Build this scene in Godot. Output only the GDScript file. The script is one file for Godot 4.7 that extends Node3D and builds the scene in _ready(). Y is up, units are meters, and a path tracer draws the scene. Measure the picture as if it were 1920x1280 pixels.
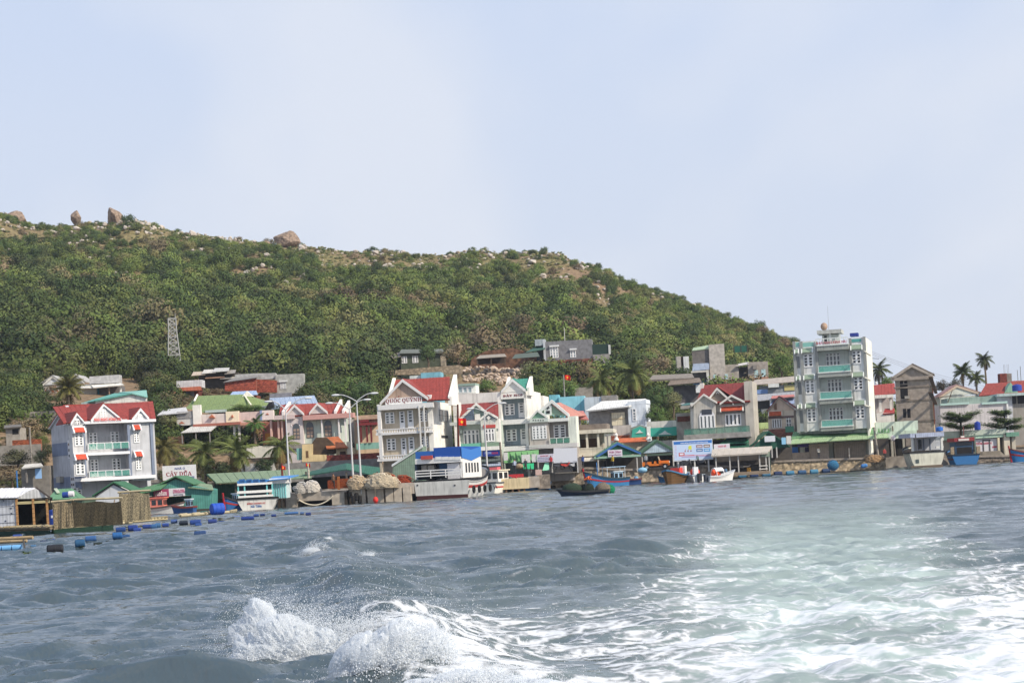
extends Node3D
# A fishing village under a scrub-covered hill, seen from the stern of a boat.
# One metre per unit, y up, water level y = 0, the camera above the origin looking along -z.

const EYE := 2.8           # metres above the water
const FOCAL := 3600.0      # in pixels of a 1920 wide picture
const HORIZON := 880.0     # row of the horizon in mid picture, of 1280
const ROLL := 3.1          # degrees

var rng := RandomNumberGenerator.new()
var cur: Node3D            # the thing being built
var face := Transform3D()  # the wall of that thing that is being built, in its own axes
var mats := {}
var texs := {}
var cam_basis := Basis()
var frond_meshes: Array = []
var leafy: Array = []

func _ready() -> void:
	rng.seed = 7
	make_camera()
	make_sky()
	make_textures()
	make_terrain()
	make_sea()
	make_quay()
	make_hill_cover()
	make_left_quarter()
	make_middle_quarter()
	make_right_quarter()
	make_upper_houses()
	make_trees()
	make_pier()
	make_boats()
	make_rafts()
	make_street_things()
	make_spray()

func make_camera() -> void:
	var cam := Camera3D.new()
	cam.name = "camera"
	cam.projection = Camera3D.PROJECTION_FRUSTUM
	cam.keep_aspect = Camera3D.KEEP_HEIGHT
	cam.near = 0.5
	cam.far = 6000.0
	cam.size = cam.near * 1280.0 / FOCAL
	cam.position = Vector3(0, EYE, 0)
	cam_basis = Basis(Vector3(0, 0, 1), deg_to_rad(-ROLL))
	cam.basis = cam_basis
	cam.frustum_offset = Vector2(0, (HORIZON - 640.0) / 1280.0 * cam.size)
	add_child(cam)
	cam.current = true

func make_sky() -> void:
	var env := Environment.new()
	env.background_mode = Environment.BG_SKY
	env.tonemap_mode = Environment.TONE_MAPPER_LINEAR
	env.tonemap_exposure = 1.22
	env.sdfgi_enabled = true
	env.ssao_enabled = true
	env.ssil_enabled = true
	env.fog_enabled = true
	env.fog_density = 0.00011
	env.fog_light_color = Color(0.80, 0.85, 0.93)
	var sky := Sky.new()
	var pano := PanoramaSkyMaterial.new()
	pano.panorama = ImageTexture.create_from_image(sky_image())
	pano.energy_multiplier = 1.0
	sky.sky_material = pano
	env.sky = sky
	env.background_energy_multiplier = 1.0
	var we := WorldEnvironment.new()
	we.name = "world_environment"
	we.environment = env
	add_child(we)
	var sun := DirectionalLight3D.new()
	sun.name = "sun"
	sun.light_energy = 1.35
	sun.light_color = Color(1.0, 0.955, 0.88)
	sun.light_angular_distance = 0.6
	sun.shadow_enabled = true
	sun.look_at_from_position(Vector3(0.80, 0.74, 0.52) * 100.0, Vector3.ZERO)
	add_child(sun)

func sky_image() -> Image:
	# a pale sky under thin high cloud; bluer where the cloud thins
	var w := 1024
	var h := 512
	var im := Image.create(w, h, false, Image.FORMAT_RGBF)
	var n := FastNoiseLite.new()
	n.seed = 21
	n.noise_type = FastNoiseLite.TYPE_SIMPLEX_SMOOTH
	n.frequency = 1.1
	n.fractal_octaves = 5
	n.fractal_gain = 0.5
	for y in h:
		var el := (0.5 - (y + 0.5) / h) * PI
		var up: float = maxf(sin(el), 0.0)
		var low := Color(0.580, 0.625, 0.705)
		var mid := Color(0.525, 0.600, 0.745)
		var top := Color(0.300, 0.430, 0.700)
		var base: Color = low.lerp(mid, clampf(up / 0.22, 0, 1)).lerp(top, clampf((up - 0.18) / 0.7, 0, 1))
		for x in w:
			var az := (x + 0.5) / w * TAU
			# streaks of cirrus: stretched along one heading
			var px := cos(az) / (up + 0.16)
			var pz := sin(az) / (up + 0.16)
			var a := n.get_noise_3d(px * 0.42 + pz * 0.18, pz * 1.1, 3.0)
			var c := clampf(0.42 + 1.9 * a, 0.0, 1.0) * clampf(up * 14.0, 0.0, 1.0) * 0.62
			im.set_pixel(x, y, base.lerp(Color(0.660, 0.690, 0.755), c))
	return im

# ---------------------------------------------------------------- where things stand
func ray(px: float, py: float) -> Vector3:
	return cam_basis * Vector3(px - 960.0, HORIZON - py, -FOCAL)

func shove(px: float) -> float:                           # the waterfront recedes to the right
	var k := [[700.0, 0.0], [900.0, 6.0], [1030.0, 11.0], [1200.0, 14.0], [1440.0, 22.0], [1640.0, 30.0], [2000.0, 36.0]]
	for i in k.size() - 1:
		if px < k[i + 1][0]:
			return maxf(lerpf(k[i][1], k[i + 1][1], (px - k[i][0]) / (k[i + 1][0] - k[i][0])), 0.0)
	return 36.0

func at(px: float, py: float, d: float) -> Vector3:       # the point d metres ahead
	var r := ray(px, py)
	if d < 420.0:
		d += shove(px)
	return Vector3(0, EYE, 0) + r * (d / -r.z)

func wat(px: float, py: float, y := 0.0) -> Vector3:      # the point at height y
	var r := ray(px, py)
	return Vector3(0, EYE, 0) + r * ((y - EYE) / r.y)

func named(o: Node3D, parent: Node) -> void:
	if parent == self:
		var base := String(o.name)
		var k := 0
		while has_node(NodePath(String(o.name))):
			k += 1
			o.name = "%s_%03d" % [base, k]
	parent.add_child(o, true)

func thing(called: String, label: String, category: String, where: Vector3, yaw := 0.0, group := "") -> Node3D:
	var o := Node3D.new()
	o.name = called
	named(o, self)
	o.position = where
	o.rotation_degrees.y = yaw
	tag(o, label, category, group)
	cur = o
	front(0.0)
	return o

func tag(o: Node3D, label: String, category: String, group := "") -> void:
	o.set_meta("label", label)
	o.set_meta("category", category)
	if group != "":
		o.set_meta("group", group)

func front(z: float) -> void:
	face = Transform3D(Basis(), Vector3(0, 0, z))

func left_side(x: float) -> void:
	face = Transform3D(Basis(Vector3(0, 0, 1), Vector3(0, 1, 0), Vector3(-1, 0, 0)), Vector3(x, 0, 0))

func right_side(x: float) -> void:
	face = Transform3D(Basis(Vector3(0, 0, -1), Vector3(0, 1, 0), Vector3(1, 0, 0)), Vector3(x, 0, 0))

func q(px: float, py: float, z := 0.0) -> Vector2:        # where a line of sight meets the wall (z metres proud of it)
	var to_face := (cur.transform * face).affine_inverse()
	var o := to_face * Vector3(0, EYE, 0)
	var r := to_face.basis * ray(px, py)
	var p := o + r * ((z - o.z) / r.z)
	return Vector2(p.x, p.y)

func pr(a: Array, z := 0.0) -> Array:                     # [x0, y0, x1, y1] on the wall
	var mx: float = (a[0] + a[2]) * 0.5
	var my: float = (a[1] + a[3]) * 0.5
	return [q(a[0], my, z).x, q(mx, a[3], z).y, q(a[2], my, z).x, q(mx, a[1], z).y]

# ---------------------------------------------------------------- mesh building
class MB:
	var v := PackedVector3Array()
	var n := PackedVector3Array()
	var c := PackedColorArray()
	var uv := PackedVector2Array()
	var tint := Color.WHITE
	var colored := false
	var with_uv := false
	var x := Transform3D()

	func tri(a: Vector3, b: Vector3, d: Vector3) -> void:      # anticlockwise seen from outside
		a = x * a
		b = x * b
		d = x * d
		var nn := (b - a).cross(d - a).normalized()
		v.append(a); v.append(d); v.append(b)
		for i in 3:
			n.append(nn)
			if colored:
				c.append(tint)

	func quad(a: Vector3, b: Vector3, d: Vector3, e: Vector3) -> void:
		tri(a, b, d)
		tri(a, d, e)
		if with_uv:
			for t in [Vector2(0, 1), Vector2(1, 0), Vector2(1, 1), Vector2(0, 1), Vector2(0, 0), Vector2(1, 0)]:
				uv.append(t)

	func box(a: Vector3, b: Vector3) -> void:
		var p := Vector3(minf(a.x, b.x), minf(a.y, b.y), minf(a.z, b.z))
		var s := Vector3(maxf(a.x, b.x), maxf(a.y, b.y), maxf(a.z, b.z))
		hexa([Vector3(p.x, p.y, s.z), Vector3(s.x, p.y, s.z), Vector3(s.x, s.y, s.z), Vector3(p.x, s.y, s.z)],
			[Vector3(p.x, p.y, p.z), Vector3(s.x, p.y, p.z), Vector3(s.x, s.y, p.z), Vector3(p.x, s.y, p.z)])

	func hexa(f: Array, b: Array) -> void:                     # front ring anticlockwise, back ring behind it
		prism(f, b)

	func prism(f: Array, b: Array) -> void:
		var k := f.size()
		for i in range(1, k - 1):
			tri(f[0], f[i], f[i + 1])
			tri(b[0], b[i + 1], b[i])
		for i in k:
			var j := (i + 1) % k
			tri(f[i], b[i], b[j])
			tri(f[i], b[j], f[j])

	func poly(pts: PackedVector2Array, z0: float, z1: float) -> void:   # any outline, anticlockwise, pushed from z0 to z1
		if not Geometry2D.is_polygon_clockwise(pts):
			pass
		var t := Geometry2D.triangulate_polygon(pts)
		var area := 0.0
		for i in pts.size():
			var a := pts[i]
			var b := pts[(i + 1) % pts.size()]
			area += a.x * b.y - b.x * a.y
		if area < 0:
			pts.reverse()
			t = Geometry2D.triangulate_polygon(pts)
		for i in range(0, t.size(), 3):
			var a := pts[t[i]]
			var b := pts[t[i + 1]]
			var d := pts[t[i + 2]]
			if (b - a).cross(d - a) < 0:
				var s := b
				b = d
				d = s
			tri(Vector3(a.x, a.y, z1), Vector3(b.x, b.y, z1), Vector3(d.x, d.y, z1))
			tri(Vector3(a.x, a.y, z0), Vector3(d.x, d.y, z0), Vector3(b.x, b.y, z0))
		for i in pts.size():
			var a := pts[i]
			var b := pts[(i + 1) % pts.size()]
			quad(Vector3(a.x, a.y, z1), Vector3(a.x, a.y, z0), Vector3(b.x, b.y, z0), Vector3(b.x, b.y, z1))

	func tube(a: Vector3, b: Vector3, r0: float, r1: float, k := 8, caps := true) -> void:
		var d := (b - a).normalized()
		var s := d.cross(Vector3(0, 0, 1) if absf(d.z) < 0.9 else Vector3(1, 0, 0)).normalized()
		var t := d.cross(s)
		var ra: Array = []
		var rb: Array = []
		for i in k:
			var w := TAU * i / k
			var o := s * cos(w) + t * sin(w)
			ra.append(a + o * r0)
			rb.append(b + o * r1)
		for i in k:
			var j := (i + 1) % k
			smooth4(ra[i], ra[j], rb[j], rb[i], (ra[i] - a).normalized(), (ra[j] - a).normalized())
		if caps:
			for i in range(1, k - 1):
				tri(ra[0], ra[i + 1], ra[i])
				tri(rb[0], rb[i], rb[i + 1])

	func smooth4(a: Vector3, b: Vector3, d: Vector3, e: Vector3, na: Vector3, nb: Vector3) -> void:
		var p := [a, d, b, a, e, d]
		var m := [na, nb, nb, na, na, nb]
		for i in 6:
			v.append(x * p[i])
			n.append((x.basis * m[i]).normalized())
			if colored:
				c.append(tint)

	func path(pts: Array, r0: float, r1: float, k := 7) -> void:
		for i in pts.size() - 1:
			var f0 := float(i) / (pts.size() - 1)
			var f1 := float(i + 1) / (pts.size() - 1)
			tube(pts[i], pts[i + 1], lerpf(r0, r1, f0), lerpf(r0, r1, f1), k, i == 0 or i == pts.size() - 2)

	func lathe(o: Vector3, prof: Array, k := 12, axis := Vector3(0, 1, 0)) -> void:   # prof: [radius, height] from the bottom up
		var t := axis.cross(Vector3(0, 0, 1) if absf(axis.z) < 0.9 else Vector3(1, 0, 0)).normalized()
		var s := axis.cross(t)
		for j in prof.size() - 1:
			var r0: float = prof[j][0]
			var r1: float = prof[j + 1][0]
			var h0: float = prof[j][1]
			var h1: float = prof[j + 1][1]
			var lean := Vector2(h1 - h0, r0 - r1).normalized()
			for i in k:
				var w0 := TAU * i / k
				var w1 := TAU * (i + 1) / k
				var e0 := t * cos(w0) + s * sin(w0)
				var e1 := t * cos(w1) + s * sin(w1)
				smooth4(o + e0 * r0 + axis * h0, o + e1 * r0 + axis * h0, o + e1 * r1 + axis * h1, o + e0 * r1 + axis * h1,
					e0 * lean.x + axis * lean.y, e1 * lean.x + axis * lean.y)

	func ball(o: Vector3, r: Vector3, k := 10, rows := 6) -> void:
		for j in rows:
			var a0 := PI * j / rows - PI / 2
			var a1 := PI * (j + 1) / rows - PI / 2
			for i in k:
				var w0 := TAU * i / k
				var w1 := TAU * (i + 1) / k
				var p := [Vector3(cos(a0) * cos(w0), sin(a0), cos(a0) * sin(w0)), Vector3(cos(a0) * cos(w1), sin(a0), cos(a0) * sin(w1)),
					Vector3(cos(a1) * cos(w1), sin(a1), cos(a1) * sin(w1)), Vector3(cos(a1) * cos(w0), sin(a1), cos(a1) * sin(w0))]
				for t in [[0, 1, 2], [0, 2, 3]]:
					for m in t:
						v.append(x * (o + p[m] * r))
						n.append((x.basis * (p[m] / r)).normalized())
						if colored:
							c.append(tint)

	func mesh() -> ArrayMesh:
		var m := ArrayMesh.new()
		if v.is_empty():
			return m
		var a := []
		a.resize(Mesh.ARRAY_MAX)
		a[Mesh.ARRAY_VERTEX] = v
		a[Mesh.ARRAY_NORMAL] = n
		if colored:
			a[Mesh.ARRAY_COLOR] = c
		if with_uv:
			a[Mesh.ARRAY_TEX_UV] = uv
		m.add_surface_from_arrays(Mesh.PRIMITIVE_TRIANGLES, a)
		return m

func mb() -> MB:
	return MB.new()

func fmb() -> MB:                                          # a mesh in the axes of the wall
	var m := MB.new()
	m.x = face
	return m

func put(called: String, m: MB, material: Material, parent: Node = null) -> MeshInstance3D:
	return put_mesh(called, m.mesh(), material, parent)

func put_mesh(called: String, m: Mesh, material: Material, parent: Node = null) -> MeshInstance3D:
	var o := MeshInstance3D.new()
	o.name = called
	o.mesh = m
	o.material_override = material
	named(o, cur if parent == null else parent)
	return o

func kind(o: Node3D, k: String) -> Node3D:
	o.set_meta("kind", k)
	return o

# ---------------------------------------------------------------- parts laid out on a wall
func pbox(called: String, a: Array, z0: float, z1: float, m: Material, parent: Node = null) -> MeshInstance3D:
	var r := pr(a, z1)
	var b := fmb()
	b.box(Vector3(r[0], r[1], z0), Vector3(r[2], r[3], z1))
	return put(called, b, m, parent)

func ppoly(called: String, pts: Array, z0: float, z1: float, m: Material, parent: Node = null) -> MeshInstance3D:
	var f := PackedVector2Array()
	for p in pts:
		f.append(q(p[0], p[1], z1))
	var b := fmb()
	b.poly(f, z0, z1)
	return put(called, b, m, parent)

# a sloping sheet: four corners given as [px, py, z], anticlockwise from the lower left, t thick, with ribs if asked
func pslab(called: String, c: Array, t: float, m: Material, parent: Node = null, ribs := 0.0) -> MeshInstance3D:
	var p: Array = []
	for k in c:
		var f := q(k[0], k[1], k[2])
		p.append(Vector3(f.x, f.y, k[2]))
	return slab(called, p, t, m, parent, ribs)

func slab(called: String, p: Array, t: float, m: Material, parent: Node = null, ribs := 0.0) -> MeshInstance3D:
	var b := fmb()
	var nn: Vector3 = (p[1] - p[0]).cross(p[3] - p[0]).normalized()
	var back: Array = []
	for k in p:
		back.append(k - nn * t)
	b.prism(p, back)
	if ribs > 0.0:
		var k := int((p[1] - p[0]).length() / ribs)
		for i in range(1, k):
			var f := float(i) / k
			var lo: Vector3 = p[0].lerp(p[1], f)
			var hi: Vector3 = p[3].lerp(p[2], f)
			var s: Vector3 = (p[1] - p[0]).normalized() * 0.04
			var u := nn * 0.045
			b.quad(lo - s, lo + u, hi + u, hi - s)
			b.quad(lo + u, lo + s, hi + s, hi + u)
	return put(called, b, m, parent)

# white joinery in front of dark glass: cols leaves, rows panes each, a row of top lights
func pwin(a: Array, cols := 2, rows := 4, top := 0.22, frame: Material = null, pane: Material = null, called := "window", fill := 0.56, solid := 0.0) -> MeshInstance3D:
	var r := pr(a, 0.05)
	var w: float = r[2] - r[0]
	var h: float = r[3] - r[1]
	var b := fmb()
	b.x = face * Transform3D(Basis(), Vector3(r[0], r[1], 0))
	var g := fmb()
	g.x = b.x
	g.box(Vector3(0.03, 0.03, -0.02), Vector3(w - 0.03, h - 0.03, 0.02))
	var z := 0.09
	var cw := w / cols
	var gap := cw * (1.0 - fill) * 0.5
	var y1 := h * (1.0 - top)
	var y0 := h * maxf(solid, 0.06)
	# uprights
	for i in cols + 1:
		var x0 := 0.0 if i == 0 else i * cw - gap
		var x1 := w if i == cols else i * cw + gap
		b.box(Vector3(x0, 0, -0.01), Vector3(x1, h, z))
	for i in cols:
		var x0 := i * cw + gap
		var x1 := (i + 1) * cw - gap
		b.box(Vector3(x0, 0, -0.01), Vector3(x1, y0, z - 0.004))
		b.box(Vector3(x0, h - 0.08, -0.01), Vector3(x1, h, z - 0.004))
		if top > 0.0:
			b.box(Vector3(x0, y1 - 0.07, -0.01), Vector3(x1, y1 + 0.07, z - 0.004))
		var rh := (y1 - 0.07 - y0) / rows
		for j in range(1, rows):
			b.box(Vector3(x0, y0 + j * rh - 0.05, -0.01), Vector3(x1, y0 + j * rh + 0.05, z - 0.004))
	var o := put(called, b, frame if frame else mat("f2f2f2", 0.6, "paint"))
	put("pane", g, pane if pane else mat(["22262b", "2e343a", "454b50", "1c2024", "5f6568"][int(absf(r[0] * 7.3 + r[1] * 3.1)) % 5], 0.15, "glass"), o)
	return o

func ptext(text: String, a: Array, z: float, m: Material, serif := false, parent: Node = null, bold := true) -> MeshInstance3D:
	var t := TextMesh.new()
	var f := SystemFont.new()
	f.font_names = PackedStringArray(["Droid Serif" if serif else "Droid Sans"])
	f.font_weight = 700 if bold else 400
	t.font = f
	for k in ["ỐÔ", "ỪÙ", "ỈÌ", "ỒÔ", "ỢO", "ỞO", "ẢÀ", "ưu", "ƯU", "ốô", "ạa", "ảà", "ơo", "ừù", "ọo", "ẾÊ", "ẠA", "ƠO"]:
		text = text.replace(k[0], k[1])            # letters that the typeface lacks
	t.text = text
	t.font_size = 48
	t.pixel_size = 0.02
	t.depth = 0.06
	t.curve_step = 2.0
	var r := pr(a, z)
	var box := t.get_aabb()
	var o := MeshInstance3D.new()
	o.name = "lettering"
	o.mesh = t
	o.material_override = m
	(cur if parent == null else parent).add_child(o, true)
	var sx: float = (r[2] - r[0]) / maxf(box.size.x, 0.01)
	var sy: float = (r[3] - r[1]) / maxf(box.size.y, 0.01)
	var c := Vector3((r[0] + r[2]) * 0.5, (r[1] + r[3]) * 0.5, z)
	o.transform = face * Transform3D(Basis(Vector3(sx, 0, 0), Vector3(0, sy, 0), Vector3(0, 0, 0.6)), c - Vector3(box.get_center().x * sx, box.get_center().y * sy, 0))
	return o

func railing(called: String, a: Array, z: float, m: Material, posts := 6, bars := 2) -> MeshInstance3D:
	var r := pr(a, z)
	var b := fmb()
	for i in posts + 1:
		var x := lerpf(r[0], r[2], float(i) / posts)
		b.box(Vector3(x - 0.05, r[1], z - 0.05), Vector3(x + 0.05, r[3], z + 0.05))
	for i in bars:
		var y := lerpf(r[3], r[1], float(i) / bars)
		b.box(Vector3(r[0], y - 0.06, z - 0.04), Vector3(r[2], y + 0.06, z + 0.04))
	return put(called, b, m)

# ---------------------------------------------------------------- materials
func noise_tex(key: String, type: int, freq: float, lo: float, hi: float, octaves := 4, fractal := FastNoiseLite.FRACTAL_FBM, size := 512, bias := 0.5) -> Texture2D:
	var n := FastNoiseLite.new()
	n.seed = hash(key) % 1000
	n.noise_type = type
	n.frequency = freq
	n.fractal_type = fractal
	n.fractal_octaves = octaves
	if type == FastNoiseLite.TYPE_CELLULAR:
		n.cellular_return_type = FastNoiseLite.RETURN_DISTANCE2_DIV
		n.cellular_jitter = 0.9
	var t := NoiseTexture2D.new()
	t.width = size
	t.height = size
	t.seamless = true
	t.noise = n
	var g := Gradient.new()
	g.set_color(0, Color(lo, lo, lo))
	g.set_color(1, Color(hi, hi, hi))
	g.add_point(bias, Color(lerpf(lo, hi, 0.55), lerpf(lo, hi, 0.54), lerpf(lo, hi, 0.52)))
	t.color_ramp = g
	texs[key] = t
	return t

func make_textures() -> void:
	noise_tex("plaster", FastNoiseLite.TYPE_SIMPLEX_SMOOTH, 0.012, 0.80, 1.0, 5)
	noise_tex("concrete", FastNoiseLite.TYPE_SIMPLEX_SMOOTH, 0.014, 0.76, 1.0, 6)
	noise_tex("paint", FastNoiseLite.TYPE_SIMPLEX_SMOOTH, 0.03, 0.90, 1.0, 3, FastNoiseLite.FRACTAL_FBM, 256)
	noise_tex("stone", FastNoiseLite.TYPE_CELLULAR, 0.045, 1.0, 0.6, 2)
	noise_tex("soil", FastNoiseLite.TYPE_SIMPLEX_SMOOTH, 0.03, 0.45, 1.0, 6)
	texs["tile"] = tile_texture(Color(1, 1, 1), 0.16)
	texs["sheet"] = sheet_texture()
	texs["wood"] = wood_texture()
	texs["weather"] = weather_texture()
	texs["brick"] = brick_texture()
	texs["thatch"] = thatch_texture()

func tile_texture(c: Color, dark: float) -> Texture2D:
	var im := Image.create(256, 256, false, Image.FORMAT_RGB8)
	var r := RandomNumberGenerator.new()
	r.seed = 5
	var tone := []
	for i in 256:
		tone.append(r.randf_range(0.86, 1.0))
	for y in 256:
		var row := int(y / 16.0)
		for x in 256:
			var col := int((x + (8 if row % 2 else 0)) % 256 / 16.0)
			var k: float = tone[(row * 16 + col) % 256]
			if y % 16 < 3:
				k *= 0.72
			if (x + (8 if row % 2 else 0)) % 16 < 2:
				k *= 0.86
			im.set_pixel(x, y, c * k)
	return ImageTexture.create_from_image(im)

func sheet_texture() -> Texture2D:                        # corrugated sheets with their laps
	var im := Image.create(256, 256, false, Image.FORMAT_RGB8)
	var n := FastNoiseLite.new()
	n.seed = 3
	n.frequency = 0.02
	for y in 256:
		for x in 256:
			var k := 0.90 + 0.05 * sin(x / 256.0 * TAU * 16.0) + 0.10 * n.get_noise_2d(x * 0.5, y)
			if x % 64 < 2 or y % 128 < 2:
				k *= 0.8
			im.set_pixel(x, y, Color(k, k, k))
	return ImageTexture.create_from_image(im)

func wood_texture() -> Texture2D:
	var im := Image.create(256, 256, false, Image.FORMAT_RGB8)
	var n := FastNoiseLite.new()
	n.seed = 4
	n.frequency = 0.03
	for y in 256:
		for x in 256:
			var k := 0.82 + 0.22 * n.get_noise_2d(x * 0.2, y * 3.0)
			if y % 32 < 2:
				k *= 0.6
			im.set_pixel(x, y, Color(k, k, k))
	return ImageTexture.create_from_image(im)

func weather_texture() -> Texture2D:                      # rain stains that run down a wall
	var im := Image.create(512, 512, false, Image.FORMAT_RGB8)
	var n := FastNoiseLite.new()
	n.seed = 9
	n.frequency = 0.01
	n.fractal_octaves = 5
	for y in 512:
		for x in 512:
			var wx := minf(x, 512 - x)
			var s := n.get_noise_2d(wx * 4.0, y * 0.35)
			var b := n.get_noise_2d(wx + 900.0, y + 40.0)
			var k := 0.955 + 0.26 * minf(0.0, s + 0.12) + 0.08 * b
			im.set_pixel(x, y, Color(clampf(k, 0.4, 1.0), clampf(k * 0.995, 0.4, 1.0), clampf(k * 0.975, 0.4, 1.0)))
	return ImageTexture.create_from_image(im)

func brick_texture() -> Texture2D:
	var im := Image.create(256, 256, false, Image.FORMAT_RGB8)
	var r := RandomNumberGenerator.new()
	r.seed = 12
	for row in 32:
		for col in 17:
			var k := r.randf_range(0.65, 1.0)
			im.fill_rect(Rect2i(col * 16 - (8 if row % 2 else 0), row * 8, 15, 7), Color(k, k * r.randf_range(0.92, 1.0), k))
		im.fill_rect(Rect2i(0, row * 8 + 7, 256, 1), Color(0.75, 0.72, 0.7))
	return ImageTexture.create_from_image(im)

func thatch_texture() -> Texture2D:
	var im := Image.create(256, 256, false, Image.FORMAT_RGB8)
	var n := FastNoiseLite.new()
	n.seed = 14
	n.frequency = 0.05
	n.fractal_octaves = 4
	for y in 256:
		for x in 256:
			var k := 0.72 + 0.5 * n.get_noise_2d(x * 2.2, y * 0.7)
			im.set_pixel(x, y, Color(k, k * 0.98, k * 0.95))
	return ImageTexture.create_from_image(im)

func mat(html: String, rough := 0.85, sort := "plaster") -> StandardMaterial3D:
	var key := "%s_%s_%s" % [html, rough, sort]
	if mats.has(key):
		return mats[key]
	var m := StandardMaterial3D.new()
	m.resource_name = sort
	m.albedo_color = Color.html(html)
	m.roughness = rough
	m.metallic_specular = 0.4
	if sort == "glass":
		m.metallic_specular = 0.6
	elif sort == "green_glass":
		m.transparency = BaseMaterial3D.TRANSPARENCY_ALPHA
		m.albedo_color.a = 0.45
	elif sort == "cloth":
		m.backlight_enabled = true
		m.backlight = Color(0.3, 0.3, 0.3)
	elif sort != "plain":
		m.albedo_texture = texs[{"plaster": "weather", "wall": "weather", "soft": "plaster"}.get(sort, sort)]
		m.uv1_triplanar = true
		m.uv1_world_triplanar = true
		m.uv1_triplanar_sharpness = 4.0
		var s: float = {"plaster": 0.11, "soft": 0.2, "concrete": 0.16, "paint": 0.5, "stone": 0.055, "soil": 0.06, "tile": 0.2, "sheet": 0.25, "wood": 0.4, "brick": 0.25, "thatch": 0.6}.get(sort, 0.2)
		m.uv1_scale = Vector3(s, s, s)
	mats[key] = m
	return m

func pl(c: String) -> StandardMaterial3D:
	return mat(c, 0.84, "plaster")

func co(c: String) -> StandardMaterial3D:
	return mat(c, 0.93, "concrete")

func sh(c: String) -> StandardMaterial3D:
	return mat(c, 0.72, "sheet")

func pt(c: String) -> StandardMaterial3D:
	return mat(c, 0.68, "paint")

func wd(c: String) -> StandardMaterial3D:
	return mat(c, 0.88, "wood")

func pn(c: String) -> StandardMaterial3D:
	return mat(c, 0.85, "plain")

func cl(c: String) -> StandardMaterial3D:
	return mat(c, 0.8, "cloth")

func th(c: String) -> StandardMaterial3D:
	return mat(c, 0.95, "thatch")

func ti(c: String) -> StandardMaterial3D:
	return mat(c, 0.76, "tile")

func br(c: String) -> StandardMaterial3D:
	return mat(c, 0.9, "brick")

func sn(c: String) -> StandardMaterial3D:
	return mat(c, 0.95, "stone")

func so(c: String) -> StandardMaterial3D:
	return mat(c, 1.0, "soil")

# ================================================================ land
var ridge := PackedVector2Array()    # (x, height) of the crest, 600 m ahead
var tn := FastNoiseLite.new()

func make_ridge() -> void:
	for p in [[-500, 395], [-200, 385], [0, 400], [60, 421], [110, 424], [150, 418], [215, 414], [250, 411], [330, 434], [420, 446], [520, 459], [600, 464], [640, 471],
			[720, 473], [800, 480], [850, 475], [890, 470], [940, 475], [1000, 472], [1050, 474], [1070, 488], [1120, 500], [1160, 524], [1240, 550], [1320, 580],
			[1400, 606], [1450, 630], [1488, 646], [1530, 690], [1580, 745], [1640, 800], [1720, 818], [2300, 800]]:
		var w := at(p[0], p[1], 600.0)
		ridge.append(Vector2(w.x, maxf(w.y, 1.0)))
	tn.seed = 31
	tn.frequency = 0.02
	tn.fractal_octaves = 4

func crest(x: float) -> float:
	if x <= ridge[0].x:
		return ridge[0].y
	for i in ridge.size() - 1:
		if x <= ridge[i + 1].x:
			return lerpf(ridge[i].y, ridge[i + 1].y, (x - ridge[i].x) / (ridge[i + 1].x - ridge[i].x))
	return ridge[ridge.size() - 1].y

func shore(x: float) -> float:       # how far ahead the land begins
	var pts := [[-400.0, 196.0], [-75.0, 204.0], [-30.0, 224.0], [-18.0, 238.0], [0.0, 250.0], [20.0, 256.0], [45.0, 270.0], [75.0, 284.0], [110.0, 304.0], [600.0, 340.0]]
	for i in pts.size() - 1:
		if x <= pts[i + 1][0]:
			return lerpf(pts[i][1], pts[i + 1][1], (x - pts[i][0]) / (pts[i + 1][0] - pts[i][0]))
	return 340.0

func land(x: float, z: float) -> float:
	var d := -z
	var s := shore(x)
	if d < s:
		return -3.0
	var top := crest(x * pow(600.0 / maxf(d, 200.0), 0.8))
	var start := s + 16.0
	var p := (d - start) / (600.0 - start)
	var y := 1.7
	if p > 0.0:
		var f: float
		if p < 0.15:
			f = lerpf(0.0, 0.17, p / 0.15)
		elif p < 0.36:
			f = lerpf(0.17, 0.275, (p - 0.15) / 0.21)
		elif p < 1.0:
			f = lerpf(0.275, 1.0, (p - 0.36) / 0.64)
		else:
			f = maxf(1.0 - (p - 1.0) * 0.9, 0.0)
		y += maxf(top - 1.7, 0.0) * f
		var rough := clampf((d - 330.0) / 90.0, 0.0, 1.0) * clampf((600.0 - d) / 40.0, 0.1, 1.0) * clampf(top / 40.0, 0.0, 1.0)
		y += tn.get_noise_2d(x, z) * 5.0 * rough
	return y

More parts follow.
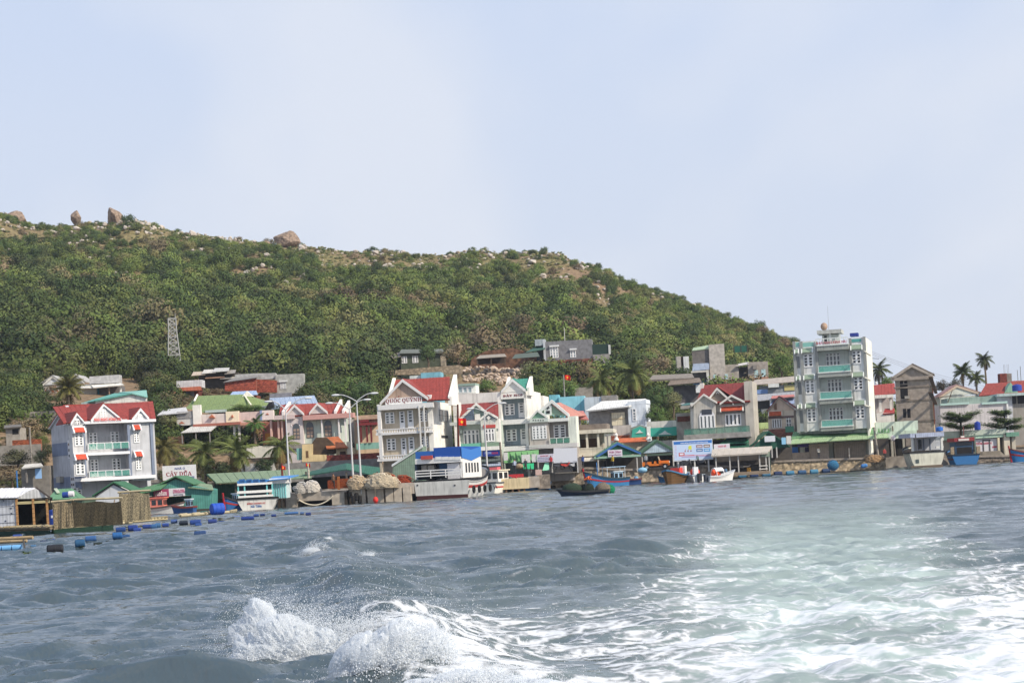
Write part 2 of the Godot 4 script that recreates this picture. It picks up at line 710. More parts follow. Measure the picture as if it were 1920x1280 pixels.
func make_terrain() -> void:
	make_ridge()
	var b := mb()
	b.colored = true
	var zs: Array = []
	var d := 190.0
	while d < 900.0:
		zs.append(-d)
		d += 3.0 if d < 330.0 else 6.0 if d < 660.0 else 30.0
	var xs: Array = []
	var x := -400.0
	while x <= 420.0:
		xs.append(x)
		x += 20.0 if absf(x) >= 220.0 else 4.0
	var ys := PackedFloat32Array()
	for z in zs:
		for xx in xs:
			ys.append(land(xx, z))
	var k := xs.size()
	var v := PackedVector3Array()
	var c := PackedColorArray()
	var ind := PackedInt32Array()
	for j in zs.size():
		for i in k:
			v.append(Vector3(xs[i], ys[j * k + i], zs[j]))
			var grassy := clampf(tn.get_noise_2d(xs[i] * 1.7 + 300.0, zs[j] * 1.7) * 1.6 + 0.5, 0.0, 1.0)
			var col := Color(0.38, 0.27, 0.17).lerp(Color(0.33, 0.29, 0.13), grassy * clampf((-zs[j] - 350.0) / 80.0, 0.0, 1.0))
			if -zs[j] < shore(xs[i]) + 30.0:
				col = Color(0.26, 0.235, 0.20)
			c.append(col)
	for j in zs.size() - 1:
		for i in k - 1:
			var a := j * k + i
			ind.append_array([a, a + k, a + 1, a + 1, a + k, a + k + 1])
	var nn := PackedVector3Array()
	for j in zs.size():
		for i in k:
			var l: int = maxi(i - 1, 0)
			var r: int = mini(i + 1, k - 1)
			var f: int = maxi(j - 1, 0)
			var g: int = mini(j + 1, zs.size() - 1)
			var dx: float = (ys[j * k + r] - ys[j * k + l]) / (xs[r] - xs[l])
			var dz: float = (ys[g * k + i] - ys[f * k + i]) / (zs[g] - zs[f])
			nn.append(Vector3(-dx, 1, -dz).normalized())
	var m := StandardMaterial3D.new()
	m.resource_name = "hillside_earth"
	m.vertex_color_use_as_albedo = true
	m.albedo_texture = texs["soil"]
	m.uv1_triplanar = true
	m.uv1_world_triplanar = true
	m.uv1_scale = Vector3(0.05, 0.05, 0.05)
	m.roughness = 1.0
	m.metallic_specular = 0.2
	kind(put_mesh("hillside_terrain", indexed(v, nn, ind, c), m, self), "structure").set_meta("label", "dry earth hillside rising behind the waterfront village")

func indexed(v: PackedVector3Array, n: PackedVector3Array, ind: PackedInt32Array, c := PackedColorArray(), uv := PackedVector2Array()) -> ArrayMesh:
	var a := []
	a.resize(Mesh.ARRAY_MAX)
	a[Mesh.ARRAY_VERTEX] = v
	a[Mesh.ARRAY_NORMAL] = n
	a[Mesh.ARRAY_INDEX] = ind
	if c.size():
		a[Mesh.ARRAY_COLOR] = c
	if uv.size():
		a[Mesh.ARRAY_TEX_UV] = uv
	var m := ArrayMesh.new()
	m.add_surface_from_arrays(Mesh.PRIMITIVE_TRIANGLES, a)
	return m

# ---------------------------------------------------------------- leaves
# a bush or crown: clumps of small leaf-sized faces spread through a dome; size 1 across
func leaf_mass(sd: int, clumps: int, each: int, leaf: float, flat := 0.75, hollow := 0.55, tone := 0.35) -> ArrayMesh:
	var r := RandomNumberGenerator.new()
	r.seed = sd
	var v := PackedVector3Array()
	var n := PackedVector3Array()
	var c := PackedColorArray()
	for i in clumps:
		var dir := Vector3(r.randfn(), r.randfn() * 0.8 + 0.35, r.randfn()).normalized()
		var rad := lerpf(hollow, 1.0, sqrt(r.randf())) * r.randf_range(0.75, 1.1)
		var o := dir * rad * 0.40
		o.y = o.y * flat * 1.1 + 0.28 * flat
		var cr := r.randf_range(0.12, 0.21)
		var t := 1.0 + r.randf_range(-tone, tone)
		var warm := r.randf_range(-0.12, 0.12)
		for k in each:
			var e := Vector3(r.randfn(), r.randfn(), r.randfn()).normalized() * cr * pow(r.randf(), 0.33)
			var p := o + e * Vector3(1, 0.8, 1)
			if p.y < 0.01:
				p.y = r.randf() * 0.15
			var nn := ((p - Vector3(0, 0.1, 0)).normalized() * 0.75 + (e.normalized() if e.length() > 0.001 else dir) * 0.75 + Vector3(r.randfn(), r.randfn(), r.randfn()) * 0.12).normalized()
			# leaves lie roughly along the surface of their clump
			var u := (Vector3(r.randfn(), r.randfn(), r.randfn()).cross(nn) + nn * r.randfn() * 0.35).normalized()
			var w := nn.cross(u).normalized()
			var s := leaf * r.randf_range(0.6, 1.3)
			var tt := t * r.randf_range(0.9, 1.1)
			var col := Color(clampf(tt * (1.0 + warm), 0, 2), clampf(tt, 0, 2), clampf(tt * (1.0 - warm), 0, 2))
			var w1 := w * s * (0.5 if u.cross(w).dot(nn) > 0.0 else -0.5)
			for q4 in [p - u * s, p + w1, p + u * s, p - u * s, p + u * s, p - w1]:
				v.append(q4)
				n.append(nn)
				c.append(col)
	var a := []
	a.resize(Mesh.ARRAY_MAX)
	a[Mesh.ARRAY_VERTEX] = v
	a[Mesh.ARRAY_NORMAL] = n
	a[Mesh.ARRAY_COLOR] = c
	var m := ArrayMesh.new()
	m.add_surface_from_arrays(Mesh.PRIMITIVE_TRIANGLES, a)
	return m

func leaf_mat(c: Color) -> StandardMaterial3D:
	var key := "leaf" + c.to_html()
	if mats.has(key):
		return mats[key]
	var m := StandardMaterial3D.new()
	m.resource_name = "leaves"
	m.vertex_color_use_as_albedo = true
	m.albedo_color = c.linear_to_srgb()
	m.roughness = 0.7
	m.metallic_specular = 0.3
	m.backlight_enabled = true
	m.backlight = Color(0.35, 0.35, 0.35)
	mats[key] = m
	return m

func scatter(called: String, label: String, m: Mesh, material: Material, xf: Array, cols: Array) -> void:
	if xf.is_empty():
		return
	var mm := MultiMesh.new()
	mm.transform_format = MultiMesh.TRANSFORM_3D
	mm.use_colors = cols.size() > 0
	mm.mesh = m
	mm.instance_count = xf.size()
	for i in xf.size():
		mm.set_instance_transform(i, xf[i])
		if cols.size():
			mm.set_instance_color(i, cols[i])
	var o := MultiMeshInstance3D.new()
	o.name = called
	o.multimesh = mm
	o.material_override = material
	named(o, self)
	kind(o, "stuff")
	o.set_meta("label", label)

func rock_mesh(sd: int, squash := 0.75, k := 18, rows := 11) -> ArrayMesh:
	var r := RandomNumberGenerator.new()
	r.seed = sd * 13 + 1
	var cuts: Array = []
	for i in 13:
		cuts.append([Vector3(r.randfn(), r.randfn() * 0.8 + 0.15, r.randfn()).normalized(), r.randf_range(0.26, 0.44)])
	var n := FastNoiseLite.new()
	n.seed = sd
	n.frequency = 2.2
	var b := mb()
	b.ball(Vector3.ZERO, Vector3.ONE * 0.5, k, rows)
	for i in b.v.size():
		var p := b.v[i]
		var f := 1.0 + 0.10 * n.get_noise_3dv(p * 3.0)
		for c in cuts:
			var t: float = c[0].dot(p)
			if t > c[1]:
				f = minf(f, c[1] / t + 0.05 * n.get_noise_3dv(p * 4.0))
		b.v[i] = Vector3(p.x * f, p.y * f * squash, p.z * f)
	for i in range(0, b.v.size(), 3):
		var nn := (b.v[i + 2] - b.v[i]).cross(b.v[i + 1] - b.v[i]).normalized()
		if nn.dot(b.v[i]) < 0:
			nn = -nn
		for j in 3:
			b.n[i + j] = nn
	return b.mesh()

const CLEAR := [[60, 150, 700, 748], [150, 280, 692, 762], [320, 386, 700, 745], [352, 455, 684, 714], [415, 575, 694, 742], [715, 870, 650, 706], [868, 1004, 658, 712],
	[1000, 1150, 628, 694], [1290, 1445, 640, 730], [340, 520, 728, 772], [770, 830, 694, 716], [1025, 1100, 736, 765], [1090, 1220, 735, 800], [1440, 1500, 700, 745], [700, 1010, 702, 760], [1055, 1125, 570, 640]]

func blocked(p: Vector3) -> bool:       # keep scrub off the plots of the houses on the slope
	var l := cam_basis.inverse() * (p - Vector3(0, EYE, 0))
	var px := 960.0 + l.x / -l.z * FOCAL
	var py := HORIZON - l.y / -l.z * FOCAL
	if -p.z < 450.0:
		for c in CLEAR:
			if px > c[0] - 4 and px < c[1] + 4 and py > c[2] and py < c[3] + 26 and -p.z < 400.0:
				return true
	return false

func make_hill_cover() -> void:
	var forms: Array = []
	for i in 5:
		forms.append(leaf_mass(100 + i, 30, 44, 0.034, [0.8, 0.7, 0.95, 0.75, 0.6][i], 0.62, 0.25))
	var hues := [Color(0.128, 0.178, 0.040), Color(0.185, 0.218, 0.055), Color(0.058, 0.090, 0.026), Color(0.215, 0.195, 0.078), Color(0.22, 0.16, 0.095)]
	var xf: Array = [[], [], [], [], []]
	var cols: Array = [[], [], [], [], []]
	var pn := FastNoiseLite.new()
	pn.seed = 77
	pn.frequency = 0.022
	pn.fractal_octaves = 3
	var n := 0
	var tries := 0
	while n < 13500 and tries < 60000:
		tries += 1
		var d := rng.randf_range(262.0, 640.0)
		var x := rng.randf_range(-0.32, 0.23) * d
		var z := -d
		if d < shore(x) + 34.0:
			continue
		var y := land(x, z)
		if y < 5.0 and x > 30.0:
			continue
		var up := clampf((d - 400.0) / 190.0, 0.0, 1.0)
		var patch := pn.get_noise_2d(x, z)
		# the upper slope has clearings of dry grass and stones
		var open := clampf((patch - lerpf(0.34, -0.42, up) - 0.12 * clampf((-x - 60.0) / 60.0, 0.0, 1.0)) * 4.0, 0.0, 1.0)
		for c in [[-22.0, 532.0, 26.0, 34.0], [-132.0, 556.0, 30.0, 30.0], [-60.0, 575.0, 30.0, 16.0], [10.0, 560.0, 18.0, 22.0]]:
			open = maxf(open, 1.15 * gauss(Vector2((x - c[0]) / c[2], (d - c[1]) / c[3]).length()) * (0.75 + patch))
		if x > 30.0:
			open *= 0.35
		if rng.randf() < open * 0.86:
			continue
		if d < 400.0 and blocked(Vector3(x, y + 1.5, z)):
			continue
		var s := lerpf(8.2, 3.3, up) * (0.45 + 0.85 * pow(rng.randf(), 1.3))
		if rng.randf() < 0.10:
			s *= 1.3
		if d < 330.0:
			s = minf(s, 5.5)
		if d > 575.0:
			s = minf(s, 3.4)
		var t := Transform3D(Basis(Vector3.UP, rng.randf() * TAU).scaled(Vector3(s, s * rng.randf_range(0.75, 1.15), s)), Vector3(x, y - 0.25, z))
		var f := rng.randi() % 5
		xf[f].append(t)
		var pick := rng.randf() + patch * 0.5
		var hue: Color
		if pick < 0.30:
			hue = hues[2]
		elif pick < 0.62:
			hue = hues[0]
		elif pick < 0.84:
			hue = hues[1]
		elif pick < 0.97:
			hue = hues[3]
		else:
			hue = hues[4]
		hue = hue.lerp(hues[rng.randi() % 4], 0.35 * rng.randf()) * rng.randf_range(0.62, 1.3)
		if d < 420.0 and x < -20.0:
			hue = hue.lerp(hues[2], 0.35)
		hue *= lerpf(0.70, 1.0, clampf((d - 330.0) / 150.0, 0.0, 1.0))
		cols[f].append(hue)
		n += 1
	# weeds and low bushes on the bare plots between the houses
	for g in [[-20, 84, 216, 262, 130], [286, 345, 222, 262, 70], [345, 545, 232, 250, 120], [0, 130, 262, 300, 60], [290, 560, 288, 322, 110], [560, 720, 262, 330, 150], [880, 1290, 268, 330, 210], [1290, 1500, 300, 345, 60]]:
		for i in g[4]:
			var w := at(rng.randf_range(g[0], g[1]), 800, rng.randf_range(g[2], g[3]))
			var s := rng.randf_range(1.0, 2.7)
			var f := rng.randi() % 5
			xf[f].append(Transform3D(Basis(Vector3.UP, rng.randf() * TAU).scaled(Vector3(s, s * 0.8, s)), Vector3(w.x, land(w.x, w.z) - 0.15, w.z)))
			cols[f].append(hues[rng.randi() % 5].lerp(Color(0.2, 0.16, 0.1), rng.randf() * 0.6) * rng.randf_range(0.6, 1.0))
	for f in 5:
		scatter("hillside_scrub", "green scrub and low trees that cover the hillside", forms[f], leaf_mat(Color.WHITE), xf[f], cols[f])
	# dry grass tufts on the clearings
	var tuft := leaf_mass(300, 10, 8, 0.13, 0.5, 0.3)
	var tx: Array = []
	var tc: Array = []
	for i in 14000:
		var d := rng.randf_range(380.0, 612.0)
		var x := rng.randf_range(-0.32, 0.17) * d
		if rng.randf() > 1.3 * gauss(Vector2((x + 22.0) / 30.0, (d - 532.0) / 40.0).length()) and pn.get_noise_2d(x, -d) < lerpf(0.2, -0.5, clampf((d - 400.0) / 190.0, 0.0, 1.0)):
			continue
		var s := rng.randf_range(0.9, 2.2)
		tx.append(Transform3D(Basis(Vector3.UP, rng.randf() * TAU).scaled(Vector3(s, s * 0.8, s)), Vector3(x, land(x, -d) - 0.1, -d)))
		tc.append(Color(0.32, 0.28, 0.13).lerp(Color(0.20, 0.23, 0.08), rng.randf()) * rng.randf_range(0.8, 1.2))
	scatter("dry_grass", "dry yellow green grass on the clearings of the hill", tuft, leaf_mat(Color.WHITE), tx, tc)
	# loose stones
	var rocks: Array = [rock_mesh(1), rock_mesh(2, 0.6), rock_mesh(3, 0.9)]
	var rx: Array = [[], [], []]
	var rc: Array = [[], [], []]
	for i in 3200:
		var d := rng.randf_range(440.0, 605.0)
		var x := rng.randf_range(-0.31, 0.10) * d
		var p := pn.get_noise_2d(x, -d)
		if p < lerpf(0.22, -0.35, clampf((d - 400.0) / 190.0, 0.0, 1.0)) and rng.randf() > 0.10:
			continue
		if x > -60.0 and rng.randf() < 0.45:
			continue
		var s := rng.randf_range(0.5, 1.5) * (1.7 if rng.randf() < 0.12 else 1.0)
		var f := rng.randi() % 3
		rx[f].append(Transform3D(Basis(Vector3.UP, rng.randf() * TAU).scaled(Vector3(s, s, s)), Vector3(x, land(x, -d) + s * 0.3, -d)))
		rc[f].append(Color(0.50, 0.44, 0.38) * rng.randf_range(0.75, 1.1))
	# rubble around the terrace and the bare scar above the grey house
	for g in [[868, 1000, 668, 706, 375.0, 240], [1060, 1110, 575, 632, 432.0, 150], [1130, 1160, 640, 690, 384.0, 60], [1362, 1420, 650, 684, 352.0, 90], [1180, 1300, 668, 700, 352.0, 70], [1540, 1575, 650, 690, 330.0, 20]]:
		for i in g[5]:
			var w := at(rng.randf_range(g[0], g[1]), rng.randf_range(g[2], g[3]), g[4] + rng.randf_range(-8, 8))
			var s := rng.randf_range(0.35, 1.2)
			var f := rng.randi() % 3
			rx[f].append(Transform3D(Basis(Vector3.UP, rng.randf() * TAU).scaled(Vector3(s, s, s)), Vector3(w.x, land(w.x, w.z) + s * 0.35, w.z)))
			rc[f].append(Color(0.46, 0.36, 0.28) * rng.randf_range(0.7, 1.1))
	var rm := StandardMaterial3D.new()
	rm.resource_name = "stone"
	rm.vertex_color_use_as_albedo = true
	rm.roughness = 0.95
	for f in 3:
		scatter("scattered_stones", "pale stones lying on the hillside", rocks[f], rm, rx[f], rc[f])
	# the boulders on the skyline
	var bl := [["tall pale granite boulder on the crest of the hill", 215, 406, 44, 44, 0.95, 11], ["small pointed brown boulder on the skyline, next to the tall pale one", 143, 408, 27, 34, 1.0, 12],
		["broad brown boulder on the skyline above the middle of the slope", 536, 449, 60, 36, 0.62, 13], ["low boulder half hidden by scrub at the end of the crest", 22, 410, 60, 30, 0.5, 14],
		["rounded stone just below the broad skyline boulder", 500, 458, 18, 14, 0.8, 15], ["pale split boulder in the middle of the scrub slope", 421, 535, 16, 18, 1.0, 16]]
	for r in bl:
		var d: float = 596.0 if r[2] < 470 else 500.0
		var w := at(r[1], r[2], d)
		var s: float = r[3] / FOCAL * d
		var hgt: float = r[4] / FOCAL * d
		var o := put_mesh("boulder", rock_mesh(r[6], 1.0, 40, 26), so("b09a88"), self)
		o.position = w
		o.scale = Vector3(s, hgt, s * 0.8)
		o.rotation_degrees.y = r[6] * 40.0
		tag(o, r[0], "boulder", "boulders on the hill")

# ================================================================ sea
var waves: Array = []

func make_waves() -> void:
	var r := RandomNumberGenerator.new()
	r.seed = 19
	for i in 26:
		var lam := 0.42 * pow(1.112, i) * r.randf_range(0.9, 1.1)
		var dir := deg_to_rad(r.randfn(-12.0, 19.0))
		var k := TAU / lam
		waves.append([sin(dir) * k, cos(dir) * k, lam * lerpf(0.0340, 0.0066, clampf((lam - 1.0) / 2.6, 0.0, 1.0)) * r.randf_range(0.6, 1.25), r.randf() * TAU, lam])
	wn.seed = 5
	wn.frequency = 0.05

var wn := FastNoiseLite.new()

func wake_x(d: float) -> float:      # middle line of the wake
	return 1.0 + 0.135 * d + 0.00012 * d * d

func arm_x(d: float) -> float:       # crest of the bow wave that runs out to the left
	return 1.55 - 0.125 * d + 0.00003 * d * d

func gauss(t: float) -> float:
	return exp(-t * t)

func swell(x: float, d: float) -> float:
	var y := 0.0
	var a := x - arm_x(d)
	# the breaking bow wave: a steep ridge that grows and dies along its length
	var amp := 0.50 * gauss((d - 31.0) / 7.0) + 0.34 * gauss((d - 47.0) / 7.0) + 0.45 * gauss((d - 74.0) / 9.0) + 0.2 * gauss((d - 58.0) / 7.0)
	y += amp * (gauss((a - 0.15) / (0.75 if a < 0.15 else 1.5)) - 0.35 * gauss((a - 2.6) / 1.6))
	# rollers between the arm and the wake
	var inside := clampf((x - arm_x(d)) / 3.0, 0.0, 1.0) * clampf((wake_x(d) - x) / 3.0, 0.0, 1.0)
	y += inside * 0.16 * sin((d - 0.55 * x) * 0.78 + 0.6 * sin(x * 0.35)) * clampf((95.0 - d) / 30.0, 0.0, 1.0)
	# the churned middle
	var u := (x - wake_x(d)) / (1.9 + 0.02 * d)
	y += gauss(u) * 0.06 * wn.get_noise_2d(x * 16.0, d * 16.0) * clampf((110.0 - d) / 60.0, 0.0, 1.0) * 3.0
	return y

func sea_height(x: float, d: float, least: float) -> float:
	var y := 0.0
	var m := 0.75 + 0.8 * wn.get_noise_2d(x, d)
	var wx := x + 0.9 * wn.get_noise_2d(d * 2.2, x * 2.2 + 50.0)
	var calm := 1.0
	if d < 165.0:
		var u := (x - wake_x(d)) / (2.3 + 0.045 * d)
		calm = 1.0 - 0.7 * gauss(u) * clampf((165.0 - d) / 60.0, 0.0, 1.0)
	for w in waves:
		if w[4] < least:
			continue
		var s: float = sin(w[0] * wx + w[1] * d + w[3])
		y += w[2] * (s + 0.35 * (s * s - 0.5))
	y *= m * calm * (1.0 - 0.3 * clampf((d - 90.0) / 100.0, 0.0, 1.0))
	if d < 112.0:
		y += swell(x, d)
	return y

func sea_patch(x0: float, x1: float, d0: float, d1: float, sx: float, sd: float, least: float, outer := 0.0) -> Array:
	var nx := int(round((x1 - x0) / sx)) + 1
	var nd := int(round((d1 - d0) / sd)) + 1
	var ys := PackedFloat32Array()
	ys.resize(nx * nd)
	for j in nd:
		var d := d0 + j * sd
		for i in nx:
			var x := x0 + i * sx
			var y := sea_height(x, d, least)
			var e := minf(minf(x - x0, x1 - x) / 4.0, (d1 - d) / 8.0)
			if outer > least and e < 1.0:      # the finest ripples die away where a coarser sheet takes over
				y = lerpf(sea_height(x, d, outer), y, maxf(e, 0.0))
			ys[j * nx + i] = y
	return [x0, d0, sx, sd, nx, nd, ys]

func patch_mesh(p: Array, lift := 0.0, uv_box := Rect2()) -> ArrayMesh:
	var nx: int = p[4]
	var nd: int = p[5]
	var ys: PackedFloat32Array = p[6]
	var i0 := 0
	var i1 := nx - 1
	var j0 := 0
	var j1 := nd - 1
	if uv_box.size.x > 0.0:
		i0 = clampi(int((uv_box.position.x - p[0]) / p[2]), 0, nx - 1)
		i1 = clampi(int((uv_box.end.x - p[0]) / p[2]), 0, nx - 1)
		j0 = clampi(int((uv_box.position.y - p[1]) / p[3]), 0, nd - 1)
		j1 = clampi(int((uv_box.end.y - p[1]) / p[3]), 0, nd - 1)
	var v := PackedVector3Array()
	var n := PackedVector3Array()
	var uv := PackedVector2Array()
	var ind := PackedInt32Array()
	var kx := i1 - i0 + 1
	for j in range(j0, j1 + 1):
		var d: float = p[1] + j * p[3]
		for i in range(i0, i1 + 1):
			var x: float = p[0] + i * p[2]
			var at_ := j * nx + i
			v.append(Vector3(x, ys[at_] + lift, -d))
			var dx: float = (ys[j * nx + mini(i + 1, nx - 1)] - ys[j * nx + maxi(i - 1, 0)]) / (2.0 * p[2])
			var dz: float = -(ys[mini(j + 1, nd - 1) * nx + i] - ys[maxi(j - 1, 0) * nx + i]) / (2.0 * p[3])
			n.append(Vector3(-dx, 1.0, -dz).normalized())
			if uv_box.size.x > 0.0:
				uv.append(Vector2((x - uv_box.position.x) / uv_box.size.x, (d - uv_box.position.y) / uv_box.size.y))
			else:
				uv.append(Vector2(x, d) / 9.0)
	for j in j1 - j0:
		for i in i1 - i0:
			var a := j * kx + i
			ind.append_array([a, a + kx, a + 1, a + 1, a + kx, a + kx + 1])
	return indexed(v, n, ind, PackedColorArray(), uv)

func water_mat() -> StandardMaterial3D:
	var m := StandardMaterial3D.new()
	m.resource_name = "sea_water"
	m.albedo_color = Color(0.048, 0.070, 0.080).linear_to_srgb()
	m.roughness = 0.10
	m.metallic_specular = 0.72
	var n := FastNoiseLite.new()
	n.seed = 8
	n.frequency = 0.011
	n.fractal_octaves = 5
	n.fractal_gain = 0.55
	var t := NoiseTexture2D.new()
	t.width = 1024
	t.height = 1024
	t.seamless = true
	t.noise = n
	t.as_normal_map = true
	t.bump_strength = 14.0
	m.normal_enabled = true
	m.normal_texture = t
	m.normal_scale = 0.3
	return m

func make_sea() -> void:
	make_waves()
	var near := sea_patch(-15.0, 19.0, 12.0, 60.0, 0.11, 0.13, 0.0, 0.6)
	var mid := sea_patch(-33.0, 41.0, 60.0, 118.0, 0.19, 0.25, 0.6, 1.35)
	var far_p := sea_patch(-110.0, 120.0, 118.0, 334.0, 0.45, 0.6, 1.35)
	var side_l := sea_patch(-60.0, -15.0, 12.0, 60.0, 0.25, 0.25, 0.6)
	var side_r := sea_patch(19.0, 60.0, 12.0, 60.0, 0.25, 0.25, 0.6)
	var side_l2 := sea_patch(-110.0, -33.0, 60.0, 118.0, 0.45, 0.5, 1.35)
	var side_r2 := sea_patch(41.0, 120.0, 60.0, 118.0, 0.45, 0.5, 1.35)
	var wm := water_mat()
	var sea := Node3D.new()
	sea.name = "sea"
	add_child(sea)
	kind(sea, "structure")
	sea.set_meta("label", "choppy blue grey sea in front of the village")
	for p in [near, mid, far_p, side_l, side_r, side_l2, side_r2]:
		put_mesh("water_surface", patch_mesh(p), wm, sea)
	var o := mb()
	for r in [[-2500.0, -110.0, 334.0, -600.0], [120.0, 2500.0, 334.0, -600.0], [-110.0, 120.0, 12.0, -600.0], [-110.0, -60.0, 60.0, 12.0], [60.0, 120.0, 60.0, 12.0], [-2500.0, 2500.0, 2500.0, 334.0]]:
		o.quad(Vector3(r[0], -0.02, -r[3]), Vector3(r[1], -0.02, -r[3]), Vector3(r[1], -0.02, -r[2]), Vector3(r[0], -0.02, -r[2]))
	put("water_surface", o, wm, sea)
	var foam := Node3D.new()
	foam.name = "wake_foam"
	add_child(foam)
	kind(foam, "stuff")
	foam.set_meta("label", "white foam and pale green churned water in the wake of the boat")
	var nb := Rect2(-9.0, 13.0, 22.0, 47.0)
	put_mesh("foam_sheet", patch_mesh(near, 0.012, nb), foam_mat(nb, FOAM_W, FOAM_H), foam)
	var fb := Rect2(-12.0, 60.0, 42.0, 57.5)
	put_mesh("foam_sheet", patch_mesh(mid, 0.012, fb), foam_mat(fb, FOAM_W / 2, FOAM_H / 2), foam)

const FOAM_W := 1536
const FOAM_H := 1280

func foam_mat(r: Rect2, w: int, h: int) -> StandardMaterial3D:
	var lace := FastNoiseLite.new()          # threads of foam
	lace.seed = 41
	lace.frequency = 2.1
	lace.fractal_type = FastNoiseLite.FRACTAL_RIDGED
	lace.fractal_octaves = 4
	lace.fractal_gain = 0.65
	lace.domain_warp_enabled = false
	var blot := FastNoiseLite.new()          # where the foam lies thick
	blot.seed = 43
	blot.frequency = 0.28
	blot.fractal_octaves = 4
	blot.fractal_gain = 0.6
	var grit := FastNoiseLite.new()          # bubbles
	grit.seed = 47
	grit.frequency = 5.0
	grit.fractal_octaves = 2
	var data := PackedByteArray()
	data.resize(w * h * 4)
	var k := 0
	for j in h:
		var d := r.position.y + r.size.y * (j + 0.5) / h
		var xc := wake_x(d)
		var hw := 2.0 + 0.026 * d
		var ax := arm_x(d)
		var fade := clampf((117.0 - d) / 58.0, 0.0, 1.0)
		var close := clampf((40.0 - d) / 14.0, 0.0, 1.0)
		var arm_amp := gauss((d - 30.0) / 5.5) + 0.55 * gauss((d - 75.0) / 4.0)
		for i in w:
			var x := r.position.x + r.size.x * (i + 0.5) / w
			var u := absf(x - xc) / hw
			var core := clampf((1.35 - u) / 0.9, 0.0, 1.0)
			core = core * core * (3.0 - 2.0 * core) * fade
			var edge := gauss((u - 1.05) / 0.45) * fade
			var inside := clampf((x - ax - 0.2) / 1.2, 0.0, 1.0) * clampf((xc + hw * 2.2 - x) / 2.0, 0.0, 1.0)
			var field := inside * clampf((58.0 - d) / 26.0, 0.0, 1.0)
			var right := clampf((x - xc) / hw, 0.0, 1.0) * clampf((72.0 - d) / 34.0, 0.0, 1.0)
			var need := 0.13 * core + 0.22 * edge + 0.24 * field + 0.11 * right + 0.24 * close * inside + 0.8 * arm_amp * gauss((x - ax - 0.5) / 0.9)
			if need < 0.02 and core < 0.02:
				data[k] = 255; data[k + 1] = 255; data[k + 2] = 255; data[k + 3] = 0
				k += 4
				continue
			var b := blot.get_noise_2d(x * 0.8, d * 0.7)
			var l := lace.get_noise_2d(x * 0.36 + b * 0.7, d * 0.8 + b * 0.45)
			var t := need * 1.05 + b * 0.52 - 0.50
			var f := clampf((l * 0.75 + t - 0.06 + 0.22 * grit.get_noise_2d(x * 0.7, d)) * 1.7, 0.0, 1.0)
			f = f * f * (3.0 - 2.0 * f) * clampf(need * 5.0, 0.0, 1.0)
			var green := core * (0.66 + 0.35 * b) + 0.22 * (field + edge) * clampf(0.6 + b, 0.0, 1.0)
			var alpha := clampf(maxf(f * 0.96, green), 0.0, 1.0)
			var mix_ := clampf(f / maxf(alpha, 0.01), 0.0, 1.0)
			data[k] = int(lerpf(164.0, 214.0, mix_))
			data[k + 1] = int(lerpf(180.0, 217.0, mix_))
			data[k + 2] = int(lerpf(177.0, 220.0, mix_))
			data[k + 3] = int(alpha * 255.0)
			k += 4
	var m := StandardMaterial3D.new()
	m.resource_name = "foam"
	m.albedo_texture = ImageTexture.create_from_image(Image.create_from_data(w, h, false, Image.FORMAT_RGBA8, data))
	m.transparency = BaseMaterial3D.TRANSPARENCY_ALPHA
	m.roughness = 0.55
	m.metallic_specular = 0.4
	m.texture_repeat = false
	return m

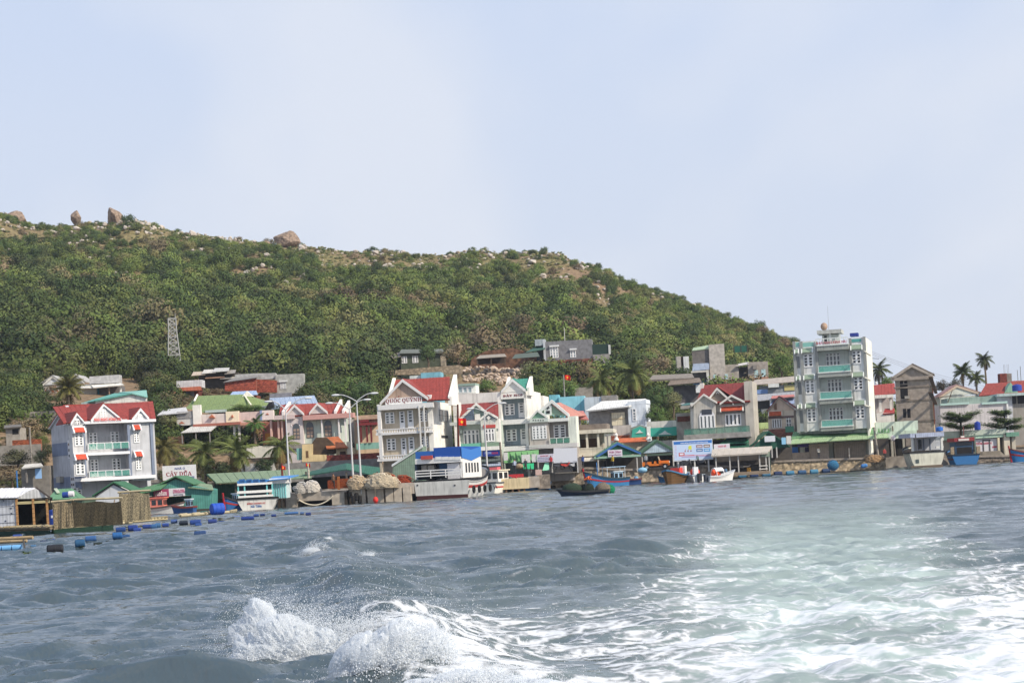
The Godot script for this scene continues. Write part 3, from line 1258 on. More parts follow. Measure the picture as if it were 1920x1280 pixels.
# ---------------------------------------------------------------- thrown water
func make_spray() -> void:
	var drop := mb()
	drop.ball(Vector3.ZERO, Vector3.ONE, 5, 3)
	var m := StandardMaterial3D.new()
	m.resource_name = "spray"
	m.backlight_enabled = true
	m.backlight = Color(0.9, 0.9, 0.9)
	m.albedo_color = Color(0.90, 0.92, 0.94)
	m.roughness = 0.5
	var im := Image.create(256, 256, false, Image.FORMAT_RGBA8)
	for y in 256:
		for x in 256:
			var tx := minf(x, 256 - x)
			var ty := minf(y, 256 - y)
			var k := 0.74 + 0.9 * wn.get_noise_2d(tx * 1.6, ty * 1.6) + 0.8 * wn.get_noise_2d(tx * 6.0 + 300.0, ty * 6.0)
			im.set_pixel(x, y, Color(1, 1, 1, clampf(k, 0.12, 1.0)))
	var froth: StandardMaterial3D = m.duplicate()
	froth.resource_name = "froth"
	froth.albedo_texture = ImageTexture.create_from_image(im)
	froth.transparency = BaseMaterial3D.TRANSPARENCY_ALPHA
	froth.uv1_triplanar = true
	froth.uv1_scale = Vector3(2.2, 2.2, 2.2)
	# [px, py of the foot, width m, height m, depth m, drops, lean to the right]
	var heads := [[575, 1222, 2.3, 1.02, 1.2, 120000, -0.15], [520, 1200, 1.5, 1.05, 1.0, 18000, -0.2], [740, 1268, 1.7, 0.72, 1.0, 80000, 0.25], [860, 1290, 2.0, 0.42, 1.0, 40000, 0.2], [585, 1042, 1.2, 0.5, 1.2, 14000, 0.1], [690, 1044, 0.8, 0.22, 1.0, 5000, 0.1], [1010, 1290, 2.2, 0.25, 1.2, 12000, 0.0]]
	for s in heads:
		var foot := wat(s[0], s[1], 0.12)
		var xf: Array = []
		var plumes: Array = []
		for i in 26:
			plumes.append([rng.randfn(0.0, 0.27), rng.randf_range(0.45, 1.0), rng.randfn(0.0, 0.3), rng.randf_range(0.08, 0.2)])
		for i in int(s[5] * 0.28):
			var pl: Array = plumes[rng.randi() % plumes.size()]
			var core := rng.randf() < 0.62
			var t := pow(rng.randf(), 1.05 if core else 0.7)
			var x: float = pl[0] + rng.randfn(0.0, pl[3] * (0.6 + 0.9 * t))
			var dome := clampf(1.0 - pow(absf(x) * 1.9, 2.0), 0.08, 1.0)
			var y: float = t * pl[1] * dome
			var z: float = pl[2] * 0.8 + rng.randfn(-0.05, 0.16)
			var r := rng.randf_range(0.003, 0.008)
			if core and t < 0.6:
				r = rng.randf_range(0.004, 0.012)
			if not core:
				x += rng.randfn(0.0, 0.18)
				y *= 1.35
				r = rng.randf_range(0.002, 0.006)
			var p := Vector3((x + s[6] * y) * s[2], y * s[3] + 0.0, z * s[4])
			xf.append(Transform3D(Basis(Vector3(rng.randfn(), rng.randfn(), rng.randfn()).normalized(), rng.randf() * TAU).scaled(Vector3(r, r * rng.randf_range(0.6, 1.5), r)), Vector3(foot.x + p.x, p.y - 0.04 + sea_height(foot.x + p.x, -foot.z - p.z, 0.6), foot.z + p.z)))
		var lump := mb()
		for part in 5:
			var first := lump.v.size()
			var at_x: float = s[2] * [-0.05, -0.27, 0.2, 0.36, -0.4][part] * rng.randf_range(0.8, 1.1)
			var big: float = [1.0, 0.75, 0.72, 0.5, 0.4][part]
			lump.ball(Vector3.ZERO, Vector3(s[2] * 0.31, s[3] * 0.70, s[4] * 0.32) * big, 84, 46)
			for i in range(first, lump.v.size()):
				var v := lump.v[i]
				var o := v + Vector3(at_x, 0, foot.x + foot.z)
				var g := wn.get_noise_3dv(o * 40.0) * 0.55 + wn.get_noise_3dv(o * 140.0) * 0.26 + wn.get_noise_3dv(o * 450.0) * 0.14
				v *= 1.0 + clampf(g, -0.42, 0.16)
				v.x += s[6] * v.y * s[2] + at_x
				lump.v[i] = v
		for i in range(0, lump.v.size(), 3):
			var nn := (lump.v[i + 2] - lump.v[i]).cross(lump.v[i + 1] - lump.v[i]).normalized()
			for j in 3:
				lump.n[i + j] = (nn + lump.n[i + j] * 0.8).normalized()
		if s[2] < 1.3:
			lump = mb()
			lump.ball(Vector3.ZERO, Vector3(s[2] * 0.3, s[3] * 0.3, 0.3), 12, 8)
		var body := put("breaking_foam", lump, froth, self)
		body.position = Vector3(foot.x, sea_height(foot.x, -foot.z, 0.6) - 0.05, foot.z)
		kind(body, "stuff")
		body.set_meta("label", "white froth at the heart of a breaking bow wave")
		scatter("sea_spray", "burst of white spray thrown up by the bow wave", drop.mesh(), m, xf, [])
	# loose drops over the water round the bow wave
	var loose: Array = []
	for i in 1700:
		var d := rng.randf_range(24.0, 52.0)
		var x := arm_x(d) + absf(rng.randfn(0.0, 2.6)) - 0.8
		var r := rng.randf_range(0.003, 0.010)
		loose.append(Transform3D(Basis().scaled(Vector3(r, r, r)), Vector3(x, sea_height(x, d, 0.0) + absf(rng.randfn(0.0, 0.22)), -d)))
	scatter("spray_drops", "loose drops of spray over the bow wave", drop.mesh(), m, loose, [])

# ================================================================ houses: shared pieces
func block(called: String, a: Array, z0: float, z1: float, m: Material, parent: Node = null, down := 0.0) -> MeshInstance3D:
	# a wall block that reaches `down` metres below the rectangle seen
	var r := pr(a, z1)
	var b := fmb()
	b.box(Vector3(r[0], r[1] - down, z0), Vector3(r[2], r[3], z1))
	return put(called, b, m, parent)

func hood(a: Array, m: Material, trim: Material, deep := 0.7) -> void:     # a small tiled hood over a window
	var r := pr(a, 0.0)
	var b := fmb()
	var x0: float = r[0]
	var x1: float = r[2]
	b.prism([Vector3(x0 + 0.15, r[1], deep), Vector3(x1 - 0.15, r[1], deep), Vector3(x1 - 0.15, r[3], 0.08), Vector3(x0 + 0.15, r[3], 0.08)],
		[Vector3(x0 + 0.15, r[1] - 0.1, deep), Vector3(x1 - 0.15, r[1] - 0.1, deep), Vector3(x1 - 0.15, r[3] - 0.1, 0.0), Vector3(x0 + 0.15, r[3] - 0.1, 0.0)])
	var o := put("window_hood", b, m)
	var t := fmb()
	for s in [[x0, x0 + 0.15], [x1 - 0.15, x1]]:
		t.prism([Vector3(s[0], r[1] - 0.06, deep + 0.05), Vector3(s[1], r[1] - 0.06, deep + 0.05), Vector3(s[1], r[3] + 0.06, 0.1), Vector3(s[0], r[3] + 0.06, 0.1)],
			[Vector3(s[0], r[1] - 0.2, deep + 0.05), Vector3(s[1], r[1] - 0.2, deep + 0.05), Vector3(s[1], r[1] - 0.2, 0.0), Vector3(s[0], r[1] - 0.2, 0.0)])
	t.box(Vector3(x0, r[3] - 0.02, 0.0), Vector3(x1, r[3] + 0.12, 0.14))
	put("trim", t, trim, o)

func gable(called: String, left: Array, apex: Array, right: Array, z0: float, z1: float, wall: Material, trim: Material, thick := 0.28, proud := 0.22) -> MeshInstance3D:
	# a triangular wall with a raking trim board along both slopes
	var o := ppoly(called, [left, right, apex], z0, z1, wall)
	var l := q(left[0], left[1], z1)
	var t := q(apex[0], apex[1], z1)
	var r := q(right[0], right[1], z1)
	var b := fmb()
	for s in [[l, t], [t, r]]:
		var u: Vector2 = s[0]
		var w: Vector2 = s[1]
		b.prism([Vector3(u.x, u.y - thick * 0.5, z1 + proud), Vector3(w.x, w.y - thick * 0.5, z1 + proud), Vector3(w.x, w.y + thick * 0.7, z1 + proud), Vector3(u.x, u.y + thick * 0.7, z1 + proud)],
			[Vector3(u.x, u.y - thick * 0.5, z1 - 0.05), Vector3(w.x, w.y - thick * 0.5, z1 - 0.05), Vector3(w.x, w.y + thick * 0.7, z1 - 0.05), Vector3(u.x, u.y + thick * 0.7, z1 - 0.05)])
	put("rake_trim", b, trim, o)
	return o

func gable_roof(called: String, left: Array, apex: Array, right: Array, z0: float, z1: float, m: Material, over := 0.12, t := 0.14, parent: Node = null) -> MeshInstance3D:
	# two slopes whose ridge runs away from the viewer, from z1 back to z0
	var l := q(left[0], left[1], z1)
	var a := q(apex[0], apex[1], z1)
	var r := q(right[0], right[1], z1)
	var b := fmb()
	for s in [[l, a], [a, r]]:
		var u: Vector2 = s[0]
		var w: Vector2 = s[1]
		var up := over
		b.prism([Vector3(u.x, u.y + up, z1), Vector3(w.x, w.y + up, z1), Vector3(w.x, w.y + up + t, z1), Vector3(u.x, u.y + up + t, z1)],
			[Vector3(u.x, u.y + up, z0), Vector3(w.x, w.y + up, z0), Vector3(w.x, w.y + up + t, z0), Vector3(u.x, u.y + up + t, z0)])
	return put(called, b, m, parent)

func balustrade(a: Array, z: float, m: Material, rail: Material, parent: Node = null, sections := 4) -> void:
	var r := pr(a, z)
	var b := fmb()
	var w: float = (r[2] - r[0]) / sections
	for i in sections:
		b.box(Vector3(r[0] + i * w + 0.04, r[1] + 0.05, z - 0.03), Vector3(r[0] + (i + 1) * w - 0.04, r[3] - 0.07, z))
	var o := put("balustrade_glass", b, m, parent)
	var t := fmb()
	t.box(Vector3(r[0], r[3] - 0.07, z - 0.05), Vector3(r[2], r[3], z + 0.03))
	for i in sections + 1:
		t.box(Vector3(r[0] + i * w - 0.035, r[1], z - 0.05), Vector3(r[0] + i * w + 0.035, r[3] - 0.07, z + 0.02))
	put("handrail", t, rail, o)

func door(a: Array, m: Material, z0 := -0.02, z1 := 0.05) -> MeshInstance3D:
	return pbox("door", a, z0, z1, m)

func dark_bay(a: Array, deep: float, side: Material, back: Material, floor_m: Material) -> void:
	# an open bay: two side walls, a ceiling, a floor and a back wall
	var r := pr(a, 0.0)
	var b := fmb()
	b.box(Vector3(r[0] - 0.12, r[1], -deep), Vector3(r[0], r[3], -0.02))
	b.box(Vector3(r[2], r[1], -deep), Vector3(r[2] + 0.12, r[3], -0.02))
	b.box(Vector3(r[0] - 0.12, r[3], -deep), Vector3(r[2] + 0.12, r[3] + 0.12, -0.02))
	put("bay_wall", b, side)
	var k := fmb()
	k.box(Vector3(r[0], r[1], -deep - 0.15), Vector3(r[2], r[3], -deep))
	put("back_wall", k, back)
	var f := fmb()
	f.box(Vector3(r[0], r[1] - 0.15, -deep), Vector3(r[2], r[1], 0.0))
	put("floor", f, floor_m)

func tank_on(called: String, label: String, px: float, py: float, d: float, w_px: float, h_px: float, html: String) -> void:
	thing(called, label, "water tank", at(px, py, d))
	var r := w_px / FOCAL * d * 0.5
	var h := h_px / FOCAL * d
	var b := mb()
	b.lathe(Vector3.ZERO, [[0.0, 0.0], [r * 0.94, 0.0], [r, h * 0.06], [r, h * 0.3], [r * 0.96, h * 0.33], [r, h * 0.36], [r, h * 0.62], [r * 0.96, h * 0.65], [r, h * 0.68], [r * 0.98, h * 0.86], [r * 0.55, h * 0.97]], 16)
	put("tank", b, pt(html))
	var c := mb()
	c.lathe(Vector3(0, h * 0.96, 0), [[r * 0.34, 0.0], [r * 0.34, h * 0.07], [0.0, h * 0.09]], 12)
	put("lid", c, pt(html))

# ================================================================ left of the picture
func make_left_quarter() -> void:
	guesthouse()
	left_bank()
	left_back_roofs()
	sign_and_sheds()

func guesthouse() -> void:
	var grey := pl("c0c2cb")
	var band := pl("7f8aa3")
	var trim := pt("e6e6ea")
	var red := ti("9c4239")
	var hoodm := ti("d2563c")
	thing("guesthouse", "three storey grey guesthouse with red tiled gables, balconies and red lettering", "guesthouse", at(160, 930, 217), 30.0)
	var w: float = q(291, 840).x
	var deep := 12.0
	# body, with the balcony bays left out between the end bays
	var xl: float = q(163, 830).x
	var xr: float = q(244, 830).x
	var ytop: float = q(215, 793).y
	var y2: float = q(205, 849).y
	var y1: float = q(205, 895).y
	var b := mb()
	b.box(Vector3(0, -3.0, -deep), Vector3(w, y1 - 0.5, -2.2))
	b.box(Vector3(0, y1 - 0.5, -deep), Vector3(xl, ytop, 0))
	b.box(Vector3(xr, y1 - 0.5, -deep), Vector3(w, ytop, 0))
	b.box(Vector3(xl, y1 - 0.5, -deep), Vector3(xr, ytop, -2.0))
	put("wall", b, grey)
	front(0)
	# slabs under the two balconies and the eaves line
	for a in [[150, 893, 292, 899], [161, 847, 243, 852]]:
		pbox("balcony_slab", a, -1.99, 0.35, trim)
	pbox("cornice", [125, 788, 292, 793], -0.02, 0.45, trim)
	# pilasters
	for a in [[154, 800, 160, 893], [240, 796, 245, 891], [283, 793, 288, 889]]:
		pbox("pilaster", a, 0.0, 0.16, band)
	balustrade([165, 829, 241, 842], 0.28, mat("5aa193", 0.12, "green_glass"), trim, null, 5)
	balustrade([167, 881, 243, 893], 0.28, mat("5aa193", 0.12, "green_glass"), trim, null, 5)
	for a in [[138, 811, 155, 834], [140, 861, 157, 889]]:
		pass
	front(-2.0)
	for a in [[166, 811, 182, 843], [207, 809, 223, 841], [169, 861, 184, 894], [210, 859, 226, 892]]:
		pwin(a, 2, 4, 0.16, null, null, "window", 0.5, 0.2)
	front(0.0)
	for a in [[250, 806, 260, 830], [254, 855, 264, 881]]:
		pwin(a, 2, 4, 0.16, null, null, "window", 0.42, 0.1)
	hood([246, 796, 262, 804], hoodm, trim, 0.6)
	hood([249, 846, 266, 854], hoodm, trim, 0.6)
	# left bay, which stands forward
	front(1.3)
	var lb := pr([135, 790, 158, 893], 0)
	block("front_bay", [136, 795, 157, 893], -1.3, 0.0, pl("cfcfd4"))
	for a in [[139, 811, 155, 836], [141, 861, 158, 890]]:
		pwin(a, 2, 4, 0.16, null, null, "window", 0.5, 0.1)
	hood([134, 801, 158, 809], hoodm, trim, 0.6)
	hood([137, 851, 162, 860], hoodm, trim, 0.6)
	gable("gable", [131, 796], [143, 776], [158, 793], -1.4, 0.02, grey, trim)
	pwin([139, 785, 148, 796], 2, 2, 0.2)
	gable_roof("dormer_roof", [130, 796], [143, 775], [159, 793], -5.0, 0.25, red)
	# middle and right gables
	front(0.3)
	gable("gable", [169, 790], [193, 759], [226, 786], -1.0, 0.05, pl("d0d2d8"), trim)
	gable_roof("dormer_roof", [168, 790], [193, 758], [228, 786], -4.6, 0.3, red)
	pwin([187, 767, 198, 784], 2, 3, 0.2)
	pbox("sign_board", [170, 787, 238, 791], 0.05, 0.16, trim)
	ptext("NHÀ NGHỈ", [176, 782, 201, 789], 0.3, pn("d8433c"))
	ptext("HỒNG LỢI", [203, 781, 226, 788], 0.3, pn("d8433c"))
	front(0.1)
	gable("gable", [246, 788], [262, 768], [278, 786], -1.0, 0.04, grey, trim)
	gable_roof("dormer_roof", [245, 788], [262, 767], [279, 786], -4.6, 0.25, red)
	pwin([258, 776, 266, 790], 2, 3, 0.2)
	# main roof: two sheets along the house, the ridge parallel to the front
	front(0)
	var zr := -deep * 0.5
	pslab("roof", [[118, 792, 0.3], [292, 787, 0.3], [286, 752, zr], [98, 762, zr]], 0.15, red, null, 0.55)
	var e := q(205, 788, 0.3)
	var rdg := q(205, 756, zr)
	var c := mb()
	c.prism([Vector3(-0.2, rdg.y, zr), Vector3(w + 0.2, rdg.y, zr), Vector3(w + 0.2, e.y, -deep - 0.3), Vector3(-0.2, e.y, -deep - 0.3)],
		[Vector3(-0.2, rdg.y - 0.15, zr), Vector3(w + 0.2, rdg.y - 0.15, zr), Vector3(w + 0.2, e.y - 0.15, -deep - 0.3), Vector3(-0.2, e.y - 0.15, -deep - 0.3)])
	put("roof", c, red)
	# left end wall with its gable
	left_side(0.0)
	var g := fmb()
	g.poly(PackedVector2Array([Vector2(-deep, ytop - 0.01), Vector2(0, ytop - 0.01), Vector2(zr, rdg.y - 0.1)]), -0.4, 0.0)
	put("end_gable", g, grey)
	var rk := fmb()
	for s in [[-deep - 0.2, zr], [0.2, zr]]:
		var x0: float = s[0]
		rk.prism([Vector3(x0, e.y - 0.35, 0.25), Vector3(zr, rdg.y - 0.3, 0.25), Vector3(zr, rdg.y - 0.22, 0.25), Vector3(x0, e.y - 0.25, 0.25)], [Vector3(x0, e.y - 0.35, -0.02), Vector3(zr, rdg.y - 0.3, -0.02), Vector3(zr, rdg.y - 0.22, -0.02), Vector3(x0, e.y - 0.25, -0.02)])
	put("rake_trim", rk, trim)
	for y in [ytop - 3.3, ytop - 7.3]:
		var bd := fmb()
		bd.box(Vector3(-deep + 0.02, y, 0.0), Vector3(-1.2, y + 1.5, 0.03))
		put("painted_band", bd, band)
	for k in [[-5.4, ytop - 3.7, 1.5, 2.1], [-5.0, ytop - 7.7, 1.5, 2.1], [-6.8, ytop + 0.2, 1.5, 1.6]]:
		var f := fmb()
		f.box(Vector3(k[0], k[1], 0.03), Vector3(k[0] + k[2], k[1] + k[3], 0.12))
		var wnd := put("window", f, trim)
		for i in 2:
			for j in 3:
				var p := fmb()
				p.box(Vector3(k[0] + 0.2 + i * 0.65, k[1] + 0.15 + j * k[3] / 3.2, 0.1), Vector3(k[0] + 0.65 + i * 0.65, k[1] + 0.45 + j * k[3] / 3.2, 0.135))
				put("pane", p, mat("50565e", 0.2, "glass"), wnd)
	for k in [[-9.4, ytop - 6.4], [-8.6, ytop - 8.1]]:
		var ac := fmb()
		ac.box(Vector3(k[0], k[1], 0.05), Vector3(k[0] + 1.5, k[1] + 0.7, 0.5))
		put("air_conditioner", ac, pt("b8b2a4"))
	# open ground floor
	front(-2.2)
	pwin([136, 914, 152, 928], 2, 2, 0.3)
	front(0)
	pbox("pillar", [227, 899, 241, 928], -0.6, 0.1, pl("dcdce0"))
	pbox("pillar", [276, 897, 282, 925], -0.6, 0.0, grey)

func left_bank() -> void:
	var concrete := co("9a948b")
	thing("small_hut", "small grey hut with a flat white roof and hanging blue cloth beside the guesthouse", "hut", at(40, 908, 215))
	block("wall", [39, 874, 92, 908], -3.0, -1.2, co("8d877f"), null, 3.0)
	pslab("roof", [[40, 877, 0.4], [80, 873, 0.4], [76, 868, -2.0], [46, 870, -2.0]], 0.14, co("d8d4cc"))
	pbox("post", [47, 876, 50, 905], -0.2, 0.05, co("8a8580"))
	pbox("hanging_cloth", [65, 878, 77, 897], -0.4, -0.34, pn("8fb4de"))
	thing("old_hut", "weathered grey hut with a dark doorway on the earth bank", "hut", at(10, 826, 246))
	block("wall", [10, 802, 37, 824], -3.0, 0.0, co("a9a298"), null, 2.0)
	pbox("doorway", [22, 804, 34, 814], -0.5, 0.02, pn("1c1a18"))
	pslab("roof", [[6, 802, 0.5], [40, 799, 0.5], [38, 795, -3.2], [8, 797, -3.2]], 0.12, sh("77716a"))
	thing("brick_wall", "low red brick wall along the earth bank", "wall", at(22, 835, 236))
	block("wall", [22, 824, 76, 834], -0.3, 0.0, br("b0643f"), null, 1.0)
	block("footing", [-4, 834, 76, 841], -0.4, 0.1, concrete, null, 2.0)
	thing("retaining_wall", "long old stained concrete wall above the earth bank behind the guesthouse", "wall", at(40, 800, 262))
	block("wall", [46, 771, 104, 800], -0.5, 0.0, co("9c958c"), null, 4.0)
	thing("blue_pole", "thin blue pole standing behind the raft shed", "pole", at(32, 918, 200))
	var b := mb()
	b.tube(Vector3(0, -1, 0), Vector3(0, 2.0, 0), 0.09, 0.08)
	put("pole", b, pt("3a6ea8"))
	thing("utility_pole", "grey utility pole on the bank left of the guesthouse", "pole", at(57, 846, 232))
	b = mb()
	b.tube(Vector3(0, -2, 0), Vector3(0, 2.9, 0), 0.14, 0.1)
	put("pole", b, concrete)

func left_back_roofs() -> void:
	var white := pl("e6e4e0")
	thing("grey_house", "grey house with two white gables and a rusty lean-to roof on the slope", "house", at(75, 742, 300))
	block("wall", [78, 722, 150, 740], -6.0, 0.0, co("8e8983"), null, 4.0)
	gable("gable", [80, 722], [98, 706], [116, 720], -0.4, 0.0, pl("d2d6dc"), white)
	gable_roof("roof", [70, 724], [98, 706], [118, 720], -7.0, 0.3, sh("b9b7b4"))
	gable("gable", [126, 720], [140, 704], [158, 718], -0.4, 0.0, pl("d2d6dc"), white)
	gable_roof("roof", [124, 720], [140, 704], [160, 718], -7.0, 0.3, sh("b9b7b4"))
	pslab("rusty_roof", [[80, 738, 2.6], [112, 735, 2.6], [106, 724, 0.0], [79, 727, 0.0]], 0.1, sh("cfc6bc"), null, 0.6)
	for a in [[84, 728, 89, 737], [94, 726, 99, 736], [103, 725, 107, 735]]:
		pslab("rusty_sheet", [[a[0] + 3, a[3], 2.5], [a[2] + 3, a[3], 2.5], [a[2] - 3, a[1], 0.1], [a[0] - 3, a[1], 0.1]], -0.06, sh("9a5a34"))
	thing("flat_roof_house", "grey house with a pale panelled parapet and a white flat canopy", "house", at(170, 748, 296))
	block("wall", [178, 724, 226, 746], -5.0, -1.6, co("7f7c7c"), null, 5.0)
	block("side_wing", [152, 722, 180, 744], -5.0, -0.8, pl("c4c0b6"), null, 5.0)
	pslab("canopy_roof", [[150, 727, 0.2], [180, 727, 0.2], [176, 720, -2.0], [152, 721, -2.0]], 0.12, sh("dcd9d0"))
	for a in [[167, 705, 194, 719], [194, 703, 223, 718]]:
		pbox("parapet_panel", a, -3.0, -0.9, mat("c3c2c3", 0.8, "soft"))
	pslab("canopy", [[174, 726, 0.9], [232, 721, 0.9], [223, 717, -1.6], [168, 720, -1.6]], 0.16, white)
	pbox("column", [224, 722, 227, 742], 0.2, 0.45, white)
	pbox("column", [203, 726, 205, 742], 0.2, 0.4, pn("8f7b6c"))
	pbox("door", [179, 728, 185, 741], -1.6, -1.54, pt("3f93a8"))
	thing("white_hall", "long white hall with a low gable and a teal sheet roof behind the guesthouse", "hall", at(178, 772, 272))
	var l := [176, 757]
	block("wall", [178, 754, 274, 772], -9.0, 0.0, pl("eceae6"), null, 4.0)
	gable("gable", [175, 752], [247, 738], [275, 745], -0.4, 0.02, pl("efedea"), sh("4f8f86"), 0.14, 0.1)
	ppoly("gable_base", [[178, 757], [274, 751], [274, 745], [178, 752]], -0.5, 0.0, pl("efedea"))
	pslab("roof", [[153, 755, -4.0], [178, 751, 0.3], [247, 737, 0.3], [214, 737, -9.0]], 0.14, sh("6fb3a6"))
	pslab("roof", [[247, 737, 0.3], [276, 744, 0.3], [274, 731, -9.0], [222, 735, -9.0]], 0.14, sh("88bcb0"))
	block("side_wall", [152, 754, 178, 768], -6.0, -2.0, pl("a9bcc0"), null, 4.0)
	# right of it: shacks under the trees
	thing("rusty_shack", "shack with a white panel over a rusty roof and a dark red wall", "shack", at(330, 742, 300))
	block("wall", [336, 728, 372, 745], -4.0, 0.0, co("6a332b"), null, 4.0)
	pbox("panel", [330, 713, 378, 727], -3.0, 0.1, sh("d5d4d6"))
	pslab("rusty_roof", [[331, 733, 1.6], [378, 731, 1.6], [376, 724, 0.1], [331, 727, 0.1]], 0.1, sh("a4583a"), null, 0.5)
	pbox("grey_wall", [348, 733, 364, 748], 0.0, 0.08, co("8d9096"))
	thing("tin_shack", "patched tin shack with a rusty front roof beside the red walled shack", "shack", at(286, 755, 296))
	block("wall", [288, 742, 334, 758], -4.0, 0.0, co("8c867d"), null, 4.0)
	pslab("roof", [[285, 741, 1.4], [332, 738, 1.4], [328, 727, -3.0], [288, 728, -3.0]], 0.1, sh("a8a29c"), null, 0.6)
	pslab("rusty_roof", [[287, 741, 1.6], [331, 739, 1.6], [330, 733, 0.2], [287, 735, 0.2]], -0.1, sh("b3795a"))
	pbox("doorway", [296, 743, 310, 756], -0.4, 0.03, pn("1b1a1a"))
	pbox("white_cloth", [314, 744, 332, 757], 0.0, 0.06, cl("d9d6ce"))
	thing("shanty_row", "jumble of low shanties with grey and rusty sheet roofs under the trees", "shanties", at(360, 716, 318))
	block("wall", [372, 700, 446, 714], -4.0, 0.0, co("55504b"), null, 4.0)
	var sheets := [[358, 384, 697, "cbb9a6"], [378, 404, 693, "d8d2ca"], [398, 428, 690, "c9c6c2"], [420, 440, 694, "a39c94"], [384, 420, 702, "b8917a"], [412, 450, 703, "bdb8b2"]]
	for s in sheets:
		pslab("roof_sheet", [[s[0], s[2] + 7, 1.5], [s[1], s[2] + 5, 1.5], [s[1] + 2, s[2] - 1, -2.0], [s[0] + 4, s[2], -2.0]], 0.08, sh(s[3]), null, 0.7)
	thing("brick_house", "house with raw red brick walls in front of pale grey walls on the slope", "house", at(422, 738, 306))
	var brick := br("b4614a")
	ppoly("brick_wall", [[421, 733], [480, 734], [480, 708], [421, 716]], -0.4, 0.0, brick)
	ppoly("brick_wall", [[481, 735], [518, 735], [518, 713], [481, 711]], -2.4, -1.2, brick)
	ppoly("grey_wall", [[440, 714], [516, 710], [516, 699], [474, 700], [440, 702]], -5.0, -3.0, co("b9b9b8"))
	ppoly("grey_wall", [[516, 738], [569, 737], [569, 700], [516, 702]], -4.0, -2.0, co("b4b4b0"))
	front(-2.0)
	pwin([525, 717, 536, 729], 2, 3, 0.2, pt("dcdcdc"), mat("b8bcc0", 0.5, "glass"))
	pbox("lintel", [522, 713, 538, 716], 0.0, 0.3, pt("d8d8d8"))
	front(0)
	pslab("roof", [[418, 716, 0.4], [482, 707, 0.4], [482, 704, -3.0], [440, 708, -3.0]], 0.12, sh("8f8a86"))
	thing("blue_roof_house", "small house with a blue sheet roof below the brick house", "house", at(432, 752, 300))
	block("wall", [436, 742, 482, 752], -4.0, 0.0, br("a0624c"), null, 3.0)
	pslab("roof", [[430, 741, 0.6], [483, 739, 0.6], [480, 732, -4.0], [436, 734, -4.0]], 0.12, sh("a9c0e0"), null, 0.5)

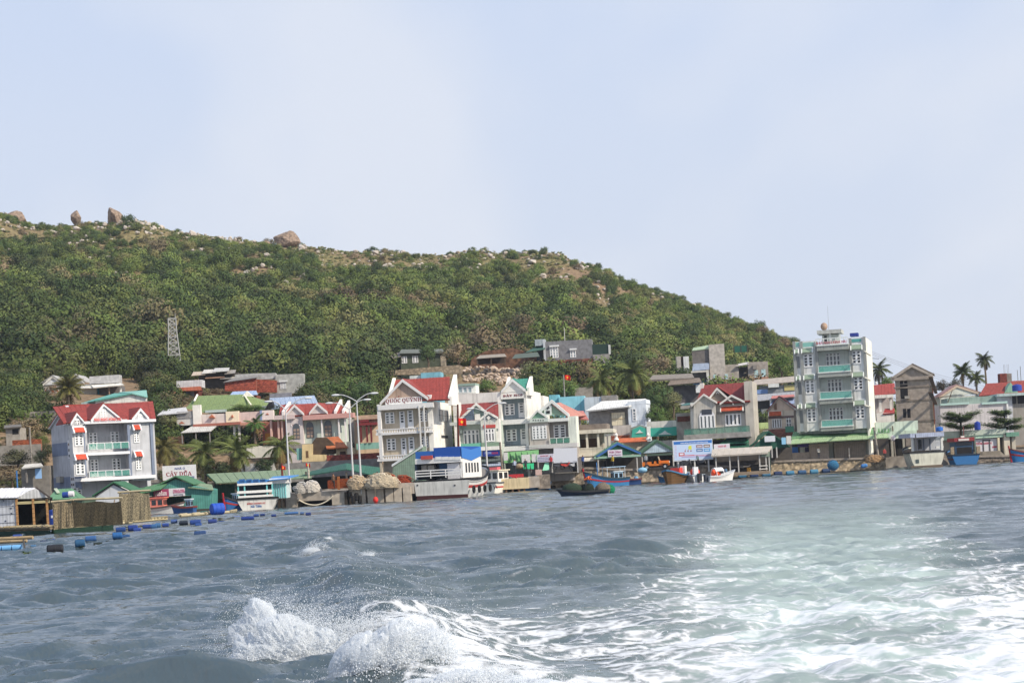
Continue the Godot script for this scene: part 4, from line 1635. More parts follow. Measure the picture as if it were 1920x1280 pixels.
func sign_and_sheds() -> void:
	var green := sh("86997a")
	var dark := sh("2f6a4a")
	var teal := sh("5a9c90")
	thing("restaurant_sign", "large white sign board with red CÂY DỪA lettering among the palms", "sign", at(304, 900, 224))
	pbox("board", [304, 872, 367, 899], -0.2, 0.0, pt("e4e4e6"))
	ptext("CÂY DỪA", [311, 882, 359, 892], 0.0, pn("8c2f38"), true)
	pbox("accent", [347, 881.5, 349, 884], 0.0, 0.06, pn("8c2f38"))
	ptext("NHÀ Ở", [327, 875, 346, 880], 0.0, pn("43528c"))
	ptext("cơm trưa 0 9 800", [329, 893, 364, 897], 0.0, pn("43528c"))
	for p in [310, 360]:
		pbox("post", [p, 898, p + 3, 915], -0.35, -0.2, pn("777777"))
	thing("boathouse", "turquoise corrugated boathouse with green gabled roof and two signs at the water", "boathouse", at(275, 962, 212))
	ppoly("front_wall", [[276, 930], [358, 929], [358, 907], [328, 898], [276, 923]], -0.2, 0.0, teal)
	ppoly("side_wing", [[358, 960], [397, 957], [397, 917], [358, 910]], -4.0, 0.1, teal)
	var r := pr([276, 929, 358, 960], 0)
	var b := fmb()
	b.box(Vector3(r[0], r[1], -7.0), Vector3(r[0] + 0.15, r[3], -0.2))
	b.box(Vector3(r[0], r[1], -7.15), Vector3(r[2] + 0.2, r[3] - 0.2, -7.0))
	put("back_wall", b, sh("3d7a6c"))
	gable_roof("roof", [258, 932], [328, 896], [362, 911], -8.0, 0.5, sh("4f7f5c"))
	pslab("wing_roof", [[352, 913, 0.5], [400, 918, 0.5], [397, 908, -4.4], [352, 903, -4.4]], 0.1, green)
	pbox("pink_sign", [287, 917, 316, 931], 0.02, 0.12, pt("a9496f"))
	ptext("sanđam", [291, 920, 312, 929], 0.14, pn("f0e4ea"), true)
	pbox("white_sign", [316, 915, 346, 930], 0.02, 0.12, pt("dfdde2"))
	ptext("ONGON", [324, 917, 345, 924], 0.14, pn("c06a86"))
	ptext("tươi sống", [325, 925, 343, 929], 0.14, pn("8a8a92"))
	pbox("floor", [278, 956, 396, 962], -7.0, 0.2, wd("5a5048"))
	pbox("railing_panel", [345, 936, 358, 950], -0.5, -0.4, sh("63a596"))
	for i in 5:
		var a := q(282 + i * 28, 960, -1.0)
		var p := fmb()
		p.box(Vector3(a.x - 0.12, a.y - 2.5, -1.1), Vector3(a.x + 0.12, a.y, -0.86))
		put("stilt", p, wd("4c443c"))
	thing("market_shed", "long market shed with pale green sheet roof behind the docked ferry", "shed", at(388, 945, 221))
	pslab("roof", [[404, 905, 1.0], [584, 895, 1.0], [580, 878, -7.0], [388, 888, -7.0]], 0.12, green, null, 0.9)
	pslab("roof_end", [[386, 890, -7.0], [404, 906, 1.0], [404, 904, 1.0], [388, 888, -7.0]], 0.05, dark)
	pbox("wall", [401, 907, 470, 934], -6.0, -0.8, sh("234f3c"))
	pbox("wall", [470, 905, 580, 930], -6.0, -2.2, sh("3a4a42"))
	for p in [399, 440, 500, 560]:
		pbox("post", [p, 905, p + 3, 940], 0.2, 0.45, wd("6b665e"))
	thing("green_shed", "low shed with green sheet roof in front of the guesthouse", "shed", at(92, 940, 206))
	pslab("roof", [[88, 936, 1.0], [160, 933, 1.0], [134, 915, -5.0], [104, 917, -5.0]], 0.12, sh("6b9a74"), null, 0.8)
	pslab("skylight_sheet", [[106, 925, -1.5], [112, 924, -1.5], [106, 916, -4.6], [100, 917, -4.6]], -0.08, sh("c9d4b8"))
	block("wall", [92, 934, 158, 945], -5.0, 0.4, sh("5f7564"), null, 2.0)
	thing("gabled_shed", "small shed with pale gable wall and dark green roof beside the low green shed", "shed", at(172, 938, 206))
	block("wall", [180, 926, 246, 938], -4.0, 0.0, pl("c9ccd4"), null, 2.0)
	gable("gable", [178, 931], [212, 908], [247, 924], -0.3, 0.01, pl("c9ccd4"), sh("4a4e50"), 0.1, 0.1)
	gable_roof("roof", [172, 933], [212, 907], [250, 925], -6.0, 0.3, sh("3f7453"))
	thing("awning_shed", "long low green sheet awning between the gabled shed and the boathouse", "awning", at(240, 930, 210))
	pslab("roof", [[230, 930, 1.0], [300, 916, 1.0], [316, 902, -3.0], [250, 918, -3.0]], 0.12, sh("5a8a60"), null, 0.8)
	for p in [236, 262, 290]:
		pbox("post", [p, 922, p + 2, 945], 0.4, 0.6, wd("6b665e"))

# ================================================================ middle of the picture
func make_middle_quarter() -> void:
	pink_house()
	green_roof_house()
	church_house()
	small_old_houses()
	beige_house()
	red_white_house()
	tall_white_house()
	grey_gabled_house()
	old_balcony_house()
	back_whites()
	stalls()

func pink_house() -> void:
	var pink := pl("d9c3bf")
	var cream := pt("f1e4c8")
	var white := pl("ebe8e4")
	var orn := pt("b56a4c")
	thing("pink_house", "long single storey house with a pink parapet, cream panels and a columned porch", "house", at(345, 842, 262), -4)
	pbox("parapet", [376, 776, 424, 795], -0.4, 0.0, pl("dcd2cf"))
	pbox("parapet", [447, 772, 488, 792], -0.4, 0.0, pink)
	pbox("cream_panel", [423, 771, 447, 791], -0.5, 0.15, cream)
	pbox("white_panel", [489, 769, 512, 787], -0.5, 0.35, pt("efe0da"))
	pbox("blue_edge", [487, 769, 491, 789], -0.5, 0.37, pt("8c9cc0"))
	for a in [[390, 777, 402, 783], [432, 777, 437, 782], [497, 774, 504, 777]]:
		ppoly("ornament", [[a[0], a[3]], [a[2], a[3]], [(a[0] + a[2]) * 0.5, a[1]]], 0.0, 0.42, orn)
	pbox("eave", [361, 793, 450, 798], -0.5, 0.7, pt("a86a5a"))
	pbox("eave", [450, 791, 500, 796], -0.5, 0.6, pt("c9937f"))
	block("back_wall", [372, 797, 500, 845], -6.0, -3.0, pl("8c8f90"), null, 4.0)
	pbox("pink_wall", [447, 797, 500, 832], -3.0, -2.0, pl("c79a8d"))
	for a in [[458, 800, 470, 825], [400, 802, 412, 825], [430, 802, 438, 824]]:
		pbox("doorway", a, -3.0, -1.96, pn("2a2322"))
	for x in [416, 437, 446]:
		pbox("column", [x, 797, x + 4, 830], -0.4, 0.0, white)
	pbox("porch_floor", [372, 838, 500, 846], -3.0, 0.3, co("8f877f"))
	pslab("awning", [[338, 811, 2.6], [394, 808, 2.6], [408, 796, 0.2], [362, 797, 0.2]], 0.1, sh("cfccc6"))
	for p in [340, 366, 392]:
		pbox("awning_post", [p, 810, p + 1.6, 832], 2.3, 2.45, pn("8a8681"))
	block("annex_wall", [330, 778, 374, 797], -3.0, -0.2, pl("d5d3d2"), null, 0.0)
	pbox("annex_panel", [331, 771, 360, 784], -2.0, -0.1, co("a3a1a1"))
	pslab("annex_roof", [[294, 778, 0.2], [352, 772, 0.2], [348, 763, -5.0], [306, 768, -5.0]], 0.12, sh("d6d4d2"))
	pbox("white_pier", [361, 759, 376, 795], -0.6, 0.05, pl("f0eeea"))
	for a in [[334, 790, 346, 794]]:
		ppoly("ornament", [[a[0], a[3]], [a[2], a[3]], [(a[0] + a[2]) * 0.5, a[1]]], 0.0, 0.1, orn)
	pbox("fence", [314, 818, 344, 836], 1.5, 1.62, wd("b48a68"))
	ppoly("bank_wall", [[298, 880], [346, 862], [346, 838], [330, 838]], 0.5, 1.2, sn("b9a58f"))

func green_roof_house() -> void:
	var roof := sh("7f9260")
	thing("green_roof_house", "house with a wide hipped olive green sheet roof and a small white gable", "house", at(360, 790, 284))
	block("wall", [366, 766, 494, 780], -9.0, -0.5, pl("cfd3cf"), null, 6.0)
	pslab("roof", [[338, 776, 0.8], [426, 770, 0.8], [460, 739, -5.0], [368, 742, -5.0]], 0.14, roof, null, 0.8)
	pslab("roof", [[426, 770, 0.8], [500, 767, 0.8], [500, 757, -1.5], [460, 739, -5.0]], 0.14, sh("87995f"), null, 0.8)
	pslab("roof", [[500, 768, 0.6], [506, 754, -6.0], [500, 752, -6.0], [460, 739, -5.0]], 0.1, roof)
	pslab("ridge_strip", [[469, 760, 0.2], [472, 760, 0.2], [459, 741, -4.6], [456, 741, -4.6]], -0.12, pt("dfdcc4"))
	ppoly("white_gable", [[452, 745], [474, 743], [462, 733]], -5.6, -4.2, pl("f4f1ec"))
	pslab("ridge_end", [[362, 752, -2.0], [365, 753, -2.0], [371, 741, -5.0], [368, 740, -5.0]], -0.14, pt("eeeae2"))
	pbox("gutter", [384, 768, 424, 773], 0.3, 0.9, pt("b5c4c4"))
	pbox("chimney", [488, 761, 500, 772], -0.6, 0.4, pl("f0eee8"))

func church_house() -> void:
	var wall := pl("d9cfd0")
	var mint := pl("c3cec7")
	var trim := pt("ece6e4")
	var red := ti("a2473c")
	thing("church_house", "pink and white house with a red roof, small gables and arched windows", "house", at(520, 840, 255), -5)
	block("wall", [536, 776, 636, 834], -7.0, 0.0, mint, null, 4.0)
	block("front_bay", [538, 776, 568, 834], 0.0, 0.7, wall, null, 4.0)
	pbox("fascia", [513, 778, 552, 786], -0.6, 1.0, pt("d7c3bf"))
	pbox("fascia", [567, 776, 662, 785], -0.6, 1.1, pt("cf9f97"))
	pslab("roof", [[522, 780, 0.9], [640, 775, 0.9], [632, 754, -4.0], [526, 759, -4.0]], 0.14, red, null, 0.5)
	pslab("roof", [[640, 775, 0.9], [650, 774, 0.9], [636, 753, -4.0], [630, 753, -4.0]], 0.14, red)
	for g in [[[536, 779], [552, 761], [570, 777]], [[580, 776], [595, 758], [614, 774]]]:
		front(0.75)
		gable("gable", g[0], g[1], g[2], -1.0, 0.1, wall, trim, 0.3)
		gable_roof("dormer_roof", g[0], g[1], g[2], -3.4, 0.2, red)
	front(0)
	for f in [[519, 776, 530, 756], [617, 775, 627, 752], [632, 774, 642, 754]]:
		rake([f[0] + 9, f[1], 1.0], [f[0] + 2, f[3], -4.0], 0.3, trim)
	hood([547, 790, 564, 796], ti("c2553f"), trim, 0.7)
	for a in [[549, 797, 562, 823, 0.7], [574, 794, 588, 821, 0.0], [608, 791, 622, 818, 0.0]]:
		front(a[4])
		var r := pr([a[0], a[1] + 5, a[2], a[3]], 0.05)
		var pts := PackedVector2Array([Vector2(r[0], r[1]), Vector2(r[2], r[1]), Vector2(r[2], r[3])])
		for i in 5:
			var t := PI * (i + 1) / 6.0
			pts.append(Vector2((r[0] + r[2]) * 0.5 + cos(t) * (r[2] - r[0]) * 0.5, r[3] + sin(t) * 0.62))
		pts.append(Vector2(r[0], r[3]))
		var b := fmb()
		b.poly(pts, -0.02, 0.05)
		var o := put("arched_window", b, mat("4a4f55", 0.3, "glass"))
		var k := fmb()
		for i in 2:
			for j in 3:
				var w: float = r[2] - r[0]
				var h: float = r[3] - r[1]
				k.box(Vector3(r[0] + 0.08 + i * w * 0.48, r[1] + 0.08 + j * h * 0.32, 0.04), Vector3(r[0] + w * 0.44 + i * w * 0.48, r[1] + h * 0.28 + j * h * 0.32, 0.08))
		put("shutter", k, pt("a58f80"), o)
	front(0)
	for x in [602, 634, 646]:
		pbox("column", [x, 785, x + 2.6, 828], 0.5, 0.8, trim)
	block("porch", [492, 790, 538, 838], -5.0, -2.0, pl("a7685a"), null, 4.0)
	for x in [506, 520, 527]:
		pbox("porch_column", [x, 788, x + 3.4, 822], 0.0, 0.35, pt("dcb4a6"))
	pbox("orange_door", [497, 812, 506, 832], -2.0, -1.9, pt("c58438"))
	pbox("porch_floor", [492, 832, 640, 840], -2.0, 1.0, co("a09a92"))
	thing("blue_roof_hall", "hall with a big pale blue sheet roof behind the red roofed house", "hall", at(500, 772, 276))
	pslab("roof", [[508, 766, 0.5], [598, 760, 0.5], [589, 741, -6.0], [505, 746, -6.0]], 0.14, sh("a7b7cf"), null, 0.7)
	ppoly("dark_gable", [[495, 768], [516, 768], [507, 749]], -2.0, 0.4, sh("26262a"))
	block("wall", [510, 764, 596, 775], -6.0, 0.0, pl("b8b6b4"), null, 5.0)
	pbox("grey_parapet", [505, 737, 546, 747], -7.0, -6.2, co("8b8a90"))

func small_old_houses() -> void:
	var cream := pl("e0c99c")
	thing("old_cream_house", "old cream house with a broken tiled roof and a dark open gable", "house", at(560, 866, 248))
	ppoly("wall", [[566, 866], [612, 864], [612, 852], [586, 852], [586, 832], [566, 833]], -4.0, 0.0, cream)
	ppoly("dark_gable", [[585, 853], [632, 850], [632, 838], [611, 820], [592, 820], [585, 830]], -2.0, -0.4, co("5b4c3e"))
	pslab("roof", [[612, 840, 0.5], [652, 838, 0.5], [634, 818, -4.0], [604, 820, -4.0]], 0.15, ti("bf6f45"))
	pbox("wall", [630, 840, 662, 854], -3.0, -0.3, pl("dcc9a6"))
	pbox("doorway", [637, 846, 648, 854], -0.5, -0.27, pn("4f3c30"))
	pbox("gate_pillar", [650, 828, 658, 856], -0.6, 0.1, pl("e0d6c0"))
	pbox("doorway", [573, 845, 578, 858], -0.2, 0.02, pn("6a5138"))
	pbox("teal_wall", [556, 840, 567, 862], -3.0, -0.3, pl("7fb0ae"))
	thing("brick_wall", "long red brick wall with a grey base behind the green market roofs", "wall", at(612, 880, 246))
	block("wall", [612, 851, 712, 864], -0.3, 0.0, br("9c5242"))
	block("base", [522, 864, 712, 886], -0.5, 0.05, co("8f8d8b"), null, 2.0)
	thing("low_white_wall", "low white wall with a pale band behind the palms", "wall", at(450, 880, 244))
	block("wall", [452, 868, 516, 884], -0.4, 0.0, pl("cfcdcb"), null, 2.0)
	block("garden_wall", [462, 836, 512, 858], -3.4, -3.0, pl("d6d2c8"), null, 0.0)
	thing("pergola_house", "small peach house with a dark red pergola in front", "house", at(664, 842, 262))
	block("wall", [664, 782, 712, 845], -5.0, -1.4, pl("d8bda6"), null, 3.0)
	pbox("roof_edge", [664, 778, 712, 786], -1.5, -0.6, co("c4a791"))
	for x in [675, 686, 694]:
		pbox("pergola_post", [x, 797, x + 3.2, 829], 0.0, 0.25, pt("6a1f26"))
	pbox("pergola_beam", [668, 792, 706, 797], -1.4, 0.4, pt("7a2c30"))
	pbox("pergola_beam", [674, 787, 690, 791], -1.4, 0.2, pt("7a2c30"))
	pbox("low_wall", [668, 830, 712, 842], -0.2, 0.0, pl("86b3ac"))
	pbox("window", [648, 795, 656, 822], -0.4, -0.3, pn("3a3a3e"))
	thing("grey_terrace_house", "plain grey white house wall between the pergola and the arched window house", "house", at(640, 842, 266))
	block("wall", [638, 786, 672, 842], -5.0, -1.0, pl("cfcac6"), null, 3.0)
	pbox("red_awning", [640, 799, 654, 806], -0.9, 0.3, sh("a74b43"))

func rake(p0: Array, p1: Array, wide: float, m: Material, high := 0.35) -> void:
	# a parapet that climbs with the roof, from [px, py, z] at the eave to [px, py, z] at the ridge
	var a := q(p0[0], p0[1], p0[2])
	var b := q(p1[0], p1[1], p1[2])
	var k := fmb()
	var f: Array = []
	var g: Array = []
	for s in [[a.y - 0.7, p0[2]], [a.y - 0.7, p1[2] - 0.5], [b.y + high * 0.5, p1[2]], [a.y + high, p0[2]]]:
		f.append(Vector3(a.x + wide, s[0], s[1]))
		g.append(Vector3(a.x, s[0], s[1]))
	k.prism(f, g)
	put("parapet_fin", k, m)

func beige_house() -> void:
	var beige := pl("bcb1a1")
	var trim := pt("e3e1df")
	var white := pl("efedea")
	var red := ti("9e453c")
	thing("beige_house", "three storey beige house with white balconies, big red roof and QUỐC QUỲNH sign", "house", at(718, 888, 240), -8)
	var w: float = q(815, 830).x
	var ytop: float = q(760, 762).y
	var y2: float = q(764, 811).y
	var y1: float = q(768, 860).y
	var b := mb()
	b.box(Vector3(0.1, -1.0, -13.0), Vector3(w - 0.6, ytop, 0.0))
	put("wall", b, beige)
	b = mb()
	b.box(Vector3(w - 0.6, -1.0, -13.5), Vector3(w, ytop + 0.5, 0.5))
	put("side_wall", b, white)
	# balconies with a patterned parapet
	for k in [[712, 802, 817, 813], [714, 851, 820, 862]]:
		var r := pr(k, 0.9)
		var s := fmb()
		s.box(Vector3(-0.4, r[1], 0.0), Vector3(w, r[1] + 0.28, 1.2))
		put("balcony_slab", s, trim)
		var p := fmb()
		var n := 22
		for i in n:
			var x0 := lerpf(-0.3, w - 0.1, float(i) / n)
			p.box(Vector3(x0, r[1] + 0.28, 1.02), Vector3(x0 + 0.16, r[3] - 0.1, 1.12))
		p.box(Vector3(-0.4, r[3] - 0.12, 0.98), Vector3(w, r[3], 1.18))
		put("balustrade", p, trim)
	pbox("column", [709, 758, 715, 862], 0.6, 1.2, trim)
	pbox("column", [712, 862, 716, 890], 0.6, 1.1, beige)
	pbox("cornice", [708, 757, 812, 766], -0.5, 1.3, trim)
	# sign and gable
	front(0.9)
	gable("gable", [713, 758], [755, 714], [803, 748], -1.6, 0.0, pl("b29a8c"), trim, 0.32, 0.35)
	pbox("sign_board", [722, 745, 791, 757], 0.02, 0.2, pt("f0efec"))
	ptext("QUỐC QUỲNH", [723, 744, 790, 756], 0.2, pn("7c1f24"), true)
	ppoly("accent", [[745.5, 744.5], [747, 744.5], [749, 742], [747, 742]], 0.2, 0.26, pn("7c1f24"))
	front(0)
	pslab("roof", [[735, 752, 1.1], [843, 748, 1.1], [843, 706, -4.0], [741, 712, -4.0]], 0.18, red, null, 0.42)
	gable_roof("dormer_roof", [711, 759], [755, 713], [805, 748], -6.0, 1.0, red, 0.1)
	rake([724, 758, 0.9], [738, 711, -4.0], 0.4, white)
	rake([840, 749, 1.0], [844, 705, -4.0], 0.45, white)
	pbox("urn", [799, 740, 808, 750], 0.2, 0.9, trim)
	# windows and doors
	for a in [[722, 773, 739, 794, 3], [785, 769, 801, 790, 3], [725, 822, 742, 844, 3], [788, 818, 803, 839, 3]]:
		pwin([a[0], a[1], a[2], a[3]], 2, a[4], 0.26, null, null, "window", 0.58)
	for a in [[749, 771, 759, 804], [764, 769, 775, 803], [752, 821, 762, 853], [766, 819, 777, 852]]:
		pwin(a, 1, 3, 0.16, null, null, "door", 0.52, 0.36)
	right_side(w)
	var b2 := pr([823, 768, 840, 790], 0)
	pwin([824, 768, 840, 790], 2, 1, 0.0, pt("9aa0a4"), null, "window", 0.8)
	pbox("vent", [828, 816, 840, 821], 0.0, 0.05, pn("3a3a3c"))
	front(0)
	for a in [[795, 760, 797.5, 845], [786, 760, 788.5, 843]]:
		pbox("drain_pipe", a, 1.25, 1.4, pt("d9d7d3"))
	pbox("shop_front", [722, 866, 812, 890], 0.0, 0.06, co("a79c90"))

func red_white_house() -> void:
	var white := pl("ecebea")
	var mint := pl("b9c5c0")
	var red := ti("93403a")
	thing("red_gable_house", "narrow white house with a crimson roof, two front gables and green balconies", "house", at(858, 892, 242), -6)
	var w: float = q(937, 820).x
	var yt: float = q(895, 790).y
	var b := mb()
	b.box(Vector3(0, -1.0, -12.0), Vector3(w, yt, -0.6))
	put("wall", b, mint)
	pbox("side_pier", [852, 753, 860, 842], -3.0, 0.5, white)
	pbox("side_pier", [928, 785, 937, 842], -1.5, 0.4, white)
	pbox("cornice", [843, 790, 905, 796], -0.6, 0.6, pt("c3cac6"))
	front(0.3)
	gable("gable", [861, 788], [893, 758], [925, 784], -1.0, 0.0, pl("8fa39c"), white, 0.3, 0.3)
	pbox("niche", [890, 776, 900, 787], 0.0, 0.2, white)
	for i in 6:
		pbox("batten", [866 + i * 4, 780 - i * 2.5, 868 + i * 4, 788], 0.0, 0.1, pt("6d7a96"))
	front(0.9)
	gable("gable", [900, 787], [916, 774], [934, 784], -1.4, 0.0, pl("8d9aa4"), white, 0.26, 0.2)
	pbox("wall_bay", [902, 786, 930, 830], -1.5, -0.02, pl("d4d9d6"))
	ppoly("diamond", [[912, 783], [916, 787], [920, 783], [916, 779]], 0.0, 0.12, white)
	pbox("red_sign", [906, 796, 929, 802], 0.0, 0.12, pt("c0524c"))
	front(-0.6)
	pslab("roof", [[860, 787, 0.9], [935, 783, 0.9], [934, 753, -4.5], [861, 758, -4.5]], 0.16, red, null, 0.45)
	front(-0.6)
	pwin([869, 806, 899, 834], 4, 1, 0.26, null, null, "window", 0.48, 0.1)
	front(0.88)
	pwin([910, 804, 927, 828], 3, 1, 0.3, null, null, "window", 0.45, 0.1)
	front(0)
	for a in [[862, 806, 866, 812], [928, 803, 934, 808]]:
		pbox("grey_band", a, -0.6, 0.42, pt("7f8a87"))
	pbox("balcony_slab", [855, 838, 938, 845], -0.6, 1.3, white)
	pbox("balcony_panel", [864, 831, 902, 839], 1.0, 1.1, pt("6db29c"))
	pbox("balcony_panel", [903, 829, 936, 838], 1.1, 1.2, pt("849c88"))
	# shop
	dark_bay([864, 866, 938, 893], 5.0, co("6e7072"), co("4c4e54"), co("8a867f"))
	pbox("shop_sign", [905, 843, 938, 855], 1.0, 1.2, pt("1f3388"))
	ptext("PHƯƠNG", [909, 847, 921, 851], 1.2, pn("9fb4e4"))
	ptext("NGA", [922, 847, 934, 851], 1.2, pn("b03a55"))
	pbox("small_sign", [896, 846, 904, 856], 0.9, 1.05, pt("cfd0da"))
	pslab("awning", [[866, 876, 2.4], [940, 872, 2.4], [938, 866, 0.6], [866, 869, 0.6]], 0.08, sh("a9b5c8"))
	pslab("grey_awning", [[864, 868, 1.6], [940, 863, 1.6], [938, 855, 0.4], [864, 859, 0.4]], 0.08, sh("5f6a68"))
	pbox("counter", [925, 889, 940, 894], 0.4, 1.4, pt("4a78b8"))

func tall_white_house() -> void:
	var white := pl("f1f0ee")
	var blue := pl("8b9aa6")
	var trim := pt("e8e7e5")
	thing("tall_white_house", "tall narrow white house with teal roof, blue grey balconies and BẢY HỢI lettering", "house", at(944, 892, 243), -9)
	var w: float = q(990, 800).x
	var y3: float = q(965, 745).y
	var b := mb()
	b.box(Vector3(0, -1.0, -13.0), Vector3(w - 0.3, y3, -1.4))
	put("wall", b, blue)
	b = mb()
	b.box(Vector3(w - 0.3, -1.0, -13.0), Vector3(w + 0.05, y3 + 0.9, 0.3))
	put("side_wall", b, white)
	pbox("front_pier", [935, 735, 941, 842], -1.4, 0.25, white)
	pbox("attic", [938, 731, 987, 747], -1.4, 0.3, white)
	pbox("floor_slab", [940, 786, 990, 795], -1.4, 0.4, trim)
	pbox("floor_slab", [942, 836, 993, 845], -1.4, 0.6, trim)
	front(0.35)
	gable("gable", [940, 736], [961, 713], [986, 733], -1.0, 0.0, white, trim, 0.34, 0.25)
	gable_roof("roof", [938, 737], [961, 712], [988, 733], -5.0, 0.2, ti("3f8f7c"))
	front(0)
	pslab("roof", [[950, 731, 0.0], [992, 729, 0.0], [990, 709, -3.4], [954, 712, -3.4]], 0.16, ti("4c9c88"), null, 0.4)
	rake([946, 733, 0.1], [950, 709, -3.4], 0.35, white)
	rake([987, 731, 0.1], [992, 708, -3.4], 0.4, white)
	ptext("BẢY HỢI", [943, 738, 980, 743], 0.32, pn("7c2a2c"), true)
	front(-1.4)
	for a in [[946, 757, 965, 778], [949, 805, 969, 827]]:
		pwin(a, 2, 3, 0.24, null, null, "window", 0.55)
	for a in [[972, 755, 984, 783], [976, 804, 988, 833]]:
		pwin(a, 1, 3, 0.16, null, null, "door", 0.5, 0.36)
	right_side(w + 0.05)
	pbox("ledge", [988, 783, 1006, 786], 0.0, 0.1, trim)
	front(0)
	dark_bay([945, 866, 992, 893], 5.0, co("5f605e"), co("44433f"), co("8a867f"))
	# the white block behind, with its roof room
	thing("white_block", "plain white house block with a glazed roof room between the red roofs", "house", at(860, 790, 258), -8)
	block("wall", [849, 737, 940, 790], -8.0, 0.0, pl("e7e0dd"), null, 6.0)
	block("roof_room", [857, 722, 892, 738], -4.0, -1.0, pl("dfe3e2"))
	front(-1.0)
	for x in [859, 868, 877]:
		pwin([x, 725, x + 8, 736], 1, 1, 0.0, null, mat("8fa0a4", 0.2, "glass"), "window", 0.75)
	pbox("roof_slab", [855, 719, 891, 723], -3.2, 0.3, pt("93a89c"))
	front(0)
	block("side_block", [1000, 742, 1020, 790], -8.0, -2.0, white, null, 6.0)

func grey_gabled_house() -> void:
	var grey := pl("b7b1ad")
	var mint := pl("7fa592")
	var trim := pt("e4e5e1")
	thing("grey_gabled_house", "two storey grey house with mint green gables, white shutters and shop awnings", "house", at(993, 890, 240), -11)
	var w: float = q(1068, 810).x
	var yt: float = q(1030, 786).y
	var b := mb()
	b.box(Vector3(0, -1.0, -10.0), Vector3(w, yt, -1.0))
	put("wall", b, pl("a39d9c"))
	pbox("front_bay", [992, 788, 1029, 838], -1.0, 0.3, grey)
	pbox("parapet", [990, 785, 1066, 791], -1.0, 0.5, trim)
	front(0.5)
	gable("gable", [994, 786], [1008, 770], [1026, 782], -1.0, 0.0, mint, trim, 0.26, 0.2)
	pbox("pierced_band", [993, 784, 1028, 791], -0.1, 0.14, pt("cfd8d0"))
	for i in 5:
		pbox("slot", [999 + i * 4.6, 786.5, 1001 + i * 4.6, 789], 0.14, 0.16, pn("3c4642"))
	front(-0.4)
	gable("gable", [1008, 776], [1035, 753], [1068, 780], -1.0, 0.0, pl("8faa98"), trim, 0.4, 0.3)
	ppoly("white_panel", [[1020, 778], [1034, 778], [1034, 760], [1027, 756], [1020, 762]], 0.0, 0.15, pt("dfe3df"))
	ppoly("diamond_light", [[1023, 764], [1027, 768], [1031, 764], [1027, 760]], 0.15, 0.2, mat("3a3f42", 0.5, "glass"))
	pbox("attic_vent", [1024, 770, 1031, 775], 0.15, 0.2, pn("2a2c2e"))
	pslab("roof", [[1036, 757, 0.2], [1070, 782, 0.2], [1100, 778, -9.0], [1050, 754, -9.0]], 0.16, ti("c98b7c"))
	front(0.3)
	pwin([998, 798, 1025, 823], 4, 4, 0.14, null, mat("6a6e72", 0.3, "glass"), "window", 0.42)
	front(-1.0)
	pwin([1038, 796, 1061, 821], 2, 4, 0.2, null, null, "window", 0.6)
	front(0)
	balustrade([1031, 820, 1069, 831], 0.5, mat("4f9a80", 0.12, "green_glass"), trim, null, 3)
	pbox("balcony_slab", [992, 832, 1082, 840], -1.0, 0.7, pt("cfccc8"))
	pbox("side_pier", [1066, 780, 1081, 838], -2.0, 0.2, pl("e2e8e0"))
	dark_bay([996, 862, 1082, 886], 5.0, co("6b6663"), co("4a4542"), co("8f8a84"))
	# awnings over the shops
	pslab("green_tarp", [[945, 868, 4.2], [1010, 862, 4.2], [1010, 843, 1.2], [945, 848, 1.2]], 0.05, cl("6fa06c"))
	for i in 5:
		var a := q(955 + i * 11, 862, 4.3)
		var k := mb()
		k.prism([Vector3(a.x, a.y - 0.3, 4.4), Vector3(a.x + 0.35, a.y + 0.2, 4.3), Vector3(a.x - 0.25, a.y + 1.1, 2.6)], [Vector3(a.x, a.y - 0.5, 4.2), Vector3(a.x + 0.35, a.y, 4.1), Vector3(a.x - 0.25, a.y + 0.9, 2.4)])
		put("tarp_fold", k, cl("3f6a4a"))
	pslab("grey_tarp", [[1038, 868, 3.4], [1083, 866, 3.4], [1082, 839, 0.8], [1038, 840, 0.8]], 0.05, cl("a9abb2"))
	for a in [[944, 848, 952, 863], [978, 852, 994, 867], [997, 851, 1006, 866]]:
		pbox("white_banner", a, 4.3, 4.36, pt("e9e7e4"))
	pbox("shop_sign", [1007, 851, 1038, 866], 4.3, 4.45, pt("d7d4e2"))
	ptext("QUÁN BÉ", [1013, 853, 1028, 856], 4.45, pn("b54a58"))
	for i in 3:
		ptext("hải sản tươi sống các loại", [1009, 857 + i * 3, 1035, 859 + i * 3], 4.45, pn("6b6f9c"))
	for x in [1008, 1034, 1082]:
		pbox("awning_post", [x, 864, x + 2, 886], 3.3, 3.5, pt("c9c6c2"))

